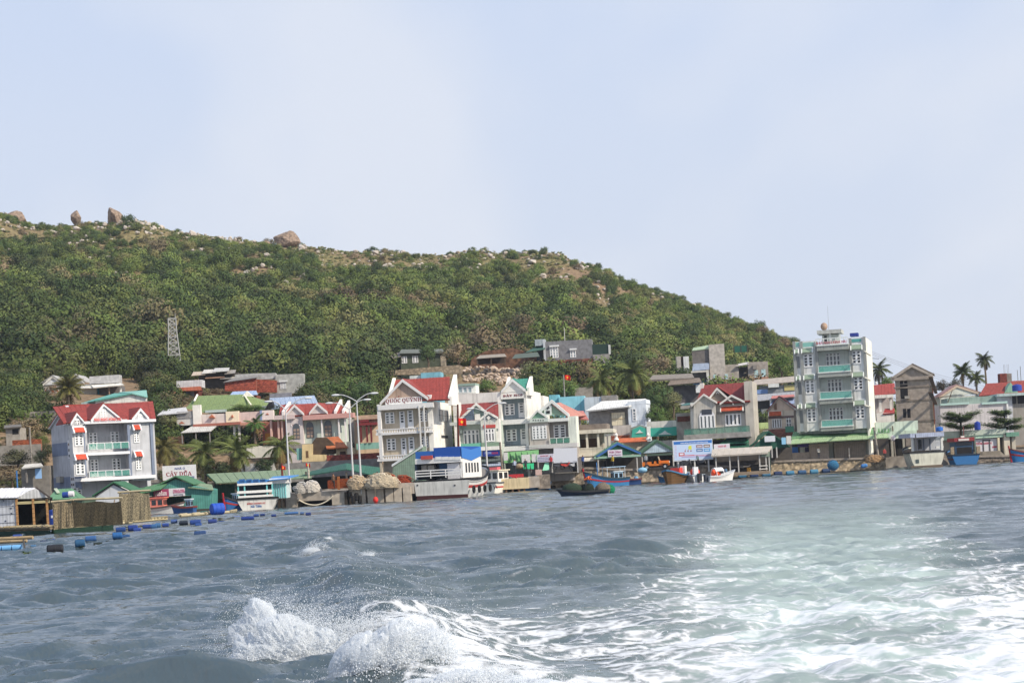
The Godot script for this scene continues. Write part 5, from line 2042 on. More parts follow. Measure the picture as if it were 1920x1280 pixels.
func old_balcony_house() -> void:
	var stone := co("a59c92")
	var pale := pl("ddd6ca")
	thing("old_balcony_house", "old two storey house with a flat roof, brown shutters and a white balustrade", "house", at(1084, 885, 244), -6)
	block("wall", [1084, 808, 1132, 884], -8.0, -1.2, pl("b9b0a6"), null, 1.0)
	pbox("parapet", [1080, 795, 1138, 806], -8.0, 0.2, co("8b8076"))
	pbox("roof_slab", [1078, 805, 1150, 812], -8.2, 0.9, pale)
	for x in [1099, 1120, 1134, 1141]:
		pbox("column", [x, 812, x + 4, 850], 0.2, 0.6, pale)
	front(-1.2)
	for a in [[1084, 824, 1099, 839], [1104, 822, 1119, 838]]:
		pbox("shutter", a, 0.0, 0.08, wd("6f5137"))
	front(0)
	var r := pr([1082, 839, 1132, 850], 0.7)
	var b := fmb()
	for i in 26:
		var x := lerpf(r[0], r[2], i / 26.0)
		b.box(Vector3(x, r[1], 0.6), Vector3(x + 0.11, r[3], 0.72))
	b.box(Vector3(r[0], r[3] - 0.12, 0.56), Vector3(r[2], r[3], 0.76))
	put("balustrade", b, pale)
	pbox("balcony_slab", [1080, 849, 1140, 855], -1.2, 0.9, pale)
	pslab("awning", [[1080, 865, 2.6], [1136, 862, 2.6], [1134, 856, 0.8], [1082, 858, 0.8]], 0.1, sh("dad5cb"))
	pslab("pink_roof", [[1062, 783, 0.0], [1104, 786, 0.0], [1094, 770, -5.0], [1060, 770, -5.0]], 0.14, ti("c77f76"))
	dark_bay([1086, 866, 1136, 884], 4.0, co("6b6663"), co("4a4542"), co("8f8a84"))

func back_whites() -> void:
	var white := pl("eceef2")
	thing("white_villa", "white house with a sloping white roof and a narrow window above the market stalls", "house", at(1100, 800, 272), -10)
	block("front_wall", [1178, 752, 1212, 800], -6.0, 0.0, pl("dfe8f6"), null, 4.0)
	block("side_wall", [1104, 766, 1178, 798], -6.0, -1.0, co("a8a5a3"), null, 4.0)
	ppoly("gable", [[1177, 760], [1212, 756], [1211, 748]], -6.0, 0.02, pl("dfe8f6"))
	pslab("roof", [[1098, 770, 0.6], [1180, 761, 0.6], [1211, 747, -4.0], [1128, 752, -4.0]], 0.2, sh("e9e8e4"))
	pwin([1186, 766, 1193, 789], 1, 3, 0.3, null, mat("7a848c", 0.3, "glass"), "window", 0.6)
	front(-0.9)
	pbox("lit_panel", [1147, 773, 1172, 797], 0.0, 0.5, sh("f3e6c8"))
	pbox("panel_bar", [1147, 784, 1172, 786], 0.5, 0.55, pt("cbb894"))
	front(0)
	thing("grey_block", "pale blue and grey unplastered block behind the white sloping roof", "house", at(1096, 770, 286), -6)
	block("wall", [1128, 741, 1157, 768], -5.0, 0.0, co("9d9a97"), null, 5.0)
	block("blue_wall", [1096, 744, 1128, 770], -4.0, -0.2, pl("c4d0de"), null, 5.0)
	thing("turquoise_wall_house", "low house with a bright turquoise blue upper wall among trees", "house", at(1032, 764, 290), -5)
	block("wall", [1030, 740, 1048, 764], -4.0, -0.4, pl("7fc4d6"), null, 4.0)
	block("wall", [1048, 743, 1096, 764], -5.0, 0.0, pl("8fd0e4"), null, 4.0)
	thing("sky_blue_hut", "small sky blue building above the big red roof", "hut", at(778, 716, 300), -5)
	block("wall", [789, 698, 826, 716], -4.0, 0.0, pl("7fb6cc"), null, 4.0)
	block("white_wall", [768, 704, 790, 716], -3.0, -0.4, pl("d3dadc"), null, 4.0)
	thing("turquoise_parapet_house", "low house with turquoise ornamental parapets and orange tiled eaves", "house", at(1150, 850, 256), -6)
	var teal := pt("3faa98")
	var pale := pl("d9d2cb")
	block("wall", [1150, 826, 1320, 850], -6.0, -0.6, pale, null, 3.0)
	ppoly("parapet", [[1184, 822], [1213, 819], [1213, 804], [1200, 799], [1186, 805]], -0.8, 0.0, teal)
	ppoly("parapet_frame", [[1181, 823], [1216, 820], [1215, 801], [1200, 796], [1182, 802]], -0.9, -0.12, pl("8d9690"))
	pbox("parapet", [1219, 801, 1271, 817], -0.8, 0.0, teal)
	pbox("parapet_pier", [1213, 799, 1220, 820], -0.9, 0.1, pt("e6eae6"))
	pbox("parapet_pier", [1271, 799, 1281, 816], -0.9, 0.1, pt("f0eeea"))
	for a in [[1192, 806, 1207, 812], [1234, 808, 1260, 815]]:
		ppoly("ornament", [[a[0], a[3]], [a[2], a[3] - 1], [(a[0] * 0.3 + a[2] * 0.7), a[1] + 3], [(a[0] + a[2]) * 0.5, a[1] - 1], [(a[0] * 0.7 + a[2] * 0.3), a[1] + 3]], 0.0, 0.1, pt("d8e0dc"))
	pslab("tile_eave", [[1150, 830, 1.4], [1214, 826, 1.4], [1212, 819, 0.0], [1154, 822, 0.0]], 0.14, ti("d0714a"))
	pbox("brick_screen", [1146, 816, 1186, 825], -1.4, -0.9, br("b86a48"))
	pbox("grey_wall", [1150, 797, 1184, 816], -2.4, -1.4, pl("bdb8b6"))
	pbox("white_wall", [1213, 789, 1274, 801], -3.0, -1.6, pl("cfccca"))
	pbox("white_pier", [1262, 788, 1274, 799], -3.0, -1.4, pl("ebe8e2"))
	for x in [1154, 1214]:
		var o := q(x + 2, 826, 1.0)
		var f := fmb()
		f.lathe(Vector3(o.x, o.y, 1.0), [[0.35, 0.0], [0.35, 0.2], [0.18, 0.5], [0.26, 0.8], [0.0, 1.2]], 8)
		put("finial", f, pt("e6e2dc"))

func stall_posts(xs: Array, top: float, foot: float, z: float) -> void:
	for x in xs:
		pbox("post", [x, top, x + 2.2, foot], z - 0.12, z + 0.08, pt("b9b6b2"))

func stalls() -> void:
	thing("blue_trim_stall", "waterfront stall with blue edged gable roof and a white sign on dark green boards", "stall", at(1118, 886, 238))
	gable("gable", [1118, 857], [1158, 832], [1202, 850], -0.3, 0.0, sh("1f5a44"), pt("3d6aa8"), 0.26, 0.2)
	gable_roof("roof", [1116, 858], [1158, 831], [1204, 851], -9.0, 0.2, sh("6d9a84"))
	pbox("eave_board", [1114, 854, 1202, 858], -0.1, 0.2, pt("8fb09c"))
	pbox("sign", [1140, 843, 1167, 856], 0.22, 0.32, pt("d9d4de"))
	ptext("Hải Sản", [1143, 845, 1164, 849], 0.33, pn("a65c80"))
	ptext("tươi ngon mời quý khách", [1142, 851, 1165, 854], 0.33, pn("9a6b94"))
	stall_posts([1121, 1194], 857, 884, 0.0)
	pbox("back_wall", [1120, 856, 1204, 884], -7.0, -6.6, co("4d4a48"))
	thing("pale_gable_stall", "stall with dark green roof and pale blue gable behind the orange jeep", "stall", at(1204, 880, 246))
	gable("gable", [1203, 850], [1232, 828], [1264, 846], -0.3, 0.0, sh("b4c8d8"), pt("3b5a4c"), 0.2, 0.2)
	gable_roof("roof", [1200, 852], [1232, 827], [1268, 847], -9.0, 0.2, sh("5c8268"))
	pbox("eave_board", [1202, 850, 1266, 854], -0.1, 0.1, pt("46584e"))
	stall_posts([1204, 1262], 853, 878, 0.0)
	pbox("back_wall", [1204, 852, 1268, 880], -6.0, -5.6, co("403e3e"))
	thing("green_market_roof", "dark green market roof with two low slopes behind the rust crates on the pier", "market roof", at(566, 905, 222), -4)
	var dg := sh("2f5f50")
	pslab("roof", [[560, 893, 0.6], [649, 879, 0.6], [649, 868, -4.0], [574, 885, -4.0]], 0.12, dg, null, 0.8)
	pslab("roof", [[649, 879, 0.6], [712, 893, 0.6], [712, 876, -4.0], [649, 868, -4.0]], 0.12, sh("366a58"), null, 0.8)
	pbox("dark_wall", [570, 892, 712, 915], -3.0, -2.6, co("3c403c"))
	for x in [572, 648, 706]:
		pbox("post", [x, 884, x + 3, 912], 0.2, 0.45, wd("6b665e"))
	thing("green_lean_to", "pale green sheet lean-to with a white coping beside the ferry's blue deck", "shed", at(735, 905, 226), -4)
	ppoly("sheet_wall", [[736, 905], [792, 902], [792, 836], [778, 842], [736, 872]], -4.0, 0.0, sh("869c8a"))
	pslab("coping", [[734, 874, 0.2], [792, 837, 0.2], [792, 834, -0.4], [734, 871, -0.4]], 0.1, pt("dcdcd8"))
	# the advertising board
	thing("billboard", "blue and white advertising board with boat pictures on posts by the quay", "billboard", at(1263, 880, 234))
	var im := Image.create(320, 180, false, Image.FORMAT_RGB8)
	im.fill(Color("b9cbe6"))
	im.fill_rect(Rect2i(0, 0, 320, 30), Color("2a6ab4"))
	for i in 9:
		im.fill_rect(Rect2i(8, 40 + i * 14, 14, 4), Color("c08a9a"))
	im.fill_rect(Rect2i(38, 110, 48, 32), Color("b84a4a"))
	im.fill_rect(Rect2i(46, 116, 32, 16), Color("d8dce8"))
	im.fill_rect(Rect2i(38, 136, 130, 7), Color("c8505a"))
	for i in 3:
		for k in 14:
			im.fill_rect(Rect2i(92 + i * 24 - k / 2, 88 + k, k + 1, 2), Color("8c3c38"))
		im.fill_rect(Rect2i(94 + i * 24, 78, 3, 12), Color("a04840"))
	im.fill_rect(Rect2i(126, 46, 22, 38), Color("cfd04a"))
	im.fill_rect(Rect2i(120, 54, 10, 26), Color("b8c24a"))
	var pics := [[186, 42, 54, 30, "8a6a74"], [248, 42, 54, 30, "7c6a62"], [186, 80, 54, 30, "3f6aa0"], [248, 80, 54, 32, "4f94cc"]]
	for p in pics:
		im.fill_rect(Rect2i(p[0], p[1], p[2], p[3]), Color(String(p[4])))
		im.fill_rect(Rect2i(p[0] + 8, p[1] + 12, p[2] - 16, 8), Color("d8d8dc"))
	im.fill_rect(Rect2i(110, 140, 190, 5), Color("cc6070"))
	im.fill_rect(Rect2i(60, 152, 230, 6), Color("9a6aa0"))
	var m := StandardMaterial3D.new()
	m.resource_name = "print"
	m.albedo_texture = ImageTexture.create_from_image(im)
	m.roughness = 0.6
	var r := pr([1264, 826, 1336, 861], 0.05)
	var b := fmb()
	b.with_uv = true
	b.quad(Vector3(r[0], r[1], 0.05), Vector3(r[2], r[1], 0.05), Vector3(r[2], r[3], 0.05), Vector3(r[0], r[3], 0.05))
	put("poster", b, m)
	pbox("frame", [1262, 824, 1337, 863], -0.25, 0.04, pt("d9dde2"))
	ptext("CHÀO MỪNG QUÝ KHÁCH ĐẾN BÌNH HƯNG", [1276, 828, 1328, 831], 0.05, pn("e6ecf4"))
	for x in [1271, 1302, 1328]:
		pbox("post", [x, 862, x + 2.6, 884], -0.25, -0.05, pt("d5d2cd"))
	thing("white_sign", "white sign board with pink lettering right of the advertising board", "sign", at(1340, 852, 238))
	pbox("board", [1339, 832, 1369, 848], -0.1, 0.0, pt("dcd8e0"))
	ptext("NHÀ BÈ", [1347, 834, 1362, 838], 0.0, pn("c4506a"))
	ptext("đặc sản tôm hùm", [1342, 841, 1366, 845], 0.0, pn("7a6f98"))
	pbox("post", [1352, 847, 1355, 872], -0.3, -0.12, pt("8d8d8d"))
	thing("landing_shelter", "long landing shelter with flat beige roof on thin posts over the water's edge", "shelter", at(1340, 886, 228))
	pslab("roof", [[1334, 854, 1.5], [1440, 848, 1.5], [1448, 836, -3.0], [1336, 842, -3.0]], 0.2, sh("c9bfb2"), null, 0.8)
	pbox("end_board", [1428, 847, 1444, 856], 1.0, 1.2, sh("8c9a8a"))
	stall_posts([1342, 1368, 1384, 1424, 1436, 1442], 850, 886, 1.0)
	pbox("platform", [1366, 884, 1444, 890], -3.0, 1.6, wd("a2907c"))
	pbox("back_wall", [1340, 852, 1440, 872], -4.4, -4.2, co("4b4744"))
	pbox("bench_rail", [1424, 872, 1440, 874], 1.1, 1.2, pt("cfcac2"))
	pbox("bench_rail", [1424, 878, 1440, 880], 1.1, 1.2, pt("cfcac2"))
	thing("market_hall", "dark green sheet awnings of the market hall under the red roofed villa", "market hall", at(1336, 880, 242))
	pslab("roof", [[1336, 842, 1.0], [1405, 838, 1.0], [1405, 828, -1.5], [1342, 832, -1.5]], 0.1, sh("2c6650"), null, 0.8)
	pslab("roof", [[1350, 832, 0.4], [1405, 829, 0.4], [1402, 817, -2.0], [1366, 819, -2.0]], 0.1, sh("3a7a60"), null, 0.8)
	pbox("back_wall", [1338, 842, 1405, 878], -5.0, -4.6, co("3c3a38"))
	thing("green_tent", "dark green pitched tent roof with a white sign between the villa and the tall hotel", "tent", at(1396, 870, 240))
	gable("gable", [1404, 846], [1442, 812], [1478, 838], -0.2, 0.0, cl("1d4f40"), cl("24584a"), 0.12, 0.1)
	gable_roof("roof", [1394, 850], [1442, 811], [1482, 840], -6.0, 0.3, cl("1f5a48"))
	pbox("sign", [1434, 817, 1454, 828], 0.32, 0.4, pt("d2d4dc"))
	pbox("blue_banner", [1466, 820, 1474, 833], 0.32, 0.4, pt("8cc0e0"))
	pbox("white_banner", [1475, 817, 1484, 832], 0.32, 0.4, pt("cfcdc8"))
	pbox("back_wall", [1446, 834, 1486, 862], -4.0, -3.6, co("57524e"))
	stall_posts([1447, 1456], 838, 858, 0.2)

# ================================================================ right of the picture
func make_right_quarter() -> void:
	villa()
	peach_house()
	hotel()
	shop_row()
	concrete_tower()
	red_roof_right()
	far_right()

func villa() -> void:
	var wall := pl("c3bfba")
	var trim := pt("dcd8d2")
	var red := ti("873a36")
	thing("villa", "grey villa with a crimson roof, timbered gables, arched window and glass balcony", "villa", at(1298, 850, 246), -11)
	var w: float = q(1405, 790).x
	var yt: float = q(1350, 758).y
	var yb: float = q(1350, 815).y
	var b := mb()
	b.box(Vector3(0, yb, -9.0), Vector3(w, yt, 0.0))
	put("wall", b, wall)
	b = mb()
	b.box(Vector3(w - 0.4, -1.0, -9.4), Vector3(w + 0.7, q(1412, 714).y, 0.5))
	put("side_wall", b, pl("bab5ae"))
	pbox("left_pier", [1296, 755, 1302, 812], -2.0, 0.4, trim)
	pslab("roof", [[1304, 757, 0.8], [1407, 752, 0.8], [1406, 716, -5.0], [1318, 722, -5.0]], 0.18, red, null, 0.5)
	pbox("back_fin", [1313, 718, 1320, 745], -5.4, -4.0, trim)
	front(0.4)
	gable("gable", [1322, 758], [1345, 729], [1376, 757], -1.0, 0.0, wd("94877c"), trim, 0.3, 0.3)
	gable_roof("dormer_roof", [1320, 759], [1345, 727], [1392, 757], -4.5, 0.25, ti("a54640"))
	for s in [[[1343, 731], [1349, 738]], [[1349, 731], [1343, 738]]]:
		var u := q(s[0][0], s[0][1], 0.1)
		var v := q(s[1][0], s[1][1], 0.1)
		var k := fmb()
		k.tube(Vector3(u.x, u.y, 0.12), Vector3(v.x, v.y, 0.12), 0.07, 0.07, 5)
		put("cross_brace", k, trim)
	front(0.9)
	# left bay with a curved gable
	var pts := []
	var f := PackedVector2Array()
	for i in 9:
		var t := i / 8.0
		f.append(q(lerpf(1301, 1342, t), 760 - 14.0 * sin(PI * t) - t * 3.0, 0.0))
	var k := fmb()
	k.poly(PackedVector2Array(Array(f) + [q(1342, 812), q(1301, 815)]), -1.0, 0.0)
	put("front_bay", k, wall)
	k = fmb()
	var peak := q(1320, 742)
	var l := q(1297, 763)
	var r := q(1345, 757)
	for s in [[l, peak], [peak, r]]:
		var u: Vector2 = s[0]
		var v: Vector2 = s[1]
		k.prism([Vector3(u.x, u.y, 0.3), Vector3(v.x, v.y, 0.3), Vector3(v.x, v.y + 0.28, 0.3), Vector3(u.x, u.y + 0.28, 0.3)], [Vector3(u.x, u.y, -1.0), Vector3(v.x, v.y, -1.0), Vector3(v.x, v.y + 0.28, -1.0), Vector3(u.x, u.y + 0.28, -1.0)])
	put("rake_trim", k, trim)
	k = fmb()
	k.poly(PackedVector2Array([q(1302, 761), q(1340, 757), peak]), -1.0, -0.04)
	put("gable", k, wall)
	front(0.6)
	gable("gable", [1350, 758], [1372, 742], [1397, 754], -1.0, 0.0, wd("968a80"), trim, 0.26, 0.25)
	front(0.0)
	hood([1351, 761, 1395, 769], ti("c2593c"), trim, 0.9)
	pbox("grey_band", [1344, 770, 1404, 775], 0.0, 0.1, pt("8e8c8a"))
	pwin([1360, 771, 1390, 798], 4, 1, 0.2, null, null, "window", 0.45, 0.1)
	front(0.9)
	pwin([1312, 779, 1341, 804], 4, 1, 0.0, null, null, "window", 0.42, 0.1)
	var o := q(1326, 779, 0.05)
	var rad: float = (q(1341, 779).x - q(1312, 779).x) * 0.5
	var pts2 := PackedVector2Array()
	for i in 9:
		pts2.append(o + Vector2(cos(PI * i / 8.0) * rad, sin(PI * i / 8.0) * rad * 0.62))
	k = fmb()
	k.poly(pts2, 0.0, 0.06)
	var fan := put("fanlight", k, pt("e6e4ea"))
	k = fmb()
	k.box(Vector3(o.x - 0.7, o.y + 0.15, 0.05), Vector3(o.x + 0.7, o.y + 0.85, 0.1))
	put("pane", k, mat("2c2f3a", 0.2, "glass"), fan)
	front(0)
	pbox("balcony_slab", [1282, 812, 1408, 822], -1.0, 2.4, co("a7a4a0"))
	balustrade([1283, 801, 1406, 814], 2.3, mat("3f8a74", 0.12, "green_glass"), pt("5d7a70"), null, 8)
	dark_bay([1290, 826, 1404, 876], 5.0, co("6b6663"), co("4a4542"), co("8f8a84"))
	pbox("roof_wing", [1276, 760, 1304, 766], -3.0, 0.6, co("a9a49c"))
	block("wing_wall", [1268, 774, 1298, 800], -6.0, -3.4, co("a8a39d"), null, 3.0)
	pbox("brown_band", [1270, 780, 1298, 790], -3.4, -3.3, br("7a4a3c"))

func peach_house() -> void:
	var wall := pl("e0d2c4")
	var trim := pt("a5968a")
	thing("peach_house", "small peach gabled house with an orange hood squeezed beside the tall hotel", "house", at(1442, 830, 258), -12)
	block("wall", [1441, 769, 1490, 822], -7.0, 0.0, wall, null, 2.0)
	gable("gable", [1440, 772], [1461, 746], [1490, 768], -1.0, 0.05, pl("d8c3b4"), trim, 0.3, 0.2)
	gable_roof("roof", [1438, 773], [1461, 745], [1493, 768], -7.0, 0.3, ti("8f3f3c"))
	pbox("attic_window", [1452, 756, 1457, 768], 0.05, 0.1, pt("8a6f5c"))
	hood([1441, 771, 1468, 778], ti("cc5f3c"), wall, 0.8)
	pbox("grey_band", [1441, 780, 1489, 784], 0.0, 0.1, pt("7f6a6a"))
	pwin([1448, 783, 1466, 802], 4, 1, 0.15, null, null, "window", 0.4, 0.05)
	pwin([1475, 781, 1484, 801], 2, 2, 0.2, null, null, "window", 0.6)
	pbox("base_wall", [1441, 804, 1489, 818], -0.4, 0.5, br("a3705c"))
	pbox("green_balcony", [1473, 799, 1489, 810], 0.5, 0.6, pt("5f9c84"))
	thing("blue_tarp_roofs", "cluttered grey and blue sheet roofs behind the peach house", "roof", at(1416, 768, 282), -5)
	pslab("roof", [[1412, 752, 0.5], [1492, 744, 0.5], [1492, 734, -5.0], [1418, 740, -5.0]], 0.12, sh("a9a9ac"), null, 0.7)
	pbox("dark_wall", [1416, 751, 1444, 766], -3.0, -0.5, co("4b4c50"))
	pslab("blue_sheet", [[1444, 760, 0.9], [1490, 756, 0.9], [1490, 744, -0.6], [1448, 748, -0.6]], 0.08, cl("8f9fc0"))
	pslab("red_sheet", [[1446, 747, 1.0], [1490, 743, 1.0], [1490, 739, 0.0], [1448, 742, 0.0]], 0.08, sh("c47f78"))
	pbox("green_wall", [1420, 792, 1442, 804], -3.0, 0.5, pl("b8cc90"))
	pbox("base", [1418, 804, 1444, 822], -3.0, 0.4, pl("b8b4ac"))
	thing("grey_flat_house", "flat roofed grey house with a white awning and yellow window bars", "house", at(1420, 745, 300), -5)
	block("wall", [1426, 722, 1496, 746], -5.0, 0.0, co("9da1a8"), null, 4.0)
	pslab("roof", [[1404, 722, 0.6], [1500, 714, 0.6], [1500, 704, -5.0], [1416, 712, -5.0]], 0.14, co("b9aea4"))
	pbox("white_awning", [1441, 719, 1461, 726], 0.0, 0.8, sh("eef0ee"))
	pbox("yellow_bars", [1471, 722, 1490, 732], 0.0, 0.1, pt("cfc184"))
	pbox("blue_panel", [1418, 730, 1440, 738], 0.0, 0.1, pt("7f9cd0"))

func hotel() -> void:
	var light := pl("e2e4e6")
	var grey := pl("9c9f9f")
	var white := pl("f2f0e8")
	var mint := pl("dfe7e7")
	var olive := pt("8b9c88")
	var trim := pt("e4e8e4")
	var glass := mat("72c2b2", 0.12, "green_glass")
	thing("hotel", "tall four storey grey hotel with turquoise glass balconies and a rooftop pavilion", "hotel", at(1499, 862, 248), -14.5)
	var w: float = q(1623, 720).x
	var ytop: float = q(1555, 652).y
	var x1: float = q(1534, 720).x
	var x2: float = q(1596, 720).x
	var yb: float = q(1560, 806).y
	var b := mb()
	b.box(Vector3(0, -1.0, -14.0), Vector3(w, ytop, -1.5))
	put("wall", b, mint)
	b = mb()
	b.box(Vector3(0, yb, -1.5), Vector3(x1, q(1505, 640).y, 0.0))
	put("front_bay", b, light)
	b = mb()
	b.box(Vector3(x2, yb, -1.5), Vector3(w - 0.02, q(1607, 633).y, 0.0))
	put("front_bay", b, light)
	b = mb()
	b.box(Vector3(w, -1.0, -14.0), Vector3(w + 0.25, q(1622, 631).y, 0.05))
	put("side_wall", b, white)
	# upright piers
	for a in [[1486, 640, 1491, 806], [1499, 640, 1505, 806], [1527, 640, 1533, 806], [1591, 634, 1597, 804], [1618, 631, 1623, 803]]:
		var m: float = (a[0] + a[2]) * 0.5
		var shift := 5.0
		var xx: float = q(m + shift, 720).x
		var p := mb()
		p.box(Vector3(xx - 0.2, yb - 0.1, -0.1), Vector3(xx + 0.2, q(m, a[1]).y, 0.22))
		put("pier", p, grey)
	# balconies
	for k in [[1534, 697, 1596, 706, 684], [1537, 747, 1599, 756, 733], [1540, 799, 1601, 807, 786], [1532, 646, 1592, 656, 0]]:
		pbox("balcony_slab", [k[0], k[1], k[2], k[3]], -1.5, 0.85, pl("a3a8a5"))
		pbox("slab_edge", [k[0] - 0.5, k[1] - 1, k[2] + 0.5, k[1] + 1.2], 0.5, 0.95, trim)
		if k[4] > 0:
			balustrade([k[0] + 1, k[4], k[2] - 1, k[1]], 0.8, glass, trim, null, 1)
	front(-1.5)
	for a in [[1549, 662, 1576, 686], [1552, 711, 1579, 735], [1555, 764, 1582, 789]]:
		pwin(a, 4, 2, 0.2, null, null, "window", 0.55, 0.05)
	front(0)
	for a in [[1507, 664, 1525, 688], [1511, 713, 1528, 738], [1514, 766, 1531, 791], [1598, 658, 1615, 682], [1601, 707, 1619, 731], [1605, 761, 1622, 785]]:
		pwin(a, 2, 3, 0.22, null, null, "window", 0.56, 0.08)
	for a in [[1494, 668, 1500, 690], [1497, 716, 1503, 739], [1500, 769, 1506, 793]]:
		pbox("slot_window", a, -0.02, 0.05, mat("6b6f70", 0.5, "glass"))
	for a in [[1503, 652, 1525, 660], [1507, 702, 1529, 710], [1510, 755, 1532, 763], [1595, 646, 1618, 654], [1598, 697, 1621, 705], [1601, 750, 1624, 758], [1490, 654, 1499, 661], [1493, 704, 1502, 711], [1496, 757, 1505, 764]]:
		hood(a, olive, trim, 0.55)
	for a in [[1490, 642, 1499, 650], [1505, 642, 1526, 650]]:
		pbox("roof_glass", a, 0.0, 0.06, mat("7fb8ac", 0.2, "glass"))
	pbox("roof_glass", [1597, 635, 1615, 641], 0.0, 0.06, mat("4f9a94", 0.2, "glass"))
	# right wall ledges
	right_side(w + 0.25)
	for y in [661, 709, 760]:
		pbox("ledge", [1623, y, 1634, y + 2], 0.0, 0.12, pt("d6d4ca"))
	front(0)
	# roof railing with red letters, pavilion, dome, antenna
	var ry := q(1560, 646, 0.7).y
	railing("roof_railing", [1530, 634, 1590, 646], 0.7, trim, 8, 1)
	ptext("NHÀ NGHỈ BÌNH HẢI", [1531, 638, 1588, 644], 0.8, pn("a8323c"))
	pbox("roof_room", [1542, 627, 1575, 648], -4.0, -2.0, mint)
	pbox("door", [1546, 629, 1551, 640], -2.0, -1.95, pn("44484a"))
	pbox("pavilion_roof", [1532, 618, 1578, 625], -5.0, -0.8, co("c8cac4"))
	for x in [1556, 1574]:
		pbox("pavilion_post", [x, 624, x + 2.5, 648], -1.4, -1.1, trim)
	var o := q(1546, 618, -2.5)
	b = mb()
	b.ball(Vector3(o.x, o.y + 0.45, -2.5), Vector3(0.5, 0.55, 0.5), 14, 10)
	put("dome", b, co("b89c88"))
	o = q(1554, 618, -2.5)
	b = mb()
	b.tube(Vector3(o.x, o.y, -3.0), Vector3(o.x, o.y + 3.4, -3.0), 0.03, 0.015, 5)
	put("antenna", b, pn("8c8c8c"))
	pbox("roof_tank", [1594, 624, 1609, 630], -4.0, -2.0, pt("2c3c8c"))
	# potted plants behind the glass
	for a in [[1541, 688], [1580, 685], [1585, 738]]:
		var p := q(a[0] + 2, a[1] + 6, 0.4)
		var l := MeshInstance3D.new()
		var pot := put_mesh("potted_plant", leaf_mass(60 + int(a[0]), 8, 8, 0.2), leaf_mat(Color(0.03, 0.12, 0.05)))
		pot.position = Vector3(p.x, p.y - 0.3, 0.3)
		pot.scale = Vector3(0.8, 1.0, 0.6)

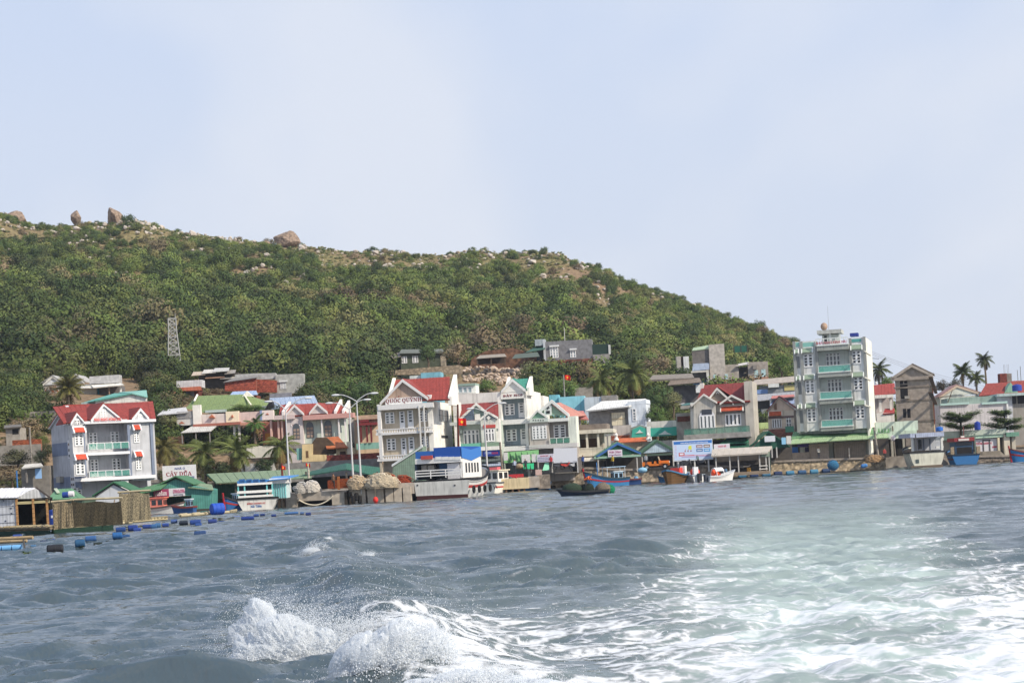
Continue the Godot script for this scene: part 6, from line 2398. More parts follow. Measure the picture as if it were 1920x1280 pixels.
func shop_row() -> void:
	var green := sh("6f9a6c")
	var pale := sh("a3bc92")
	var conc := co("9a928a")
	thing("shop_row", "row of grey concrete shops under two long green sheet roofs on the quay", "shops", at(1484, 868, 248), -4)
	pslab("roof", [[1484, 822, 0.6], [1642, 812, 0.6], [1640, 801, -4.0], [1488, 809, -4.0]], 0.12, green, null, 0.7)
	pslab("roof", [[1481, 832, 2.6], [1560, 826, 2.6], [1564, 818, 0.4], [1487, 822, 0.4]], 0.12, pale, null, 0.7)
	pslab("roof", [[1558, 826, 2.6], [1668, 820, 2.6], [1664, 812, 0.4], [1564, 817, 0.4]], 0.12, pale, null, 0.7)
	pbox("wall", [1518, 832, 1555, 862], -3.0, 0.6, co("a79f97"))
	pbox("shutter", [1521, 836, 1552, 862], 0.6, 0.66, sh("a29a94"))
	pbox("low_wall", [1484, 848, 1520, 862], -0.4, 0.6, co("a8a09a"))
	pbox("blue_panel", [1485, 838, 1497, 849], 0.1, 0.2, pt("2a62b0"))
	pbox("purple_cloth", [1496, 830, 1519, 838], 0.1, 0.2, cl("3c3278"))
	pbox("dark_panel", [1510, 838, 1519, 848], 0.05, 0.15, cl("2b2a52"))
	pbox("wall", [1565, 828, 1624, 860], -3.0, 0.4, co("8f887f"))
	pbox("shutter", [1568, 832, 1594, 858], 0.4, 0.46, sh("867d74"))
	pbox("shutter", [1597, 831, 1622, 857], 0.4, 0.46, sh("8a8279"))
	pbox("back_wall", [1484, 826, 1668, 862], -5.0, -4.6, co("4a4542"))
	pbox("gate_frame", [1592, 840, 1594, 858], 1.2, 1.3, pt("cfcac2"))
	thing("mint_house", "pale mint green low house front with green arches behind the wooden pole", "house", at(1640, 868, 251), -2)
	pbox("fascia", [1640, 808, 1720, 822], -3.0, 0.6, pl("bcd0c4"))
	pbox("parapet", [1642, 790, 1722, 808], -4.0, 0.0, pl("c3d2ca"))
	for i in 4:
		ppoly("arch", [[1646 + i * 6, 811], [1651 + i * 6, 811], [1649.5 + i * 6, 803], [1647.5 + i * 6, 803]], 0.6, 0.66, pt("6f9c70"))
	block("wall", [1664, 822, 1700, 866], -6.0, -3.0, co("4d4742"))
	for x in [1672, 1694, 1716]:
		pbox("column", [x, 820, x + 4, 864], 0.2, 0.6, pl("9c9a92"))
	pbox("dark_door", [1678, 826, 1694, 858], -0.8, -0.4, pn("2b2926"))
	thing("lamp_globe", "round pale lantern hanging under the mint green eave", "lantern", at(1675, 821, 248))
	var b := mb()
	b.ball(Vector3.ZERO, Vector3(0.36, 0.42, 0.36), 12, 8)
	put("globe", b, pt("cfc9d4"))
	b = mb()
	b.tube(Vector3(0, 0.4, 0), Vector3(0, 0.9, 0), 0.03, 0.03, 5)
	put("cord", b, pn("555555"))
	thing("leaning_pole", "bleached leaning utility pole in front of the shops", "pole", at(1647, 858, 232))
	b = mb()
	b.tube(Vector3(0.1, -0.5, 0), Vector3(-0.35, 4.2, 0), 0.17, 0.13, 8)
	put("pole", b, wd("b5aca0"))
	thing("waterfront_store", "low white waterfront store with pale green roof edge and a red lettered shutter", "store", at(1768, 868, 251), 2)
	pbox("roof_edge", [1768, 806, 1888, 816], -8.0, 0.4, pl("b8c4bc"))
	pbox("fascia", [1770, 816, 1884, 822], -0.3, 0.2, pl("b3d0c0"))
	block("wall", [1768, 820, 1888, 866], -8.0, -1.4, co("a39d95"))
	pbox("white_shutter", [1829, 822, 1873, 856], -0.6, -0.2, pt("cfcdd2"))
	ptext("TIẾN MINH", [1830, 828, 1860, 833], -0.18, pn("b04a5a"))
	pbox("red_stripe", [1862, 836, 1870, 839], -0.2, -0.16, pt("b04a5a"))
	for a in [[1844, 824, 1846, 852], [1856, 824, 1858, 852]]:
		pbox("door_frame", a, -0.2, -0.12, pt("4c4a4a"))
	pbox("door_frame", [1844, 824, 1858, 826], -0.2, -0.12, pt("4c4a4a"))
	pbox("pillar", [1884, 814, 1895, 862], -2.0, 0.4, pl("cfc8ba"))
	pbox("pillar", [1899, 818, 1906, 862], -2.0, 0.2, pl("b8b2a6"))
	pbox("pillar", [1872, 820, 1876, 856], -0.3, 0.2, pl("d6ccb4"))
	pbox("green_awning", [1888, 810, 1912, 818], -2.0, 0.8, sh("6f9c88"))

func concrete_tower() -> void:
	var conc := co("aa9e93")
	thing("unfinished_house", "tall unfinished bare concrete house with empty window openings", "house", at(1684, 812, 262), -13)
	var w: float = q(1749, 750).x
	var yt: float = q(1711, 706).y
	var b := mb()
	b.box(Vector3(0, -2.0, -6.5), Vector3(w, yt, 0.0))
	put("wall", b, conc)
	b = mb()
	b.box(Vector3(w, -2.0, -6.5), Vector3(w + 0.12, yt, 0.02))
	put("side_wall", b, co("d8bfa0"))
	gable("gable", [1672, 711], [1710, 686], [1750, 705], -0.6, 0.0, co("a79d93"), co("b8ada2"), 0.36, 0.4)
	gable_roof("roof", [1670, 712], [1712, 684], [1753, 704], -6.5, 0.3, co("8f857c"))
	pbox("cornice", [1671, 706, 1751, 712], -0.2, 0.4, conc)
	for a in [[1676, 724, 1752, 727], [1680, 749, 1754, 752], [1683, 788, 1756, 791]]:
		pbox("floor_band", a, 0.0, 0.08, co("857b71"))
	for a in [[1688, 714, 1694, 720], [1696, 714, 1702, 719], [1689, 721, 1703, 747], [1694, 766, 1700, 783], [1702, 766, 1708, 783]]:
		pbox("window_opening", a, -0.1, 0.02, pn("1c1b1e"))
	pbox("sill", [1697, 742, 1706, 747], 0.0, 0.3, co("b8b2aa"))
	right_side(w + 0.12)
	for y in [721, 746]:
		pbox("scaffold_pole", [1750, y, 1758, y + 1.4], 0.0, 0.5, wd("6d5a4c"))
	front(0)
	pbox("drain_pipe", [1750, 705, 1752, 795], 0.05, 0.2, pt("7a4432"))
	var o := q(1757, 745, -2.0)
	for s in [[0.2, 0.0, 2.2, 0.1], [1.6, -0.9, 2.4, 1.0]]:
		var k := mb()
		k.tube(Vector3(o.x + s[0], o.y + s[1], -2), Vector3(o.x + s[2], o.y + s[3], -2), 0.07, 0.06, 5)
		put("scaffold_pole", k, wd("6d5a4c"))

func red_roof_right() -> void:
	var white := pl("eeebe8")
	thing("red_roof_house", "white house with red roofs and porch columns between the hotel and the bare concrete house", "house", at(1640, 805, 276), -5)
	pslab("roof", [[1634, 742, 0.8], [1680, 737, 0.8], [1678, 718, -4.0], [1636, 722, -4.0]], 0.16, ti("ab4e45"), null, 0.5)
	pbox("gutter", [1636, 740, 1676, 746], -0.4, 0.9, white)
	block("wall", [1638, 746, 1676, 775], -6.0, -2.0, pl("b9b2b4"), null, 4.0)
	for x in [1649, 1669]:
		pbox("column", [x, 745, x + 4.5, 772], 0.0, 0.5, white)
	pslab("lower_roof", [[1656, 776, 1.6], [1678, 774, 1.6], [1678, 765, 0.0], [1660, 766, 0.0]], 0.12, ti("a8403f"))
	block("terrace", [1636, 774, 1678, 792], -2.0, 1.4, white, null, 3.0)
	tank_on("roof_cylinder", "white cylinder tank lying above the red porch roof", 1643, 720, 276, 6, 5, "e0dedc")
	thing("electric_pole", "dark electricity pole with crossarm right of the hotel", "pole", at(1637, 740, 262))
	var b := mb()
	b.tube(Vector3(0.3, -4, 0), Vector3(-0.1, 5.8, 0), 0.14, 0.1)
	put("pole", b, co("6c6c70"))
	b = mb()
	b.tube(Vector3(-0.1, 5.6, 0), Vector3(1.2, 5.4, 0.2), 0.04, 0.04, 5)
	put("crossarm", b, pn("5a5a5c"))
	# wires that leave the picture to the right
	for k in 3:
		thing("power_line", ["highest of three thin power lines from the pole beside the hotel", "middle of three thin power lines from the pole beside the hotel", "lowest of three thin power lines from the pole beside the hotel"][k], "wire", at(1636, 659 + k * 3.0, 262), 0, "power lines over the right houses")
		var a := Vector3.ZERO
		var e := at(1990, 742 + k * 6.0, 300) - at(1636, 659 + k * 3.0, 262)
		var w := mb()
		var pts := []
		for i in 13:
			var t := i / 12.0
			pts.append(a.lerp(e, t) + Vector3(0, -1.4 * 4.0 * t * (1.0 - t), 0))
		w.path(pts, 0.016, 0.016, 4)
		put("wire", w, pn("77777c"))

func far_right() -> void:
	thing("white_gable_hall", "white hall with a shallow peach edged gable right of the bare concrete house", "hall", at(1762, 770, 284), -4)
	block("wall", [1764, 742, 1840, 764], -7.0, 0.0, pl("d6dad2"), null, 4.0)
	gable("gable", [1762, 745], [1795, 724], [1838, 738], -0.5, 0.02, pl("d9ddd5"), pt("d2bca6"), 0.4, 0.15)
	gable_roof("roof", [1760, 746], [1795, 723], [1841, 738], -7.0, 0.2, ti("b98f88"))
	ptext("TRẠM BIÊN PHÒNG", [1782, 738, 1806, 743], 0.05, pn("8f9490"))
	thing("crimson_roof_house", "house with a large red tiled roof and a green gable end", "house", at(1838, 770, 280), -2)
	pslab("roof", [[1836, 742, 0.8], [1882, 738, 0.8], [1898, 716, -4.0], [1850, 719, -4.0]], 0.16, ti("9a483f"), null, 0.5)
	pslab("roof", [[1884, 738, 0.4], [1950, 735, 0.4], [1950, 712, -4.5], [1898, 714, -4.5]], 0.16, ti("9b4a40"), null, 0.5)
	ppoly("gable", [[1882, 740], [1912, 738], [1896, 717]], -2.0, 0.2, pl("8fb8a4"))
	block("wall", [1840, 740, 1950, 765], -6.0, 0.0, pl("a8bcb4"), null, 5.0)
	thing("brick_stack", "square red brick stack with bare steel rods standing over the red roof", "stack", at(1876, 718, 300))
	block("brick_face", [1876, 700, 1889, 716], -1.6, 0.0, br("8c4a3e"), null, 3.0)
	block("grey_face", [1889, 700, 1898, 716], -1.6, -0.1, co("8f8780"), null, 3.0)
	var k := mb()
	for x in [0.9, 1.1, 1.5, 1.75]:
		k.tube(Vector3(x, 1.0, -0.5), Vector3(x, 3.2, -0.5), 0.02, 0.02, 4)
	put("steel_rod", k, pn("6a625c"))
	thing("steel_rods", "two tall bare steel rods sticking up at the edge of the roofs", "rods", at(1910, 716, 296))
	k = mb()
	k.tube(Vector3(0.0, -1.0, 0), Vector3(-0.05, 2.1, 0), 0.05, 0.04, 4)
	put("rod", k, pn("56524f"))
	k = mb()
	k.tube(Vector3(0.5, -1.0, 0), Vector3(0.5, 2.7, 0), 0.05, 0.04, 4)
	put("rod", k, pn("56524f"))
	thing("white_warehouse", "long white walled warehouse with a grey green upper band behind the almond trees", "warehouse", at(1764, 830, 272), -4)
	block("wall", [1765, 757, 1890, 830], -8.0, -0.3, pl("d3cfd4"), null, 2.0)
	block("upper_band", [1777, 744, 1873, 760], -8.0, -1.5, pl("93a8a2"))
	block("light_block", [1872, 742, 1900, 806], -8.0, -0.8, pl("c9ccd8"), null, 2.0)
	pbox("coping", [1764, 755, 1818, 759], -1.0, 0.0, pt("b5d2cc"))
	pbox("coping", [1842, 753, 1890, 757], -1.0, 0.0, pt("b5d2cc"))
	pbox("dark_opening", [1899, 741, 1906, 756], -1.0, -0.7, pn("232327"))
	block("grey_wing", [1898, 738, 1960, 810], -6.0, -1.0, pl("9c9894"), null, 2.0)
	pbox("opening", [1900, 742, 1905, 757], -1.0, -0.95, pn("232327"))
	pbox("opening", [1909, 741, 1935, 756], -1.0, -0.95, pn("232327"))
	pbox("roof_slab", [1870, 736, 1960, 741], -7.0, 0.2, pl("b8ccd0"))
	pbox("white_post", [1889, 757, 1892, 788], -0.3, 0.0, pt("eeeeec"))
	tank_on("water_tank", "big blue plastic tank at the roof edge far right over the red roof", 1908, 733, 276, 20, 14, "28409a")
	tank_on("water_tank", "tall blue plastic barrel tank between the two almond trees", 1834, 806, 246, 13, 18, "24409c")
	tank_on("water_tank", "squat bright blue tank above the white fishing boat", 1762, 808, 240, 16, 9, "2a6cc4")

# ================================================================ houses on the slope
func make_upper_houses() -> void:
	var stone := sn("c0ad92")
	thing("terrace_wall", "long dry stone terrace wall below the dark green house on the slope", "wall", at(690, 704, 362), -3)
	ppoly("wall", [[690, 704], [778, 702], [866, 701], [866, 686], [858, 684], [690, 698]], -1.0, 0.0, stone)
	thing("dark_green_house", "low dark green house with white shutters on the stone terrace", "house", at(751, 690, 372), -3)
	block("wall", [751, 661, 830, 690], -6.0, 0.0, co("5c6452"), null, 2.0)
	pslab("roof", [[748, 662, 0.6], [832, 661, 0.6], [830, 654, -6.0], [752, 655, -6.0]], 0.12, sh("72766c"))
	for a in [[753, 668, 763, 681], [773, 667, 784, 680]]:
		pwin(a, 2, 1, 0.0, null, mat("5a5f60", 0.4, "glass"), "window", 0.35)
	pbox("pale_corner", [826, 666, 836, 686], -0.4, 0.1, pl("b3a796"))
	pbox("lean_to", [724, 672, 752, 692], -4.0, -0.6, co("2f2f2c"))
	pslab("lean_to_roof", [[718, 675, 0.8], [752, 668, 0.8], [750, 660, -4.0], [734, 665, -4.0]], 0.1, sh("8d8175"))
	thing("soil_cutting", "bare brown earth cutting above the terrace", "bank", at(882, 690, 386), 0)
	ppoly("bank_face", [[880, 694], [1010, 688], [1006, 664], [960, 652], [910, 658], [884, 672]], -3.0, 0.0, so("8a6650"))
	thing("plank_shelter", "dark plank shelter with a thin sheet roof on the bare earth terrace", "shelter", at(890, 690, 376), 0)
	pslab("roof", [[892, 672, 1.0], [950, 668, 1.0], [946, 663, -2.0], [900, 666, -2.0]], 0.08, sh("a49a8c"))
	pbox("back_wall", [896, 670, 948, 682], -2.0, -1.8, wd("4c3f34"))
	for x in [894, 920, 946]:
		pbox("post", [x, 671, x + 2, 684], 0.6, 0.75, wd("6a5a4a"))
	pslab("sheet", [[960, 672, 1.0], [1012, 668, 1.0], [1008, 660, -2.0], [966, 664, -2.0]], 0.08, cl("566058"))
	thing("grey_hill_house", "long grey concrete house with two white windows standing high on the slope", "house", at(1022, 692, 378), -4)
	block("wall", [1021, 638, 1111, 684], -8.0, 0.0, co("86868a"), null, 1.0)
	pbox("light_end", [1003, 636, 1022, 648], -6.0, -1.0, pl("a9b4bd"))
	pbox("end_wall", [1006, 648, 1022, 676], -6.0, -2.0, co("3f4646"))
	pbox("corner_strip", [1019, 637, 1023, 678], -0.3, 0.06, pt("c3c8ce"))
	pslab("green_canopy", [[984, 661, 1.5], [1022, 654, 1.5], [1022, 648, -2.0], [1000, 652, -2.0]], 0.1, cl("3f5f52"))
	pwin([1031, 650, 1047, 671], 3, 3, 0.2, null, mat("8f9aa2", 0.3, "glass"), "window", 0.5)
	pwin([1069, 656, 1080, 670], 2, 2, 0.2, null, mat("8f9aa2", 0.3, "glass"), "window", 0.5)
	for a in [[1030, 647, 1048, 650], [1068, 653, 1081, 656]]:
		pbox("window_hood", a, 0.0, 0.4, pt("dfe2e4"))
	pbox("brick_base", [1018, 674, 1112, 684], 0.0, 0.5, br("8d5a48"))
	pbox("stone_base", [1016, 684, 1146, 694], -4.0, 0.8, sn("b8afa4"))
	pbox("end_block", [1112, 664, 1143, 690], -5.0, 0.3, co("a19d9a"))
	pbox("net_screen", [1109, 645, 1142, 664], -0.2, -0.1, cl("243a32"))
	pbox("net_post", [1141, 646, 1145, 664], -0.3, 0.1, pt("c9cac8"))
	var o := q(1059, 636, -3.0)
	var b := mb()
	b.tube(Vector3(o.x, o.y - 0.5, -3.0), Vector3(o.x, o.y + 2.4, -3.0), 0.07, 0.05, 5)
	put("antenna_pole", b, pn("c9c6c2"))
	# concrete houses above the villa
	thing("concrete_block_house", "raw concrete house with a light tower room and blue doors above the villa", "house", at(1300, 722, 332), -6)
	block("dark_wall", [1298, 656, 1331, 681], -6.0, -0.4, co("7c7672"), null, 3.0)
	block("tower_wall", [1330, 645, 1359, 684], -6.0, 0.0, co("cbc3ba"), null, 4.0)
	pslab("green_roof", [[1298, 657, -0.3], [1331, 653, -0.3], [1328, 647, -5.0], [1300, 652, -5.0]], 0.1, sh("b4c8a4"))
	pslab("blue_roof", [[1298, 695, 2.0], [1330, 692, 2.0], [1330, 680, -0.3], [1300, 682, -0.3]], 0.1, sh("97a3b6"))
	pbox("eave", [1296, 695, 1326, 698], 1.6, 2.2, pt("d8d3cc"))
	block("lower_wall", [1300, 698, 1328, 722], -4.0, -0.6, pt("3f6f98"), null, 3.0)
	pbox("white_pier", [1325, 691, 1330, 722], -0.6, 0.6, pt("e3e3e2"))
	block("long_wall", [1331, 684, 1386, 722], -7.0, -0.2, co("b5aca1"), null, 3.0)
	block("recess_wall", [1384, 688, 1404, 722], -7.0, -3.0, co("8a8a92"), null, 3.0)
	pslab("recess_roof", [[1381, 686, 0.4], [1404, 682, 0.4], [1404, 678, -4.0], [1384, 682, -4.0]], 0.1, sh("d9d4ce"))
	block("right_wall", [1403, 678, 1441, 712], -7.0, 0.0, co("b2a89f"), null, 3.0)
	block("right_base", [1396, 712, 1441, 732], -6.0, 0.2, co("a8a096"), null, 3.0)
	for a in [[1338, 702, 1343, 711], [1360, 701, 1365, 711], [1415, 694, 1422, 708], [1428, 692, 1436, 706]]:
		pbox("window", a, -0.2, 0.06, pt("b8d6da"))
	pbox("air_conditioner", [1412, 684, 1420, 692], 0.0, 0.5, pt("8d8680"))
	for i in 10:
		pbox("fence_board", [1350 + i * 4.2, 711, 1353 + i * 4.2, 721], 1.6, 1.72, wd("a8694c"))
	pbox("parapet", [1410, 707, 1441, 713], 0.0, 0.4, pl("b98a74"))
	thing("outhouse", "small white outhouse among rubble left of the raw concrete house", "hut", at(1270, 690, 350), 0)
	block("wall", [1282, 668, 1292, 686], -2.0, 0.0, pl("d6dae0"), null, 2.0)
	block("wall", [1269, 668, 1277, 685], -2.0, 0.0, co("b9b4ae"), null, 2.0)
	pbox("dark_gap", [1277, 668, 1282, 686], -1.5, -0.6, pn("33261f"))
	thing("old_flat_roofs", "old low houses with flat stained roofs and dark fronts left of the villa", "houses", at(1220, 748, 304), -4)
	pslab("roof", [[1216, 712, 0.6], [1302, 708, 0.6], [1298, 700, -5.0], [1224, 703, -5.0]], 0.3, co("8f877e"))
	pslab("rusty_roof", [[1252, 722, 2.2], [1316, 716, 2.2], [1312, 708, 0.2], [1258, 712, 0.2]], 0.14, sh("85786c"))
	block("wall", [1264, 722, 1312, 756], -3.0, 0.6, co("6a6668"), null, 4.0)
	pbox("white_tank_box", [1305, 721, 1313, 736], 0.4, 1.6, pt("e6e8ea"))
	pslab("teal_sheet", [[1278, 760, 1.4], [1304, 757, 1.4], [1300, 748, -1.0], [1284, 750, -1.0]], 0.1, sh("5f8f92"))
	pslab("white_sheet", [[1268, 760, 1.0], [1284, 756, 1.0], [1280, 750, -1.0], [1270, 752, -1.0]], 0.1, sh("cfd2d6"))
	thing("tiny_hut", "tiny dark hut with a white roof by the flag pole on the slope", "hut", at(1022, 722, 330), 0)
	block("wall", [1024, 706, 1046, 722], -3.0, 0.0, wd("3c3833"), null, 2.0)
	pslab("roof", [[1021, 707, 0.5], [1052, 704, 0.5], [1048, 699, -3.0], [1026, 701, -3.0]], 0.1, sh("cfd0d2"))
	thing("small_grey_wall", "short grey wall between the two tall palms and the flag pole", "wall", at(1078, 738, 308), 0)
	block("wall", [1078, 726, 1112, 738], -1.0, 0.0, co("a29c94"), null, 3.0)
	thing("green_net_fence", "dark green net fence on the rubble slope above the concrete house", "fence", at(1376, 662, 366), 0)
	pbox("net", [1376, 648, 1402, 660], -0.06, 0.0, cl("1f5748"))
	for x in [1376, 1389, 1401]:
		pbox("post", [x, 646, x + 1.4, 662], -0.1, 0.05, wd("5a5048"))
	lattice_tower()

func lattice_tower() -> void:
	thing("lattice_tower", "grey steel lattice tower rising from the trees on the left slope", "tower", at(327, 700, 345), 12)
	var m := pt("a9a9a6")
	var hgt: float = (700 - 597) / FOCAL * 345.0
	var legs := [mb(), mb(), mb(), mb()]
	var c := mb()
	var n := 9
	var w := func(t: float) -> float: return lerpf(1.25, 0.68, minf(t * 1.25, 1.0))
	for i in n:
		var t0 := float(i) / n
		var t1 := float(i + 1) / n
		var a: float = w.call(t0)
		var d: float = w.call(t1)
		for s in 4:
			var u0 := Vector2(1, 1).rotated(PI / 2 * s)
			var u1 := Vector2(1, 1).rotated(PI / 2 * (s + 1))
			var p0 := Vector3(u0.x * a, t0 * hgt, u0.y * a)
			var p1 := Vector3(u1.x * a, t0 * hgt, u1.y * a)
			var q0 := Vector3(u0.x * d, t1 * hgt, u0.y * d)
			var q1 := Vector3(u1.x * d, t1 * hgt, u1.y * d)
			legs[s].tube(p0, q0, 0.11, 0.11, 5, false)
			c.tube(p0, q1, 0.06, 0.06, 4, false)
			c.tube(p1, q0, 0.06, 0.06, 4, false)
			c.tube(q0, q1, 0.07, 0.07, 4, false)
	for b in legs:
		put("leg", b, m)
	put("lattice_bracing", c, m)
	var b := mb()
	b.tube(Vector3(0.6, hgt, 0.6), Vector3(0.6, hgt + 0.9, 0.6), 0.06, 0.05, 5)
	put("lightning_rod", b, m)

# ================================================================ trees
func make_fronds() -> void:
	for k in 4:
		var r := RandomNumberGenerator.new()
		r.seed = 200 + k
		var b := mb()
		b.colored = true
		var n := 18
		var droop: float = [0.5, 0.75, 1.0, 0.35][k]
		var pts := []
		for i in n + 1:
			var t := float(i) / n
			pts.append(Vector3(t * (1.0 - 0.16 * t * droop), 0.34 * t - (0.40 + 0.34 * droop) * t * t, 0))
		b.tint = Color(0.9, 0.9, 0.45)
		for i in n:
			b.tube(pts[i], pts[i + 1], lerpf(0.016, 0.004, float(i) / n), lerpf(0.016, 0.004, float(i + 1) / n), 4, false)
		for i in range(2, n):
			var t := float(i) / n
			var ln := 0.30 * sin(PI * clampf(t * 0.9 + 0.12, 0, 1)) + 0.05
			var fwd: Vector3 = (pts[i + 1] - pts[i]).normalized()
			for s in [-1.0, 1.0]:
				for e in 2:
					var base: Vector3 = pts[i] + fwd * 0.025 * e
					var tone := r.randf_range(0.7, 1.25)
					b.tint = Color(tone, tone, tone * 0.8) if r.randf() > 0.08 else Color(1.5, 1.1, 0.6)
					var tip := base + fwd * ln * 0.55 + Vector3(0, -ln * r.randf_range(0.35, 0.75), s * ln * r.randf_range(0.55, 0.85))
					var side := fwd * 0.021
					b.tri(base - side, base + side, tip)
		frond_meshes.append(b.mesh())

func palm(label: String, px: float, py_crown: float, py_foot: float, d: float, spread_px: float, fronds := 20, lean := 0.0, hue := Color(0.13, 0.155, 0.055), up := 0.25) -> void:
	var foot := at(px, py_foot, d)
	var root := thing("palm_tree", label, "palm tree", foot)
	root.set_meta("group", "palm trees of the village")
	var top := at(px, py_crown, d) - foot
	var h := top.y
	top.x += lean
	var b := mb()
	var pts := []
	for i in 9:
		var t := i / 8.0
		pts.append(Vector3(top.x * t * t + 0.12 * sin(t * 3.0), lerpf(-1.0, h, t), 0))
	b.path(pts, 0.24, 0.13, 8)
	put("trunk", b, wd("8a7a68"))
	var r := RandomNumberGenerator.new()
	r.seed = int(px * 7.0 + py_foot)
	var size := spread_px / FOCAL * d * 0.52
	for i in fronds:
		var o := MeshInstance3D.new()
		o.name = "frond"
		o.mesh = frond_meshes[r.randi() % 4]
		var dead := r.randf() < 0.14
		o.material_override = leaf_mat(Color(0.20, 0.145, 0.07) if dead else hue * [0.85, 1.0, 1.2][i % 3])
		var yaw := TAU * (i * 0.381966) + r.randf_range(-0.2, 0.2)
		var lift := lerpf(1.15, -0.75, pow(float(i) / fronds, 0.85)) + up - 0.25 + r.randf_range(-0.1, 0.1)
		if dead:
			lift = -0.95
		var s := size * r.randf_range(0.85, 1.12)
		o.transform = Transform3D(Basis(Vector3.UP, yaw) * Basis(Vector3(0, 0, 1), lift).scaled(Vector3(s, s, s * 1.15)), pts[8] - Vector3(0, 0.1, 0))
		root.add_child(o, true)
	b = mb()
	for i in 5:
		var w := TAU * i / 5.0
		b.ball(pts[8] + Vector3(cos(w) * 0.26, -0.35, sin(w) * 0.26), Vector3(0.14, 0.17, 0.14), 6, 4)
	put("coconut_cluster", b, pn("6f6a3a"))

func broad_tree(label: String, px: float, py_top: float, py_foot: float, d: float, w_px: float, hue: Color, sd: int, bare := 0.0) -> void:
	var foot := at(px, py_foot, d)
	thing("tree", label, "tree", foot, 0, "trees among the houses")
	var h: float = (at(px, py_top, d) - foot).y
	var w := w_px / FOCAL * d
	var r := RandomNumberGenerator.new()
	r.seed = sd
	var b := mb()
	var fork := Vector3(r.randf_range(-0.1, 0.1) * w, h * 0.42, 0)
	b.path([Vector3(0, -1.5, 0), Vector3(0.05 * w, h * 0.2, 0), fork], 0.03 * h + 0.08, 0.02 * h + 0.05, 7)
	for i in 6:
		var a := TAU * i / 6.0 + r.randf()
		var tip := Vector3(cos(a) * w * 0.34, h * r.randf_range(0.62, 0.9), sin(a) * w * 0.34)
		b.path([fork, fork.lerp(tip, 0.5) + Vector3(0, h * 0.05, 0), tip], 0.014 * h + 0.04, 0.025, 5)
	put("trunk", b, wd("7d6c58"))
	var c := put_mesh("crown", leaf_mass(sd, int(46 * (1.0 - bare * 0.4)), int(60 * (1.0 - bare * 0.5)), 0.030, 1.0, 0.45, 0.25), leaf_mat(hue))
	c.position = Vector3(0, h * 0.22, 0)
	c.scale = Vector3(w, h * 0.9, w)

func almond_tree(label: String, px: float, py_foot: float, d: float, tiers: Array, sd: int) -> void:
	# a sea almond: flat tiers of leaves on spreading level branches
	var foot := at(px, py_foot, d)
	thing("almond_tree", label, "tree", foot, 0, "sea almond trees")
	var r := RandomNumberGenerator.new()
	r.seed = sd
	var b := mb()
	var leaf := mb()
	leaf.colored = true
	var top: float = (at(px, tiers[tiers.size() - 1][1], d) - foot).y
	b.path([Vector3(0, -1, 0), Vector3(0.1, top * 0.5, 0), Vector3(0, top, 0)], 0.22, 0.08, 7)
	for t in tiers:
		var e := at(t[0], t[1], d) - foot
		var y0 := maxf(e.y - absf(e.x) * 0.35, 0.6)
		for k in 5:
			var tip := Vector3(e.x, e.y, 0) if k == 0 else Vector3(e.x * r.randf_range(0.3, 0.9), e.y - r.randf_range(0.0, 0.3), r.randf_range(-1.8, 1.8))
			b.path([Vector3(0, y0, 0), Vector3(tip.x * 0.5, lerpf(y0, tip.y, 0.55), tip.z * 0.5), tip], 0.09, 0.03, 5)
			for i in 240:
				var f := pow(r.randf(), 0.7)
				var p := Vector3(0, y0, 0).lerp(tip, f) + Vector3(r.randfn(0, 0.34), r.randfn(0.05, 0.17) + 0.1, r.randfn(0, 0.36))
				var a := r.randf() * TAU
				var u := Vector3(cos(a), r.randf_range(-0.25, 0.25), sin(a)) * r.randf_range(0.14, 0.26)
				var v := Vector3(-sin(a), r.randf_range(-0.3, 0.3), cos(a)) * 0.09
				var tone := r.randf_range(0.65, 1.35)
				leaf.tint = Color(tone, tone, tone * 0.9)
				leaf.quad(p - u, p - v, p + u, p + v)
	put("trunk", b, wd("6f6152"))
	put("crown", leaf, leaf_mat(Color(0.13, 0.19, 0.06)))

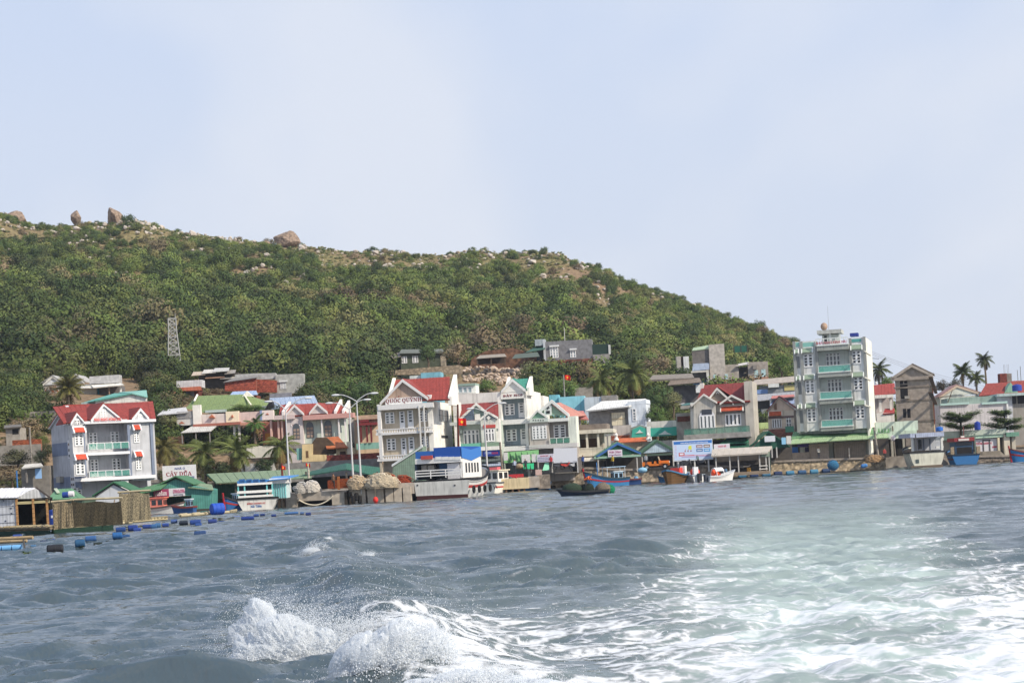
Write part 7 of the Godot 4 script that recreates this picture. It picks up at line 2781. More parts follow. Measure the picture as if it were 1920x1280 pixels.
func make_trees() -> void:
	make_fronds()
	var g := Color(0.125, 0.185, 0.050)
	var dark := Color(0.080, 0.125, 0.040)
	var olive := Color(0.200, 0.205, 0.090)
	var dry := Color(0.24, 0.185, 0.11)
	palm("date palm with a golden brown trunk behind the guesthouse roof", 127, 728, 790, 262, 66, 30, 0.0, Color(0.15, 0.14, 0.05), 0.5)
	palm("drooping coconut palm behind the white sign board", 384, 848, 900, 238, 92, 24)
	palm("coconut palm directly right of the drooping palm by the sign board", 442, 845, 905, 237, 88, 24)
	palm("coconut palm in front of the red roofed house with arched windows", 524, 836, 900, 240, 76, 22)
	palm("small bright green palm in front of the columned porch", 477, 794, 840, 256, 52, 18, 0.0, Color(0.075, 0.15, 0.045))
	palm("shaggy palm half hidden behind the right edge of the guesthouse", 306, 838, 905, 226, 72, 24, 0.0, Color(0.14, 0.125, 0.05))
	palm("coconut palm on the slope, the nearer to the flag pole of two", 1127, 712, 775, 300, 78, 24)
	palm("taller coconut palm on the slope right of its neighbour", 1186, 700, 770, 300, 84, 24)
	palm("palm with upright fronds right of the tall hotel", 1648, 692, 745, 290, 56, 20, 0.0, Color(0.085, 0.105, 0.05))
	palm("bushy palm behind the white hall with the shallow gable", 1806, 698, 742, 306, 54, 22, 0.0, Color(0.085, 0.11, 0.05), 0.5)
	palm("lower palm between the bushy palm and the tall thin palm", 1831, 708, 742, 304, 44, 20, 0.0, Color(0.10, 0.12, 0.055), 0.4)
	palm("tall thin palm against the sky at the red roof", 1850, 672, 742, 312, 46, 22, -0.4, Color(0.085, 0.10, 0.055))
	var list := [
		["dense bright green tree beside the rusty lean-to roof", 60, 728, 776, 284, 70, g], ["lower green bush tree under the rusty lean-to roof", 85, 748, 790, 276, 60, dark],
		["green tree at the edge of the slope above the old hut", 12, 735, 790, 272, 60, g], ["bare brown thicket tree on the earth bank", 48, 770, 830, 252, 90, dry],
		["dark bush between the guesthouse and the tin shack", 312, 752, 785, 286, 40, dark], ["round tree beside the grey white annex roof", 316, 772, 806, 262, 40, olive],
		["clipped green bush in front of the olive green roof", 452, 755, 775, 272, 62, g], ["second clipped bush joining the first under the olive roof", 478, 757, 775, 271, 40, Color(0.09, 0.15, 0.04)],
		["dense green tree beside the red roof with arched windows", 612, 700, 766, 296, 74, dark], ["olive green tree behind the street lamps", 650, 694, 770, 294, 66, g],
		["dark tree left of the big red roof", 684, 700, 780, 290, 70, dark], ["yellow green tree right of the brick house", 585, 712, 756, 300, 44, olive],
		["feathery pale tree above the terrace at the left", 600, 622, 690, 372, 60, olive], ["feathery olive tree next to the dark lean-to", 690, 628, 692, 368, 62, olive],
		["dark tree in front of the dark green house", 802, 640, 688, 366, 40, dark], ["dry feathery tree beside the dark green house", 858, 632, 694, 364, 66, dry],
		["bush with bright leaves right of the white block's roof room", 915, 705, 745, 288, 52, g], ["small tree between the flag pole and the teal roof", 1012, 716, 762, 292, 44, g],
		["pale feathery tree beside the grey hill house", 996, 668, 728, 340, 62, olive], ["tree behind the flag pole", 1062, 702, 752, 296, 64, g],
		["big dark tree behind the white sloping roof", 1238, 712, 790, 286, 64, dark], ["bright leafy tree right of the white villa", 1232, 752, 806, 268, 52, Color(0.10, 0.16, 0.04)],
		["olive tree above the bright leafy tree", 1262, 728, 772, 284, 50, olive], ["bush under the two slope palms", 1150, 738, 782, 298, 80, dark],
		["scrubby brown tree on the rubble slope", 1232, 655, 708, 346, 80, dry], ["dry bush below the raw concrete house", 1225, 688, 722, 330, 60, dry],
		["dark scrub tree behind the white hall, left one", 1768, 708, 742, 330, 34, Color(0.07, 0.06, 0.04)], ["dark scrub tree behind the white hall, right one", 1792, 706, 742, 330, 34, Color(0.075, 0.07, 0.045)],
		["bush right of the hotel under the palm", 1664, 702, 735, 286, 36, g], ["green tree on the left of the hotel on the slope", 1465, 655, 712, 330, 50, Color(0.085, 0.14, 0.035)],
		["dark shrub under the palms by the sign board", 410, 858, 900, 236, 60, Color(0.05, 0.07, 0.03)], ["dark shrub behind the palm near the tall lamp", 500, 852, 895, 239, 50, Color(0.05, 0.075, 0.03)],
		["shrub on the earth bank below the brick wall", 30, 838, 880, 228, 70, Color(0.09, 0.09, 0.045)], ["brown shrub on the earth bank beside the hut", 20, 866, 912, 220, 70, dry],
		["scrub bush between the brick wall and the guesthouse", 78, 838, 876, 226, 40, olive]]
	var i := 0
	for t in list:
		broad_tree(t[0], t[1], t[2], t[3], t[4], t[5], t[6], 400 + i, 0.7 if t[6] == dry else 0.25 if t[6] == olive else 0.0)
		i += 1
	almond_tree("tiered almond tree left of the tall blue barrel tank", 1802, 812, 250, [[1765, 795], [1842, 797], [1768, 782], [1822, 783], [1775, 776], [1838, 773]], 31)
	almond_tree("tiered almond tree right of the tall blue barrel tank", 1885, 812, 250, [[1846, 796], [1920, 800], [1862, 786], [1915, 785], [1858, 772], [1890, 773]], 32)

# ================================================================ quay
func make_quay() -> void:
	var stone := sn("c4b29a")
	var runs := [["quay_wall", "rough stone quay wall in the middle of the waterfront", [[1028, 922, 882], [1100, 917, 878], [1180, 913, 881], [1300, 904, 874], [1372, 900, 875]], 240.0, "c4b29a"],
		["quay_wall", "rough stone quay wall with stains below the green roofed shops", [[1366, 901, 888], [1436, 897, 886], [1444, 895, 866], [1520, 890, 863], [1640, 882, 859], [1662, 881, 859]], 243.0, "cdb898"],
		["quay_wall", "dark low concrete quay wall beside the white fishing boat", [[1636, 884, 868], [1700, 880, 864], [1770, 876, 856], [1850, 872, 856], [1935, 866, 854]], 250.0, "9a8d80"]]
	for r in runs:
		thing(r[0], r[1], "quay wall", at(r[2][0][0], r[2][0][1], r[3]))
		var b := mb()
		var tide := mb()
		for i in r[2].size() - 1:
			var p: Array = r[2][i]
			var n: Array = r[2][i + 1]
			var a0 := q(p[0], p[1])
			var a1 := q(p[0], p[2])
			var b0 := q(n[0], n[1])
			var b1 := q(n[0], n[2])
			var w0: float = -cur.position.y
			b.hexa([Vector3(a0.x, w0 - 2.0, -0.5), Vector3(b0.x, w0 - 2.0, -0.5), Vector3(b1.x, b1.y, -0.5), Vector3(a1.x, a1.y, -0.5)],
				[Vector3(a0.x, w0 - 2.0, -26), Vector3(b0.x, w0 - 2.0, -26), Vector3(b1.x, b1.y, -26), Vector3(a1.x, a1.y, -26)])
			var nx := int((b0.x - a0.x) / 0.35) + 1
			for ix in nx:
				for iy in 8:
					var g := []
					for e in [[0, 0], [1, 0], [1, 1], [0, 1]]:
						var u := float(ix + e[0]) / nx
						var v := float(iy + e[1]) / 8.0
						var sp := Vector3(lerpf(a0.x, b0.x, u), lerpf(w0 - 0.8, lerpf(a1.y, b1.y, u), v), 0.0)
						sp.z = 0.25 - 0.4 * v + 0.20 * wn.get_noise_2d(sp.x * 24.0, sp.y * 24.0) + 0.10 * wn.get_noise_2d(sp.x * 70.0, sp.y * 70.0)
						g.append(sp)
					if lerpf(w0 - 0.8, a1.y, (iy + 0.5) / 8.0) < w0 + 0.25 + 0.25 * wn.get_noise_1d(g[0].x * 30.0):
						tide.quad(g[0], g[1], g[2], g[3])
					else:
						b.quad(g[0], g[1], g[2], g[3])
		var sf := put("stone_face", b, sn(r[4]))
		put("tide_line", tide, sn("5a5044"), sf)
		var e := mb()
		for i in r[2].size() - 1:
			var a1 := q(r[2][i][0], r[2][i][2])
			var b1 := q(r[2][i + 1][0], r[2][i + 1][2])
			e.hexa([Vector3(a1.x, a1.y - 0.1, 0.1), Vector3(b1.x, b1.y - 0.1, 0.1), Vector3(b1.x, b1.y + 0.18, 0.1), Vector3(a1.x, a1.y + 0.18, 0.1)],
				[Vector3(a1.x, a1.y - 0.1, -0.8), Vector3(b1.x, b1.y - 0.1, -0.8), Vector3(b1.x, b1.y + 0.18, -0.8), Vector3(a1.x, a1.y + 0.18, -0.8)])
		put("coping", e, co("9c9186"))
	thing("cream_quay", "cream painted concrete landing on short brown piles beside the small white boat", "quay", at(925, 924, 226))
	pbox("landing_wall", [920, 897, 992, 917], -8.0, 0.0, pl("d8c6a2"))
	pbox("grey_section", [990, 893, 1012, 914], -6.0, -0.3, co("b7aca0"))
	pbox("grey_section", [1008, 890, 1032, 916], -20.0, -0.5, sn("aa9c8c"))
	for x in [936, 948, 960, 972, 982]:
		pbox("pile", [x, 914, x + 3, 928], -0.6, -0.1, wd("8a6a50"))
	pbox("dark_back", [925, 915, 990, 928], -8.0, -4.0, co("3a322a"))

func make_pier() -> void:
	var conc := co("b5aa9e")
	thing("pier", "stained concrete pier with dark openings, stubby piles and a hanging mooring rope", "pier", at(525, 955, 208), -6)
	var b := fmb()
	var p0 := q(527, 926)
	var p1 := q(650, 916)
	var w0 := -cur.position.y
	b.box(Vector3(p0.x, p0.y - 0.9, -12.0), Vector3(p1.x, p0.y + 0.05, 0.0))
	put("deck_beam", b, conc)
	for a in [[527, 931, 556, 951], [622, 925, 650, 946]]:
		pbox("pier_block", a, -3.0, 0.1, co("bdb2a4"))
	for x in [520, 530, 646, 655]:
		pbox("fender_post", [x, 922, x + 5, 957], -0.4, 0.3, wd("4a4138"))
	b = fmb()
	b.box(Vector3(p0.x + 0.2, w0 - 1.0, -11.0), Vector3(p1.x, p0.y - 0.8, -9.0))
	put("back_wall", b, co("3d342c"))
	# right half: a wall pierced between rounded piles
	var t0 := q(652, 914)
	var t1 := q(775, 906)
	b = fmb()
	b.box(Vector3(t0.x, t1.y - 1.1, -9.0), Vector3(t1.x, t1.y + 0.1, -0.3))
	put("deck_beam", b, co("bdb3a8"))
	for x in [661, 675, 693, 709, 727, 743, 760]:
		var c := q(x + 3.5, 930)
		b = fmb()
		b.box(Vector3(c.x - 0.42, w0 - 1.5, -1.2), Vector3(c.x + 0.42, t1.y - 0.3, 0.2))
		put("pile", b, co("c4b8a8"))
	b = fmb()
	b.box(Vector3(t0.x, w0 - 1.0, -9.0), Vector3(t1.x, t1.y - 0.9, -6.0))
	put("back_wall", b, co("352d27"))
	# rope
	b = fmb()
	var r0 := q(556, 934, 0.3)
	var r1 := q(624, 930, 0.3)
	var pts := []
	for i in 15:
		var t := i / 14.0
		pts.append(Vector3(lerpf(r0.x, r1.x, t), lerpf(r0.y, r1.y, t) - 0.85 * 4.0 * t * (1.0 - t), 0.3))
	b.path(pts, 0.075, 0.075, 6)
	put("mooring_rope", b, pn("cfc4b0"))
	thing("red_buoy", "small red ball buoy hanging between the pier piles", "buoy", at(704, 937, 204))
	b = mb()
	b.ball(Vector3.ZERO, Vector3(0.28, 0.34, 0.28), 10, 8)
	put("ball", b, pt("d8352c"))
	b = mb()
	b.tube(Vector3(0, 0.3, 0), Vector3(0, 1.6, 0), 0.025, 0.025, 4)
	put("cord", b, pn("8a8070"))
	# heaps on the pier
	heap("net_heap", "cream heap of fishing nets and rope at the lamp posts on the pier", "net heap", [672, 912], 207, 40, 24, "d2bfa4", 51)
	heap("net_heap", "larger pale heap of nets and white rope right of the lamp posts", "net heap", [716, 910], 206, 62, 26, "dccfb8", 52)
	heap("net_heap", "brown flat topped net pile behind the pale heap", "net heap", [714, 899], 210, 46, 14, "b59c7c", 53)
	heap("net_heap", "rust red bundle of nets beside the ferry stern", "net heap", [756, 909], 206, 32, 20, "a6492a", 54)
	heap("net_heap", "small rust red net bundle next to the pale heap", "net heap", [734, 905], 208, 20, 16, "b04e2c", 55)
	heap("sack_heap", "heap of white sacks and sheets on the left end of the pier", "sack heap", [584, 918], 208, 34, 20, "efeae4", 56)
	heap("sack_heap", "grey and white bundle of sacks beside the tall lamp post", "sack heap", [562, 920], 207, 20, 18, "d2cfcc", 57)
	thing("rust_crate", "rust red net crate with a post, the larger on the pier", "crate", at(634, 915, 207), -6)
	pbox("crate_body", [634, 897, 658, 915], -1.6, 0.0, th("a8552c"))
	for x in [632, 656]:
		pbox("corner_post", [x, 893, x + 4, 918], -0.2, 0.1, wd("b8703c"))
	thing("rust_crate", "rust red net crate, smaller and left of its neighbour", "crate", at(614, 917, 207), -6)
	pbox("crate_body", [614, 900, 632, 916], -1.6, 0.0, th("a24f28"))
	thing("rope_coil", "dark tangle of black fenders and rope on the pier edge", "fender", at(668, 930, 206))
	b = mb()
	for i in 3:
		b.lathe(Vector3(i * 0.35 - 0.3, -0.4 + 0.3 * (i % 2), 0.6), [[0.12, -0.4], [0.24, -0.3], [0.24, 0.4], [0.1, 0.5]], 8)
	put("fender", b, pn("1e1c1a"))

func heap(called: String, label: String, cat: String, p: Array, d: float, w_px: float, h_px: float, html: String, sd: int) -> void:
	thing(called, label, cat, at(p[0], p[1] + 1, d))
	var r := RandomNumberGenerator.new()
	r.seed = sd
	var w := w_px / FOCAL * d
	var h := h_px / FOCAL * d * 0.82
	var n := FastNoiseLite.new()
	n.seed = sd
	n.frequency = 1.4
	var b := mb()
	b.ball(Vector3.ZERO, Vector3(w * 0.5, h, w * 0.34), 30, 18)
	for i in b.v.size():
		var v := b.v[i]
		var f := 1.0 + 0.30 * n.get_noise_3dv(v * 1.6) + 0.16 * n.get_noise_3dv(v * 5.0)
		b.v[i] = Vector3(v.x * f, maxf(v.y * f, -0.25), v.z * f)
	for i in range(0, b.v.size(), 3):
		var nn := (b.v[i + 2] - b.v[i]).cross(b.v[i + 1] - b.v[i]).normalized()
		for j in 3:
			b.n[i + j] = (nn + b.n[i + j]).normalized()
	var o := put("heap", b, th(html))
	var t := mb()
	for i in 26 if cat == "net heap" else 6:                                         # loops of rope over the heap
		var a := r.randf() * TAU
		var e := r.randf_range(0.1, 1.4)
		var c := Vector3(cos(a) * cos(e) * w * 0.5, sin(e) * h, sin(a) * cos(e) * w * 0.34) * 1.02
		var pts := []
		var s := r.randf_range(0.2, 0.5)
		for k in 7:
			var g := TAU * k / 6.0
			pts.append(c + Vector3(cos(g) * s, sin(g) * s * 0.5, sin(g + 1.0) * s * 0.4))
		t.path(pts, 0.035, 0.035, 4)
	put("rope_loop", t, pn(html), o)

# ================================================================ boats
# a hull whose stern stands at z = 0 and whose bow points to -z
func hull(long: float, beam: float, h_stern: float, h_bow: float, m: Material, trim: Material, deck: Material, transom := 0.9, n := 14, flare := 0.78, stripe: Material = null) -> void:
	var half := func(t: float) -> float: return beam * 0.5 * lerpf(transom, 1.0, minf(t * 2.5, 1.0)) * sqrt(maxf(1.0 - pow(t, 3.2), 0.0))
	var sheer := func(t: float) -> float: return h_stern + (h_bow - h_stern) * pow(t, 2.2) - 0.10 * sin(PI * t) * (h_bow - h_stern + 0.4)
	var b := mb()
	var g := mb()
	var s := mb()
	var dk := mb()
	for i in n:
		var t0 := float(i) / n
		var t1 := float(i + 1) / n
		for side in [-1.0, 1.0]:
			var ring := []
			for t in [t0, t1]:
				var w: float = half.call(t)
				var y: float = sheer.call(t)
				var rake: float = long * t + (0.05 * long * pow(t, 4.0))
				var low_z: float = long * t * (1.0 - 0.10 * pow(t, 3.0))
				ring.append([Vector3(side * w, y, -rake), Vector3(side * w * lerpf(flare, 0.9, 0.4), lerpf(-0.1, y, 0.45), -lerpf(low_z, rake, 0.5)), Vector3(side * w * flare * 0.72, -0.5, -low_z)])
			for k in 2:
				var p: Vector3 = ring[0][k]
				var q0: Vector3 = ring[1][k]
				var q1: Vector3 = ring[1][k + 1]
				var p1: Vector3 = ring[0][k + 1]
				if side > 0.0:
					b.quad(p1, q1, q0, p)
				else:
					b.quad(p, q0, q1, p1)
			# rubbing strake along the top, and a painted stripe below it
			var a0: Vector3 = ring[0][0]
			var a1: Vector3 = ring[1][0]
			g.hexa([a0 + Vector3(side * 0.07, -0.10, 0), a1 + Vector3(side * 0.07, -0.10, 0), a1 + Vector3(side * 0.07, 0.08, 0), a0 + Vector3(side * 0.07, 0.08, 0)] if side > 0 else [a1 + Vector3(side * 0.07, -0.10, 0), a0 + Vector3(side * 0.07, -0.10, 0), a0 + Vector3(side * 0.07, 0.08, 0), a1 + Vector3(side * 0.07, 0.08, 0)],
				[a0 + Vector3(-side * 0.1, -0.10, 0), a1 + Vector3(-side * 0.1, -0.10, 0), a1 + Vector3(-side * 0.1, 0.08, 0), a0 + Vector3(-side * 0.1, 0.08, 0)] if side > 0 else [a1 + Vector3(-side * 0.1, -0.10, 0), a0 + Vector3(-side * 0.1, -0.10, 0), a0 + Vector3(-side * 0.1, 0.08, 0), a1 + Vector3(-side * 0.1, 0.08, 0)])
			if stripe:
				var m0: Vector3 = a0.lerp(ring[0][1], 0.55) + Vector3(side * 0.03, 0, 0)
				var m1: Vector3 = a1.lerp(ring[1][1], 0.55) + Vector3(side * 0.03, 0, 0)
				var e0: Vector3 = a0.lerp(ring[0][1], 0.80) + Vector3(side * 0.03, 0, 0)
				var e1: Vector3 = a1.lerp(ring[1][1], 0.80) + Vector3(side * 0.03, 0, 0)
				if side > 0.0:
					s.quad(e0, e1, m1, m0)
				else:
					s.quad(m0, m1, e1, e0)
		var d0: float = sheer.call(t0) - 0.28
		var d1: float = sheer.call(t1) - 0.28
		var w0: float = half.call(t0) - 0.02
		var w1: float = maxf(half.call(t1) - 0.02, 0.0)
		dk.quad(Vector3(-w0, d0, -long * t0), Vector3(w0, d0, -long * t0), Vector3(w1, d1, -long * t1), Vector3(-w1, d1, -long * t1))
	var w: float = half.call(0.0)
	var y: float = sheer.call(0.0)
	b.poly(PackedVector2Array([Vector2(-w * flare * 0.72, -0.5), Vector2(w * flare * 0.72, -0.5), Vector2(w * lerpf(flare, 0.9, 0.4), lerpf(-0.1, y, 0.45)), Vector2(w, y), Vector2(-w, y), Vector2(-w * lerpf(flare, 0.9, 0.4), lerpf(-0.1, y, 0.45))]), -0.05, 0.02)
	g.box(Vector3(-w - 0.05, y - 0.10, -0.1), Vector3(w + 0.05, y + 0.08, 0.1))
	var o := put("hull", b, m)
	put("rubbing_strake", g, trim, o)
	if stripe:
		put("stripe", s, stripe, o)
	put("deck", dk, deck)

func cabin(called: String, x0: float, x1: float, y0: float, y1: float, z0: float, z1: float, m: Material, roof: Material, panes := 3, over := 0.2) -> Node3D:
	# a wheelhouse with windows on all four sides
	var b := mb()
	b.box(Vector3(x0, y0, z0), Vector3(x1, y1, z1))
	var o := put(called, b, m)
	var g := mb()
	var h := y1 - y0
	for i in panes:
		var w := (x1 - x0) / panes
		for z in [[z1, z1 + 0.03], [z0 - 0.03, z0]]:
			g.box(Vector3(x0 + w * (i + 0.16), y0 + h * 0.42, z[0]), Vector3(x0 + w * (i + 0.84), y0 + h * 0.86, z[1]))
		var d := (z1 - z0) / panes
		for x in [[x1, x1 + 0.03], [x0 - 0.03, x0]]:
			g.box(Vector3(x[0], y0 + h * 0.42, z0 + d * (i + 0.16)), Vector3(x[1], y0 + h * 0.86, z0 + d * (i + 0.84)))
	put("pane", g, mat("1f2429", 0.15, "glass"), o)
	var r := mb()
	r.box(Vector3(x0 - over, y1, z0 - over), Vector3(x1 + over, y1 + 0.12, z1 + over))
	put("cabin_roof", r, roof, o)
	return o

func tyre_fender(p: Vector3, m: MB) -> void:
	for i in 10:
		var a := TAU * i / 10.0
		var b := TAU * (i + 1) / 10.0
		m.tube(p + Vector3(0, cos(a) * 0.34, sin(a) * 0.34), p + Vector3(0, cos(b) * 0.34, sin(b) * 0.34), 0.11, 0.11, 5, false)

func make_boats() -> void:
	var black := pn("1c1c1e")
	var white := pt("e9e7e3")
	var wood := wd("8a7358")
	# the big ferry, stern towards the viewer
	var w := wat(830, 936)
	thing("ferry", "large white and grey ferry with blue tarpaulin upper deck, stern to the open water", "ferry", w, -13.5)
	var l := q(776, 902)
	var r := q(880, 897)
	var hs: float = q(830, 900).y
	var beam: float = r.x - l.x
	cur.position.x += (l.x + r.x) * 0.5
	hull(15.0, beam, hs, hs + 1.5, white, black, wd("9a948c"), 1.0, 14, 0.84, pt("b83a34"))
	var tr := q(830, 934)
	ppoly("transom", [[776, 904], [780, 930], [876, 926], [880, 899]], 0.0, 0.1, pl("d6d5d2"))
	ppoly("boot_top", [[781, 930], [782, 939], [877, 935], [876, 926]], -0.2, 0.12, pt("4a2523"))
	for a in [[781, 908, 784, 911], [851, 908, 854, 911]]:
		pbox("hawse_hole", a, 0.1, 0.14, pn("4d4c4a"))
	var z1 := -0.9
	var zb := -9.0
	pbox("cabin_wall", [839, 868, 862, 899], zb, z1, pt("dfdde0"))
	var cr := pr([778, 868, 840, 899], z1)
	var k := mb()
	k.box(Vector3(cr[0], cr[1], zb), Vector3(cr[2], cr[3], zb + 0.1))
	k.box(Vector3(cr[0], cr[1], zb), Vector3(cr[0] + 0.2, cr[3], z1))
	put("cabin_back", k, pt("3c4a60"))
	pbox("blue_curtain", [824, 868, 839, 890], z1 - 0.4, z1 - 0.3, cl("27496c"))
	for a in [[790, 872, 800, 884], [802, 872, 814, 884]]:
		pbox("white_bundle", a, z1 - 1.6, z1 - 0.8, cl("b9b4ac"))
	pbox("deck_edge", [778, 858, 864, 868], zb, z1 + 0.4, white)
	pbox("tarp_band", [779, 846, 814, 862], zb, z1 + 0.3, cl("2a62ac"))
	pbox("tarpaulin", [813, 838, 863, 858], zb, z1 + 0.35, cl("2050a0"))
	for i in 4:
		pbox("white_panel", [816 + i * 12, 856, 827 + i * 12, 862], z1 + 0.3, z1 + 0.46, white)
	pbox("life_ring_heap", [789, 854, 810, 861], z1 + 0.3, z1 + 0.6, pt("b8524c"))
	railing("stern_rail", [779, 881, 864, 896], -0.1, white, 3, 3)
	# starboard side
	var xs: float = q(862, 880).x
	k = mb()
	k.box(Vector3(xs - 0.15, q(862, 896).y, -9.0), Vector3(xs + 0.1, q(862, 858).y, z1))
	put("cabin_side", k, white)
	k = mb()
	for i in 5:
		k.box(Vector3(xs + 0.1, q(862, 886).y, -2.6 - i * 1.25), Vector3(xs + 0.14, q(862, 868).y, -2.0 - i * 1.25))
	put("pane", k, mat("2c3238", 0.2, "glass"))
	k = mb()
	k.prism([Vector3(xs + 0.16, q(862, 858).y, z1 + 0.3), Vector3(xs + 0.16, q(862, 864).y, -4.6), Vector3(xs + 0.16, q(862, 855).y, -9.0), Vector3(xs + 0.16, q(862, 837).y, -9.0), Vector3(xs + 0.16, q(862, 843).y, -4.6), Vector3(xs + 0.16, q(862, 838).y, z1 + 0.3)],
		[Vector3(xs + 0.1, q(862, 858).y, z1 + 0.3), Vector3(xs + 0.1, q(862, 864).y, -4.6), Vector3(xs + 0.1, q(862, 855).y, -9.0), Vector3(xs + 0.1, q(862, 837).y, -9.0), Vector3(xs + 0.1, q(862, 843).y, -4.6), Vector3(xs + 0.1, q(862, 838).y, z1 + 0.3)])
	put("side_tarpaulin", k, cl("3a74bc"))
	k = mb()
	for i in 4:
		tyre_fender(Vector3(beam * 0.5 + 0.12, 0.9, -1.2 - i * 2.4), k)
	put("tyre_fender", k, black)
	# the flag mast rises from it
	flag_mast("red flag with a yellow star on a rust red mast above the ferry", 859, 836, 758, 214, "6a3426", [866, 790], 0.2)
	# small white passenger boat
	w = wat(916, 926)
	thing("white_boat", "small white and cream boat with a cabin moored beside the ferry", "boat", w, -24)
	hull(6.0, 2.3, 1.35, 1.9, pt("ece8de"), pt("5a5c60"), wood, 0.92, 12, 0.84, pt("c24a40"))
	cabin("cabin", -0.85, 0.85, 1.1, 2.75, -4.2, -1.2, pt("efece4"), pt("e6dcc4"), 2, 0.2)
	k = mb()
	k.box(Vector3(-0.7, 2.87, -3.0), Vector3(0.4, 3.2, -2.0))
	put("red_cover", k, cl("c8616a"))
	k = mb()
	for s in [0.5, 0.8]:
		k.tube(Vector3(s, 1.3, -0.3), Vector3(s + 0.5, 0.6, 0.3), 0.05, 0.05, 5)
	put("ladder", k, black)
	# blue boats of the middle quay
	side_boat("blue_boat", "small blue boat with a red stem and dark blue cabin beside the cream landing", [1000, 921], 118, 4.2, 1.7, 1.0, 1.5, "2f70a8", "1f3f5c", "a83a34", true)
	side_boat("fishing_boat", "blue fishing boat with red stripe, red stem post and a light canopy frame", [1138, 913], 112, 5.6, 2.1, 1.05, 2.0, "3f84ba", "24404e", "b83440", true)
	canopy(cur, 2.4, "a9c4dc")
	side_boat("dinghy", "dark blue square ended dinghy next to the blue fishing boat", [1184, 909], 96, 2.5, 1.2, 0.75, 0.85, "2a4a82", "6a3a3c", "", false)
	side_boat("dinghy", "dark blue dinghy with a light blue float on its rim", [1222, 906], 100, 2.6, 1.2, 0.8, 0.9, "2d527f", "1f3350", "", false)
	side_boat("dinghy", "small plain blue dinghy left of the brown bowed boat", [1252, 905], 80, 2.2, 1.1, 0.6, 0.9, "2f628c", "1f3f58", "", false)
	w = wat(1284, 906)
	thing("brown_bow_boat", "boat with broad brown bow facing the water and blue rim", "boat", w + Vector3(0, 0, -4.8), 155)
	hull(5.0, 2.5, 1.1, 1.7, wd("7c5c38"), pt("3f6f94"), wood, 0.8, 14, 0.7)
	k = mb()
	k.box(Vector3(-0.6, 1.2, -2.0), Vector3(0.6, 1.9, -0.8))
	put("red_cover", k, cl("d2463e"))
	k = mb()
	k.box(Vector3(-0.9, 1.0, -0.9), Vector3(-0.3, 2.1, -0.2))
	put("console", k, white)
	speedboat()
	net_boat()
	# right hand boats
	w = wat(1738, 877)
	thing("white_fishing_boat", "old white fishing boat with pale blue flat roof, stern to the water", "fishing boat", w, 3)
	var lw := q(1706, 850)
	var rw := q(1772, 846)
	cur.position.x += (lw.x + rw.x) * 0.5
	hull(7.5, rw.x - lw.x, q(1738, 847).y, q(1738, 847).y + 0.9, pl("d3d2c6"), pt("26262a"), wood, 1.0, 12, 0.84)
	pbox("stern_patch", [1718, 861, 1724, 868], 0.03, 0.08, pt("4a5658"))
	pbox("waterline_band", [1709, 872, 1769, 877], -0.1, 0.05, pt("6a5a4c"))
	pbox("roof", [1707, 811, 1771, 819], -6.0, 0.2, sh("b4bdd4"))
	pbox("back_bulkhead", [1716, 820, 1764, 844], -5.0, -3.0, pt("b3b8c0"))
	for x in [1710, 1765]:
		pbox("post", [x, 818, x + 4, 846], -0.4, -0.1, pt("d6d5cf"))
	for x in [1732, 1744]:
		pbox("door_line", [x, 822, x + 1.5, 844], -3.0, -2.94, pt("54627a"))
	pbox("side_board", [1755, 820, 1770, 826], -0.5, -0.2, pt("d6d5cf"))
	pbox("side_board", [1756, 836, 1770, 840], -0.5, -0.2, pt("d6d5cf"))
	pbox("boom", [1717, 814, 1719, 846], 0.1, 0.2, pn("4a4a4c"))
	pbox("dark_gear", [1724, 824, 1729, 842], -1.5, -0.9, pn("2a2c2e"))
	w = wat(1812, 871)
	thing("blue_fishing_boat", "blue fishing boat with a dark wheelhouse and red roof edge, stern to the water", "fishing boat", w, 2)
	lw = q(1786, 853)
	rw = q(1838, 850)
	cur.position.x += (lw.x + rw.x) * 0.5
	hull(6.5, rw.x - lw.x, q(1812, 852).y, q(1812, 852).y + 0.9, pt("2f6da6"), pt("1f2c3a"), wood, 1.0, 12, 0.84, pt("5a2c30"))
	pbox("wheelhouse", [1792, 828, 1826, 852], -4.0, -1.0, pt("34506e"))
	pbox("dark_opening", [1795, 838, 1823, 850], -1.0, -0.96, pn("1c1a1a"))
	pbox("window_band", [1794, 829, 1824, 835], -1.0, -0.94, mat("1b1d22", 0.3, "glass"))
	pbox("roof", [1790, 820, 1828, 827], -4.4, -0.5, pt("8a3034"))
	pbox("roof_board", [1798, 822, 1818, 826], -0.5, -0.4, pt("d2c8c4"))
	pbox("white_lamp_box", [1803, 817, 1809, 821], -1.2, -0.8, white)
	for a in [[1784, 838, 1790, 852], [1832, 836, 1839, 852]]:
		pbox("fender_roll", a, -1.0, -0.6, th("c9b8a0"))
	pbox("mast", [1828, 812, 1830.5, 850], -2.0, -1.8, pt("6f7f74"))
	pbox("aerial", [1807, 800, 1808.5, 820], -2.0, -1.95, pt("7a4a44"))
	side_boat("edge_boat", "blue and red boat bow cut off by the right border", [1926, 866], 105, 4.2, 2.2, 1.3, 1.9, "2f78b4", "7a4038", "a83434", false)
	# docked excursion boat on the left
	w = wat(482, 957)
	thing("excursion_boat", "excursion boat with white transom, turquoise posts and white rails docked at the pier", "boat", w, 4)
	lw = q(443, 937)
	rw = q(520, 933)
	cur.position.x += (lw.x + rw.x) * 0.5
	hull(12.0, rw.x - lw.x, q(482, 934).y, q(482, 934).y + 1.0, pl("dcdad6"), black, wood, 1.0, 12, 0.80)
	ptext("BÌNH HƯNG 02", [463, 941, 497, 945], 0.03, pn("b4524c"))
	ptext("Hà Tiên", [470, 946, 490, 951], 0.03, pn("2f5f9c"))
	var teal := pt("79c4c4")
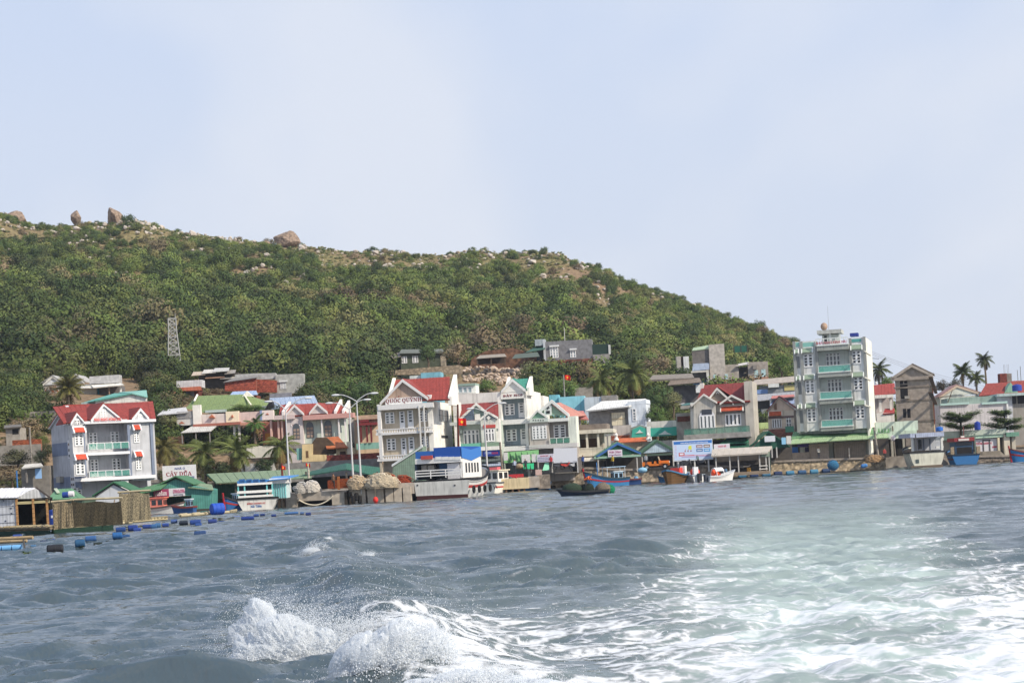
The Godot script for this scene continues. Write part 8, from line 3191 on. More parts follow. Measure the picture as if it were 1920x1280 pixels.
	for x in [445, 457, 499, 509]:
		pbox("post", [x, 906, x + 2.6, 934], -0.4, -0.2, teal)
	for a in [[444, 905, 510, 909], [444, 919, 510, 924], [446, 928, 512, 932]]:
		pbox("rail", a, -0.3, -0.1, white)
	pbox("dark_interior", [446, 908, 500, 934], -7.0, -3.0, pt("2b3f50"))
	pbox("roof", [444, 900, 500, 906], -8.0, -0.2, cl("3f78b4"))
	for i in 4:
		pbox("blue_bundle", [448 + i * 13, 898, 458 + i * 13, 905], -1.5, -0.2, cl("2f5f9c"))
	pbox("side_house", [510, 905, 538, 934], -8.0, -1.6, pt("c9dcdc"))
	for i in 6:
		pbox("batten", [512 + i * 4.4, 907, 513.6 + i * 4.4, 933], -1.6, -1.5, teal)
	pbox("side_roof", [504, 896, 540, 906], -8.0, -1.2, white)
	pslab("blue_canopy", [[500, 900, -0.8], [540, 896, -0.8], [560, 890, -6.0], [512, 893, -6.0]], 0.08, cl("4a86c2"))
	# pink boat behind the mats
	w = wat(296, 964)
	thing("pink_boat", "small boat with coral pink wheelhouse and white hull behind the straw mats", "boat", w + Vector3(-1.6, 0, 0.4), -98)
	hull(4.6, 1.7, 0.75, 1.2, pt("dfdcd8"), pt("5b4a46"), pt("d4826f"), 0.9)
	cabin("wheelhouse", -0.7, 0.7, 0.5, 1.75, -2.6, -0.5, pt("ea8a78"), pt("e07866"), 3, 0.15)
	side_boat("moored_boat", "dark blue boat with a light blue stern inside the turquoise boathouse", [342, 963], 74, 2.6, 1.2, 0.7, 0.9, "2f568c", "7a3a34", "", true)
	side_boat("moored_boat", "blue boat with a red stem post tucked behind the excursion boat", [434, 957], 150, 2.8, 1.3, 1.0, 1.5, "2c62a0", "33343c", "a8342f", true)
	# boat roofs seen behind the pier
	thing("canopy_boat", "boat with a long blue and white canopy behind the crates on the pier", "boat", wat(628, 936) + Vector3(0, 0, -14), 84)
	hull(9.0, 2.6, 1.2, 1.8, pt("d8dce0"), pt("3f6fa8"), wood, 0.9)
	k = mb()
	k.box(Vector3(-1.2, 3.2, -8.0), Vector3(1.2, 3.4, -0.5))
	put("canopy", k, cl("2f62a8"))
	k = mb()
	k.box(Vector3(-1.3, 2.9, -7.0), Vector3(1.3, 3.15, -0.4))
	put("canopy_edge", k, cl("b5cbe4"))
	k = mb()
	for z in [-0.7, -3.0, -5.5, -7.8]:
		for x in [-1.1, 1.1]:
			k.tube(Vector3(x, 0.9, z), Vector3(x, 3.2, z), 0.05, 0.05, 5)
	put("canopy_post", k, white)

func side_boat(called: String, label: String, p: Array, yaw: float, long: float, beam: float, hs: float, hb: float, body: String, trim: String, stripe: String, gear: bool) -> void:
	# bow towards the left of the picture when yaw is near 90
	var w := wat(p[0], p[1])
	var a := deg_to_rad(yaw)
	thing(called, label, "boat", w + Vector3(sin(a), 0, cos(a)) * long * 0.5 + Vector3(0, 0, -beam * 0.5), yaw)
	hull(long, beam, hs, hb, pt(body), pt(trim), wd("7f6f5c"), 0.85, 14, 0.76, pt(stripe) if stripe != "" else null)
	if stripe != "":
		var b := mb()
		b.tube(Vector3(0, -0.2, -long * 0.965), Vector3(0, hb + 0.45, -long * 1.05), 0.13, 0.11, 7)
		put("stem_post", b, pt("a8242c"))
	if gear:
		cabin("wheelhouse", -beam * 0.24, beam * 0.24, hs * 0.6, hs + 0.75, -long * 0.34, -long * 0.12, pt("9fc0d8"), pt("c9d6e0"), 2, 0.1)
	else:
		var b := mb()
		b.lathe(Vector3(0.2, hs + 0.12, -long * 0.2), [[0.0, -0.5], [0.2, -0.45], [0.24, 0.4], [0.0, 0.5]], 9, Vector3(1, 0, 0))
		put("float", b, pt("7fb4d8"))
	var n := mb()
	n.ball(Vector3(0, hs * 0.85, -long * 0.58), Vector3(beam * 0.3, 0.28, long * 0.13), 10, 6)
	put("net_pile", n, th("4f6a58"))

func canopy(root: Node3D, y: float, html: String) -> void:
	cur = root
	var k := mb()
	k.box(Vector3(-0.8, y, -3.0), Vector3(0.8, y + 0.08, -0.4))
	put("canopy", k, cl(html))
	k = mb()
	for z in [-0.5, -2.9]:
		for x in [-0.7, 0.7]:
			k.tube(Vector3(x, 0.8, z), Vector3(x, y, z), 0.045, 0.045, 5)
	put("canopy_post", k, pt("c9d2d8"))
	k = mb()
	k.tube(Vector3(0.0, 1.1, -3.9), Vector3(0.15, 3.1, -3.9), 0.06, 0.05, 6)
	put("pole", k, pt("3f78b8"))

func speedboat() -> void:
	var white := pt("eceae8")
	var w := wat(1342, 903)
	thing("speedboat", "white speedboat with a curved white canopy arch and orange life jackets", "speedboat", w + Vector3(-0.9, 0, -0.4), -62)
	cur.scale = Vector3.ONE * 0.74
	hull(5.2, 2.1, 0.95, 1.75, white, pt("c9ccd0"), pt("d8d6d2"), 0.92, 14, 0.7)
	var b := mb()
	for z in [-1.3, -2.7]:
		var pts := []
		for i in 9:
			var t := PI * i / 8.0
			pts.append(Vector3(cos(t) * 0.95, 0.9 + sin(t) * 1.35, z))
		b.path(pts, 0.06, 0.06, 6)
	put("canopy_arch", b, white)
	b = mb()
	for i in 8:
		var t0 := PI * (0.2 + 0.6 * i / 8.0)
		var t1 := PI * (0.2 + 0.6 * (i + 1) / 8.0)
		b.quad(Vector3(cos(t0) * 0.97, 0.92 + sin(t0) * 1.37, -1.2), Vector3(cos(t0) * 0.97, 0.92 + sin(t0) * 1.37, -2.8), Vector3(cos(t1) * 0.97, 0.92 + sin(t1) * 1.37, -2.8), Vector3(cos(t1) * 0.97, 0.92 + sin(t1) * 1.37, -1.2))
	put("canopy_top", b, cl("e4e6ea"))
	b = mb()
	for p in [Vector3(-0.4, 1.3, -1.4), Vector3(0.3, 1.35, -1.7), Vector3(-0.1, 1.2, -2.3), Vector3(0.5, 1.6, -0.9)]:
		b.ball(p, Vector3(0.32, 0.4, 0.34), 8, 6)
	put("life_jacket_heap", b, cl("e4552e"))
	b = mb()
	b.box(Vector3(-0.3, 0.2, 0.05), Vector3(0.3, 1.3, 0.6))
	put("outboard_motor", b, pt("3a3f4a"))
	b = mb()
	b.box(Vector3(-0.6, 1.5, -3.5), Vector3(0.6, 2.0, -3.4))
	put("windscreen", b, mat("5f8fb0", 0.2, "glass"))
	w = wat(1312, 904)
	thing("red_speedboat", "small white speedboat with a red cover, left of the arched speedboat", "speedboat", w + Vector3(0, 0, -0.8), 20)
	hull(4.6, 1.8, 0.9, 1.4, white, pt("a9b4c0"), pt("c9c6c2"), 0.92, 12, 0.75)
	b = mb()
	b.ball(Vector3(0.1, 1.25, -1.2), Vector3(0.55, 0.5, 0.8), 10, 7)
	put("red_cover", b, cl("d8402f"))
	b = mb()
	b.box(Vector3(-0.5, 0.9, -0.6), Vector3(0.1, 1.9, -0.2))
	put("console", b, pt("e0e2e6"))
	b = mb()
	b.box(Vector3(-0.22, 0.1, 0.05), Vector3(0.22, 1.1, 0.5))
	put("outboard_motor", b, pt("2c2f36"))

func net_boat() -> void:
	var w := wat(1092, 929)
	thing("net_boat", "low dark boat piled with green fishing nets, out on the water before the quay", "boat", w + Vector3(2.4, 0, -0.4), 96)
	hull(4.6, 1.5, 0.42, 0.65, pt("24344c"), pt("2a2c30"), wd("5a4a3c"), 0.8, 12, 0.8)
	for n in [[0.0, 0.62, -3.3, 0.62, 0.62, 0.95, "3a4f40"], [0.1, 0.55, -1.9, 0.6, 0.55, 0.7, "27362e"], [0.05, 0.5, -0.4, 0.6, 0.62, 0.75, "8f867a"], [0.3, 0.4, 0.3, 0.4, 0.5, 0.45, "1f9a72"]]:
		var b := mb()
		b.ball(Vector3.ZERO, Vector3(n[3], n[4], n[5]), 16, 10)
		for i in b.v.size():
			var v := b.v[i]
			b.v[i] = v * (1.0 + 0.28 * wn.get_noise_3dv(v * 60.0 + Vector3(n[2] * 50.0, 0, 0)))
		var o := put("net_pile", b, th(n[6]))
		o.position = Vector3(n[0], n[1], n[2])
	person("person in an orange life jacket bending over the nets in the low dark boat", w + Vector3(0.35, 0.55, 0.1), 60, "e8703c", "3a3438", true, 1.62)

# ---------------------------------------------------------------- people
# a body as one skin over a skeleton: tapered bones joined by a smooth minimum, meshed as surface nets
func skin(bones: Array, cell: float, pick: Callable) -> MB:
	var lo := Vector3.ONE * 1e6
	var hi := -lo
	for b in bones:
		var r := Vector3.ONE * (maxf(b[2], b[3]) + cell * 2.0)
		lo = lo.min(b[0] - r).min(b[1] - r)
		hi = hi.max(b[0] + r).max(b[1] + r)
	var n := Vector3i(((hi - lo) / cell).ceil()) + Vector3i.ONE
	var f := PackedFloat32Array()
	f.resize(n.x * n.y * n.z)
	for z in n.z:
		for y in n.y:
			for x in n.x:
				var p := lo + Vector3(x, y, z) * cell
				var d := 1e3
				for b in bones:
					var a: Vector3 = b[0]
					var ab: Vector3 = b[1] - a
					var t := clampf((p - a).dot(ab) / maxf(ab.length_squared(), 1e-6), 0.0, 1.0)
					var e: float = (p - a - ab * t).length() - lerpf(b[2], b[3], t)
					var h := clampf(0.5 + 0.5 * (d - e) / 0.03, 0.0, 1.0)
					d = lerpf(d, e, h) - 0.03 * h * (1.0 - h)
				f[(z * n.y + y) * n.x + x] = d
	var id := {}
	var pts := PackedVector3Array()
	for z in n.z - 1:
		for y in n.y - 1:
			for x in n.x - 1:
				var s := Vector3.ZERO
				var k := 0
				for e in [[0, 0, 0, 1, 0, 0], [0, 1, 0, 1, 1, 0], [0, 0, 1, 1, 0, 1], [0, 1, 1, 1, 1, 1], [0, 0, 0, 0, 1, 0], [1, 0, 0, 1, 1, 0], [0, 0, 1, 0, 1, 1], [1, 0, 1, 1, 1, 1], [0, 0, 0, 0, 0, 1], [1, 0, 0, 1, 0, 1], [0, 1, 0, 0, 1, 1], [1, 1, 0, 1, 1, 1]]:
					var a := f[((z + e[2]) * n.y + y + e[1]) * n.x + x + e[0]]
					var b := f[((z + e[5]) * n.y + y + e[4]) * n.x + x + e[3]]
					if (a < 0.0) != (b < 0.0):
						s += Vector3(e[0], e[1], e[2]).lerp(Vector3(e[3], e[4], e[5]), a / (a - b))
						k += 1
				if k:
					id[Vector3i(x, y, z)] = pts.size()
					pts.append(lo + (Vector3(x, y, z) + s / k) * cell)
	var m := mb()
	m.colored = true
	for c in id:
		for ax in 3:
			var u := Vector3i.ZERO
			var v := Vector3i.ZERO
			var w := Vector3i.ZERO
			w[ax] = 1
			u[(ax + 1) % 3] = 1
			v[(ax + 2) % 3] = 1
			var a := f[(c.z * n.y + c.y) * n.x + c.x]
			var e: Vector3i = c + w
			if e.x >= n.x or e.y >= n.y or e.z >= n.z:
				continue
			var b := f[(e.z * n.y + e.y) * n.x + e.x]
			if (a < 0.0) == (b < 0.0) or not (id.has(c - u) and id.has(c - v) and id.has(c - u - v)):
				continue
			var ring := [pts[id[c - u - v]], pts[id[c - v]], pts[id[c]], pts[id[c - u]]]
			m.tint = pick.call((ring[0] + ring[2]) * 0.5)
			if a < 0.0:
				m.quad(ring[0], ring[1], ring[2], ring[3])
			else:
				m.quad(ring[3], ring[2], ring[1], ring[0])
	return m

func person(label: String, where: Vector3, yaw: float, shirt: String, trousers: String, bent := false, tall := 1.65) -> void:
	thing("person", label, "person", where, yaw)
	cur.scale = Vector3.ONE * (tall / 1.7)
	var sh := Vector3(0, 1.40, 0)
	var neck := Vector3(0, 1.50, 0.01)
	var head := Vector3(0, 1.60, 0.02)
	var hip := Vector3(0, 0.92, 0)
	if bent:
		sh = Vector3(0, 1.20, 0.42)
		neck = Vector3(0, 1.24, 0.53)
		head = Vector3(0, 1.27, 0.64)
	var bones := [[hip, hip.lerp(sh, 0.55), 0.15, 0.135], [hip.lerp(sh, 0.5), sh, 0.14, 0.12], [sh + Vector3(-0.15, 0, 0), sh + Vector3(0.15, 0, 0), 0.07, 0.07], [sh, neck, 0.07, 0.05], [neck, head, 0.05, 0.085],
		[head, head + Vector3(0, 0.05, 0.01), 0.095, 0.09]]
	for s in [-1.0, 1.0]:
		var knee := Vector3(s * 0.10, 0.50, 0.04)
		bones.append([hip + Vector3(s * 0.09, -0.02, 0), knee, 0.095, 0.062])
		bones.append([knee, Vector3(s * 0.11, 0.08, -0.01), 0.06, 0.042])
		bones.append([Vector3(s * 0.11, 0.05, -0.02), Vector3(s * 0.12, 0.035, 0.16), 0.045, 0.035])
		var shoulder := sh + Vector3(s * 0.19, 0.0, 0)
		var elbow := shoulder + (Vector3(s * 0.04, -0.27, 0.06) if not bent else Vector3(s * 0.03, -0.24, 0.12))
		var hand := elbow + (Vector3(-s * 0.03, -0.22, 0.12) if not bent else Vector3(-s * 0.04, -0.23, 0.08))
		bones.append([shoulder, elbow, 0.052, 0.04])
		bones.append([elbow, hand, 0.038, 0.028])
		bones.append([hand, hand + Vector3(0, -0.09, 0.03), 0.03, 0.02])
	var c_shirt := Color.html(shirt).srgb_to_linear()
	var c_leg := Color.html(trousers).srgb_to_linear()
	var flesh := Color(0.36, 0.19, 0.12)
	var b := skin(bones, 0.035, func(p: Vector3) -> Color:
		if p.distance_to(head + Vector3(0, 0.02, 0)) < 0.135:
			return flesh if p.y < head.y + 0.05 else Color(0.02, 0.017, 0.015)
		if p.y < 0.09:
			return Color(0.05, 0.045, 0.04)
		if p.y < 0.95:
			return c_leg
		return c_shirt)
	var m := StandardMaterial3D.new()
	m.resource_name = "clothes"
	m.vertex_color_use_as_albedo = true
	m.roughness = 0.9
	put("body", b, m)

# ================================================================ rafts and floats
func make_rafts() -> void:
	var bamboo := wd("cdbf9e")
	var white := sh("dcdcdc")
	thing("fish_raft", "bamboo fish farm raft deck with dark netting below, along the left water", "raft", wat(150, 1004), 0)
	var w0 := -cur.position.y
	# three decks that recede to the right
	for dck in [[-40, 1000, 96, 998, 0.55, "8f8068"], [92, 997, 232, 986, 0.5, "d0c2a0"], [226, 983, 300, 977, 0.45, "cdbd96"]]:
		var a := wat(dck[0], dck[1] + 7)
		var b := wat(dck[2], dck[3] + 7)
		var k := mb()
		k.x = cur.transform.affine_inverse()
		for i in 3:
			var off := Vector3(0.0, dck[4] - 0.02 * i, -1.4 * i)
			k.tube(a + off, b + off, 0.13, 0.12, 7)
		put("bamboo_pole", k, wd(dck[5]))
		k = mb()
		k.x = cur.transform.affine_inverse()
		var n := 12
		for i in n:
			var p := a.lerp(b, (i + 0.5) / n)
			k.tube(p + Vector3(0, dck[4] + 0.12, 0.3), p + Vector3(0.1, dck[4] + 0.12, -3.2), 0.08, 0.07, 6)
		put("cross_pole", k, wd("b5a684"))
	var nt := mb()
	nt.x = cur.transform.affine_inverse()
	for s in [[wat(-40, 1008), wat(94, 1006), "1f3f36"], [wat(96, 1004), wat(212, 995), "2f6a54"]]:
		nt.hexa([s[0] + Vector3(0, -0.3, 0.02), s[1] + Vector3(0, -0.3, 0.02), s[1] + Vector3(0, 0.42, 0.02), s[0] + Vector3(0, 0.42, 0.02)], [s[0] + Vector3(0, -0.3, -0.1), s[1] + Vector3(0, -0.3, -0.1), s[1] + Vector3(0, 0.42, -0.1), s[0] + Vector3(0, 0.42, -0.1)])
	put("hanging_net", nt, th("24483c"))
	thing("outer_raft", "far end of the raft, pale bamboo poles lying on blue drums", "raft", wat(390, 978), 0)
	var a2 := wat(338, 982)
	var b2 := wat(434, 974)
	var k2 := mb()
	k2.x = cur.transform.affine_inverse()
	for i in 3:
		k2.tube(a2 + Vector3(0, 0.62, -1.2 * i), b2 + Vector3(0, 0.62, -1.2 * i), 0.12, 0.11, 7)
	for i in 5:
		var p := a2.lerp(b2, i / 4.0)
		k2.tube(p + Vector3(0, 0.72, 0.4), p + Vector3(0, 0.72, -3.0), 0.08, 0.07, 6)
	put("bamboo_pole", k2, bamboo)
	# shed
	thing("raft_shed", "shed on the raft with white sheet walls, pale gable roof and dark open posts", "shed", wat(30, 1005) + Vector3(0, 0.65, -1.0), 0)
	var z := 0.0
	pbox("sheet_wall", [-60, 934, 29, 996], -0.1, 0.0, sh("c6cad2"))
	for y in [949, 964, 980]:
		pbox("sheet_lap", [-60, y, 29, y + 1.4], 0.0, 0.04, sh("aeb2bc"))
	for p in [[4, 937], [18, 951], [19, 961], [8, 975], [20, 987]]:
		pbox("bolt", [p[0], p[1], p[0] + 3, p[1] + 3], 0.0, 0.04, pt("5a6070"))
	pslab("roof", [[-60, 935, 0.4], [30, 932, 0.4], [66, 914, -1.8], [-60, 916, -1.8]], 0.06, sh("e6e6ea"), null, 0.5)
	ppoly("gable_sheet", [[29, 936], [93, 932], [66, 916], [52, 920]], -0.2, 0.0, sh("dddddc"))
	pslab("far_roof", [[93, 935, 0.3], [96, 933, 0.3], [68, 913, -0.1], [64, 914, -0.1]], 0.08, sh("4c4440"))
	for x in [29, 60, 86]:
		pbox("post", [x, 935, x + 3.6, 994], -0.05, 0.1, wd("c99a68"))
	pbox("top_beam", [30, 939, 92, 944], -0.04, 0.08, wd("d2c494"))
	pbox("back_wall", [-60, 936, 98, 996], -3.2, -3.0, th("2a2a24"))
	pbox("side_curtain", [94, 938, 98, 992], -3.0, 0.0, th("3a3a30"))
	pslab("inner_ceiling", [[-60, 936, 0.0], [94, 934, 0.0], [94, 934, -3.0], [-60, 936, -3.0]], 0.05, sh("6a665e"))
	pbox("floor", [-60, 994, 98, 998], -3.2, 0.4, wd("6e5d4a"))
	# mats
	var mats_ := [["straw mat screen, tan, next to the blue barrel on the raft", [97, 942, 134, 991], "a3967c"], ["long dark net screen between the two straw mats", [133, 938, 226, 986], "5a5444"], ["pale straw mat draped over the right end of the net screen", [222, 924, 279, 977], "b0a68c"]]
	for s in mats_:
		var c: Array = s[1]
		thing("mat_screen", s[0], "screen", wat((c[0] + c[2]) * 0.5, c[3] + 15) + Vector3(0, 0.6, -0.9), 0)
		var l: float = c[2] - c[0]
		var k := fmb()
		var n := 10
		var pts_b := []
		for i in n + 1:
			var t := float(i) / n
			var top := q(c[0] + l * t, c[1] + 3.0 * sin(t * 9.0) * (0.5 if s[2] != "5a5444" else 0.8) + (4.0 * sin(PI * t) if s[2] == "5a5444" else 0.0))
			var bot := q(c[0] + l * t + 4, c[3] - 7.0 * t + rng.randf_range(-1.5, 1.5) + 3.0)
			pts_b.append([Vector3(top.x, top.y, 0.05 * sin(t * 14.0)), Vector3(bot.x, bot.y, 0.07 * sin(t * 17.0 + 1.0) + 0.1)])
		for i in n:
			k.hexa([pts_b[i][1], pts_b[i + 1][1], pts_b[i + 1][0], pts_b[i][0]], [pts_b[i][1] - Vector3(0, 0, 0.06), pts_b[i + 1][1] - Vector3(0, 0, 0.06), pts_b[i + 1][0] - Vector3(0, 0, 0.06), pts_b[i][0] - Vector3(0, 0, 0.06)])
		put("mat", k, th(s[2]))
		k = fmb()
		var u := q(c[0] - 2, c[1] - 1, -0.2)
		var v := q(c[2] + 3, c[1] - 5, -0.2)
		k.tube(Vector3(u.x, u.y, -0.2), Vector3(v.x, v.y, -0.2), 0.08, 0.07, 6)
		put("top_pole", k, bamboo)
	thing("leaning_pole", "thin pole leaning against the dark net screen", "pole", wat(209, 996) + Vector3(0, 0.5, 0.1), 0)
	var lp := mb()
	lp.tube(Vector3(0, 0, 0), Vector3(0.25, 1.7, -0.4), 0.045, 0.04, 6)
	put("pole", lp, wd("a8927c"))
	thing("net_cover", "green net heap lying on the raft poles below the dark screen", "net", wat(175, 993) + Vector3(0, 0.55, 0.1), 0)
	var nh := mb()
	nh.ball(Vector3.ZERO, Vector3(0.95, 0.2, 0.4), 16, 8)
	put("net", nh, th("2f5f4c"))
	# barrels
	barrel("upright blue barrel with a pale label beside the raft shed", wat(100, 1003) + Vector3(0, 0.62, -0.3), 0.32, 1.12, "1f3f94", false, 0.0)
	barrel("blue half of the barrel pair lying on top of the mat screen", wat(120, 1004) + Vector3(0, 2.72, -1.0), 0.2, 0.42, "1f3f8c", true, 0.0)
	barrel("white half of the barrel pair lying on top of the mat screen", wat(130, 1004) + Vector3(0.02, 2.76, -1.0), 0.2, 0.36, "d8d4d8", true, 0.0)
	barrel("large blue and pale round float riding on the end of the raft poles", wat(406, 977) + Vector3(0, 0.95, -0.6), 0.46, 1.0, "2450b4", true, 30.0)
	# near raft with blue pipes
	thing("small_raft", "corner of a small raft with tan poles over pale blue pipes", "raft", wat(20, 1036), 0)
	var sr := mb()
	sr.x = cur.transform.affine_inverse()
	for s in [[-60, 1031, 50, 1026, 0.36, 0.0], [-60, 1031, 54, 1026, 0.50, -0.9], [-60, 1031, 46, 1026, 0.5, -1.8]]:
		sr.tube(wat(s[0], s[1]) + Vector3(0, s[4], s[5]), wat(s[2], s[3]) + Vector3(0, s[4], s[5]), 0.1, 0.09, 7)
	put("deck_pole", sr, wd("bfa680"))
	for i in 4:
		var k := mb()
		k.x = cur.transform.affine_inverse()
		var p0 := wat(-34 + i * 19, 1035 - i * 1.0)
		var p1 := wat(-16 + i * 19, 1034 - i * 1.0)
		k.tube(p0 + Vector3(0, 0.14, 0), p1 + Vector3(-0.02, 0.14, 0), 0.15, 0.15, 10)
		put("blue_pipe", k, pt("6fa8d8"))
	sr = mb()
	sr.x = cur.transform.affine_inverse()
	sr.tube(wat(44, 1030) + Vector3(0, 0.5, 0), wat(48, 1034) + Vector3(0.0, -0.1, 0.1), 0.05, 0.05, 6)
	put("peg", sr, wd("5a5248"))
	var weed := put_mesh("water_weed", leaf_mass(71, 10, 10, 0.1, 0.3, 0.2), leaf_mat(Color(0.07, 0.10, 0.03)))
	weed.position = cur.transform.affine_inverse() * (wat(42, 1040) + Vector3(0, 0.02, 0.1))
	weed.scale = Vector3(1.1, 0.5, 0.6)
	# floats: [px, py, length px, height px, colour, weed, label]
	var fl := [[103, 1034, 30, 14, "2c2f38", 1, "dark weedy float, largest of the nearest row"], [150, 1029, 18, 12, "2f6a9c", 1, "blue topped weedy float beside the dark one"],
		[170, 1016, 20, 9, "3f74b8", 0, "clean blue drum float in the middle row"], [220, 1013, 18, 10, "2f78c4", 0, "bright blue drum float at the end of the middle row"],
		[235, 1010, 16, 7, "2f5f9c", 1, "blue float with a weedy end touching the bright drum"], [82, 1019, 14, 5, "2b3f66", 0, "flat dark blue float left of the middle row"],
		[96, 1017, 12, 6, "3346a0", 0, "violet blue float next to the flat dark one"], [62, 1026, 10, 3, "5a8ab8", 0, "pale blue float almost under water"],
		[183, 1022, 16, 4, "2a3a38", 1, "thin dark float half under water, left of a pair"], [205, 1020, 14, 4, "26363c", 1, "thin dark float half under water, right of a pair"],
		[149, 1015, 10, 3, "3a4250", 0, "tiny dark float before the clean blue drum"], [32, 1008, 16, 6, "3f5fb0", 0, "blue drum under the near corner of the long raft"],
		[375, 1004, 22, 9, "2f5590", 1, "lone blue and black float right of the middle row"], [321, 1006, 22, 3, "3a4a2c", 1, "green weedy float left of the lone float"],
		[226, 996, 18, 8, "24509c", 0, "blue drum under the raft, leftmost below the pale mat"], [249, 993, 18, 9, "2348a8", 0, "dark blue drum below the pale mat"], [257, 996, 14, 6, "2f55b8", 0, "small blue float in front of the dark blue drum"],
		[275, 990, 16, 7, "2a4fa8", 0, "blue drum under the right end of the pale mat"], [288, 990, 10, 8, "3f78b8", 0, "light blue drum, first of two at the deck end"], [296, 989, 10, 8, "4a84bc", 0, "light blue drum, second of two at the deck end"],
		[310, 987, 12, 6, "2c52b0", 0, "blue drum just past the deck end"], [326, 980, 12, 6, "5578c0", 0, "pale blue drum between the two rafts"], [344, 983, 16, 7, "1f2f44", 0, "black float under the first pole of the outer raft"],
		[366, 982, 20, 8, "2450a8", 0, "blue drum under the outer raft, left"], [372, 987, 12, 6, "2f5fb4", 0, "small blue drum leaning below the outer raft"], [398, 980, 16, 7, "3450a4", 0, "blue drum under the outer raft, right"],
		[444, 972, 12, 5, "7f94cc", 0, "pale violet float at the tip of the outer raft"], [464, 974, 24, 6, "2346a4", 0, "long dark blue float off the tip of the outer raft"], [480, 968, 10, 4, "3f62b0", 0, "small blue float off the docked boat, first of a row"],
		[492, 968, 9, 4, "2a488c", 0, "small dark blue float, second of a row"], [513, 970, 9, 4, "2c4a98", 0, "small dark blue float, third of a row"], [546, 964, 26, 4, "4f84c8", 0, "long light blue float in front of the pier"],
		[566, 964, 7, 4, "5a7fb8", 0, "tiny float with white end in front of the pier"], [578, 966, 10, 5, "24408c", 0, "dark blue float with a white end in front of the pier"]]
	var first := true
	for f in fl:
		var d := -wat(f[0], f[1] + f[3] * 0.3).z
		drum_float(f[6], wat(f[0], f[1] + f[3] * 0.3), f[2] / FOCAL * d, f[3] / FOCAL * d, f[4], f[5] == 1)
	# pontoons along the right quay
	var blues := ["3f8ab8", "2f4f88", "4a94c0", "2b3f70", "4f9cc8", "3a6a9c", "58a4cc", "2f5080"]
	for i in 12:
		var px := 1392 + i * 22.5
		var p := wat(px, 892 - i * 1.35 + 4.0)
		var d := -p.z
		drum_float(["first", "second", "third", "fourth", "fifth", "sixth", "seventh", "eighth", "ninth", "tenth", "eleventh", "last"][i] + " blue pontoon drum from the landing shelter along the stone quay", p, 15.0 / FOCAL * d, 7.0 / FOCAL * d, blues[i % 8], false, "pontoon drums along the right quay")
	thing("round_basket_boat", "round blue woven basket boat leaning against the stone quay", "basket boat", wat(1564, 888) + Vector3(0, 1.1, -0.2), 0)
	var k3 := mb()
	k3.ball(Vector3.ZERO, Vector3(0.72, 0.62, 0.42), 18, 12)
	put("basket", k3, th("3f86b8"))
	k3 = mb()
	k3.lathe(Vector3(0, 0, -0.1), [[0.70, -0.06], [0.76, 0.0], [0.70, 0.06]], 18, Vector3(0, 0.35, 1).normalized())
	put("rim", k3, pt("2f5f88"))
	thing("light_blue_dinghy", "upturned light blue coracle on the quay before the orange jeep", "coracle", at(1205, 882, 232), 0)
	k3 = mb()
	k3.ball(Vector3(0, 0.05, 0), Vector3(0.62, 0.36, 0.5), 16, 8)
	put("shell", k3, pt("8ab8d4"))
	thing("blue_tub", "small blue tub hanging at the low concrete quay wall", "tub", wat(1622, 885) + Vector3(0, 0.75, -0.3), 0)
	k3 = mb()
	k3.lathe(Vector3(-0.4, 0, 0), [[0.12, 0.0], [0.26, 0.15], [0.26, 0.7], [0.14, 0.85]], 10, Vector3(1, 0.15, 0).normalized())
	put("tub", k3, pt("3f78b4"))

func barrel(label: String, p: Vector3, r: float, h: float, html: String, lying: bool, yaw: float) -> void:
	thing("barrel", label, "barrel", p, yaw)
	var b := mb()
	var prof := [[0.0, 0.0], [r * 0.9, 0.0], [r, h * 0.05], [r, h * 0.28], [r * 1.05, h * 0.32], [r, h * 0.36], [r, h * 0.64], [r * 1.05, h * 0.68], [r, h * 0.72], [r, h * 0.94], [r * 0.88, h], [0.0, h]]
	if lying:
		b.lathe(Vector3(-h * 0.5, 0, 0), prof, 16, Vector3(1, 0, 0))
	else:
		b.lathe(Vector3.ZERO, prof, 16)
	put("shell", b, pt(html))
	if not lying:
		b = mb()
		b.box(Vector3(-0.12, h * 0.5, r * 0.93), Vector3(0.2, h * 0.66, r * 1.03))
		put("label", b, pt("c9ccd8"))
		b = mb()
		b.lathe(Vector3(0, h, 0), [[r * 0.3, 0.0], [r * 0.3, 0.05], [0.0, 0.06]], 10)
		put("cap", b, pt("d8d2cc"))

func drum_float(label: String, p: Vector3, long: float, h: float, html: String, weedy: bool, group := "floats of the fish rafts") -> void:
	p.y = maxf(sea_height(p.x, -p.z, 0.6 if p.z > -118.0 else 1.35) + 0.05, 0.08)
	thing("float_drum", label, "float", p, 8.0, group)
	var r := maxf(h * 0.62, 0.08)
	var b := mb()
	b.lathe(Vector3(-long * 0.5, h - r, 0), [[0.0, 0.0], [r * 0.85, 0.0], [r, long * 0.08], [r, long * 0.45], [r * 1.05, long * 0.5], [r, long * 0.55], [r, long * 0.92], [r * 0.85, long], [0.0, long]], 14, Vector3(1, 0, 0))
	put("drum", b, pt(Color.html(html).darkened(0.25).to_html(false)))
	if weedy:
		var w := put_mesh("weed", leaf_mass(int(p.x * 10.0) + 900, 9, 9, 0.1, 0.3, 0.2), leaf_mat(Color(0.03, 0.045, 0.022)))
		w.position = Vector3(0, -h * 0.2, 0.05)
		w.scale = Vector3(long * 1.15, h * 1.1, r * 3.0)

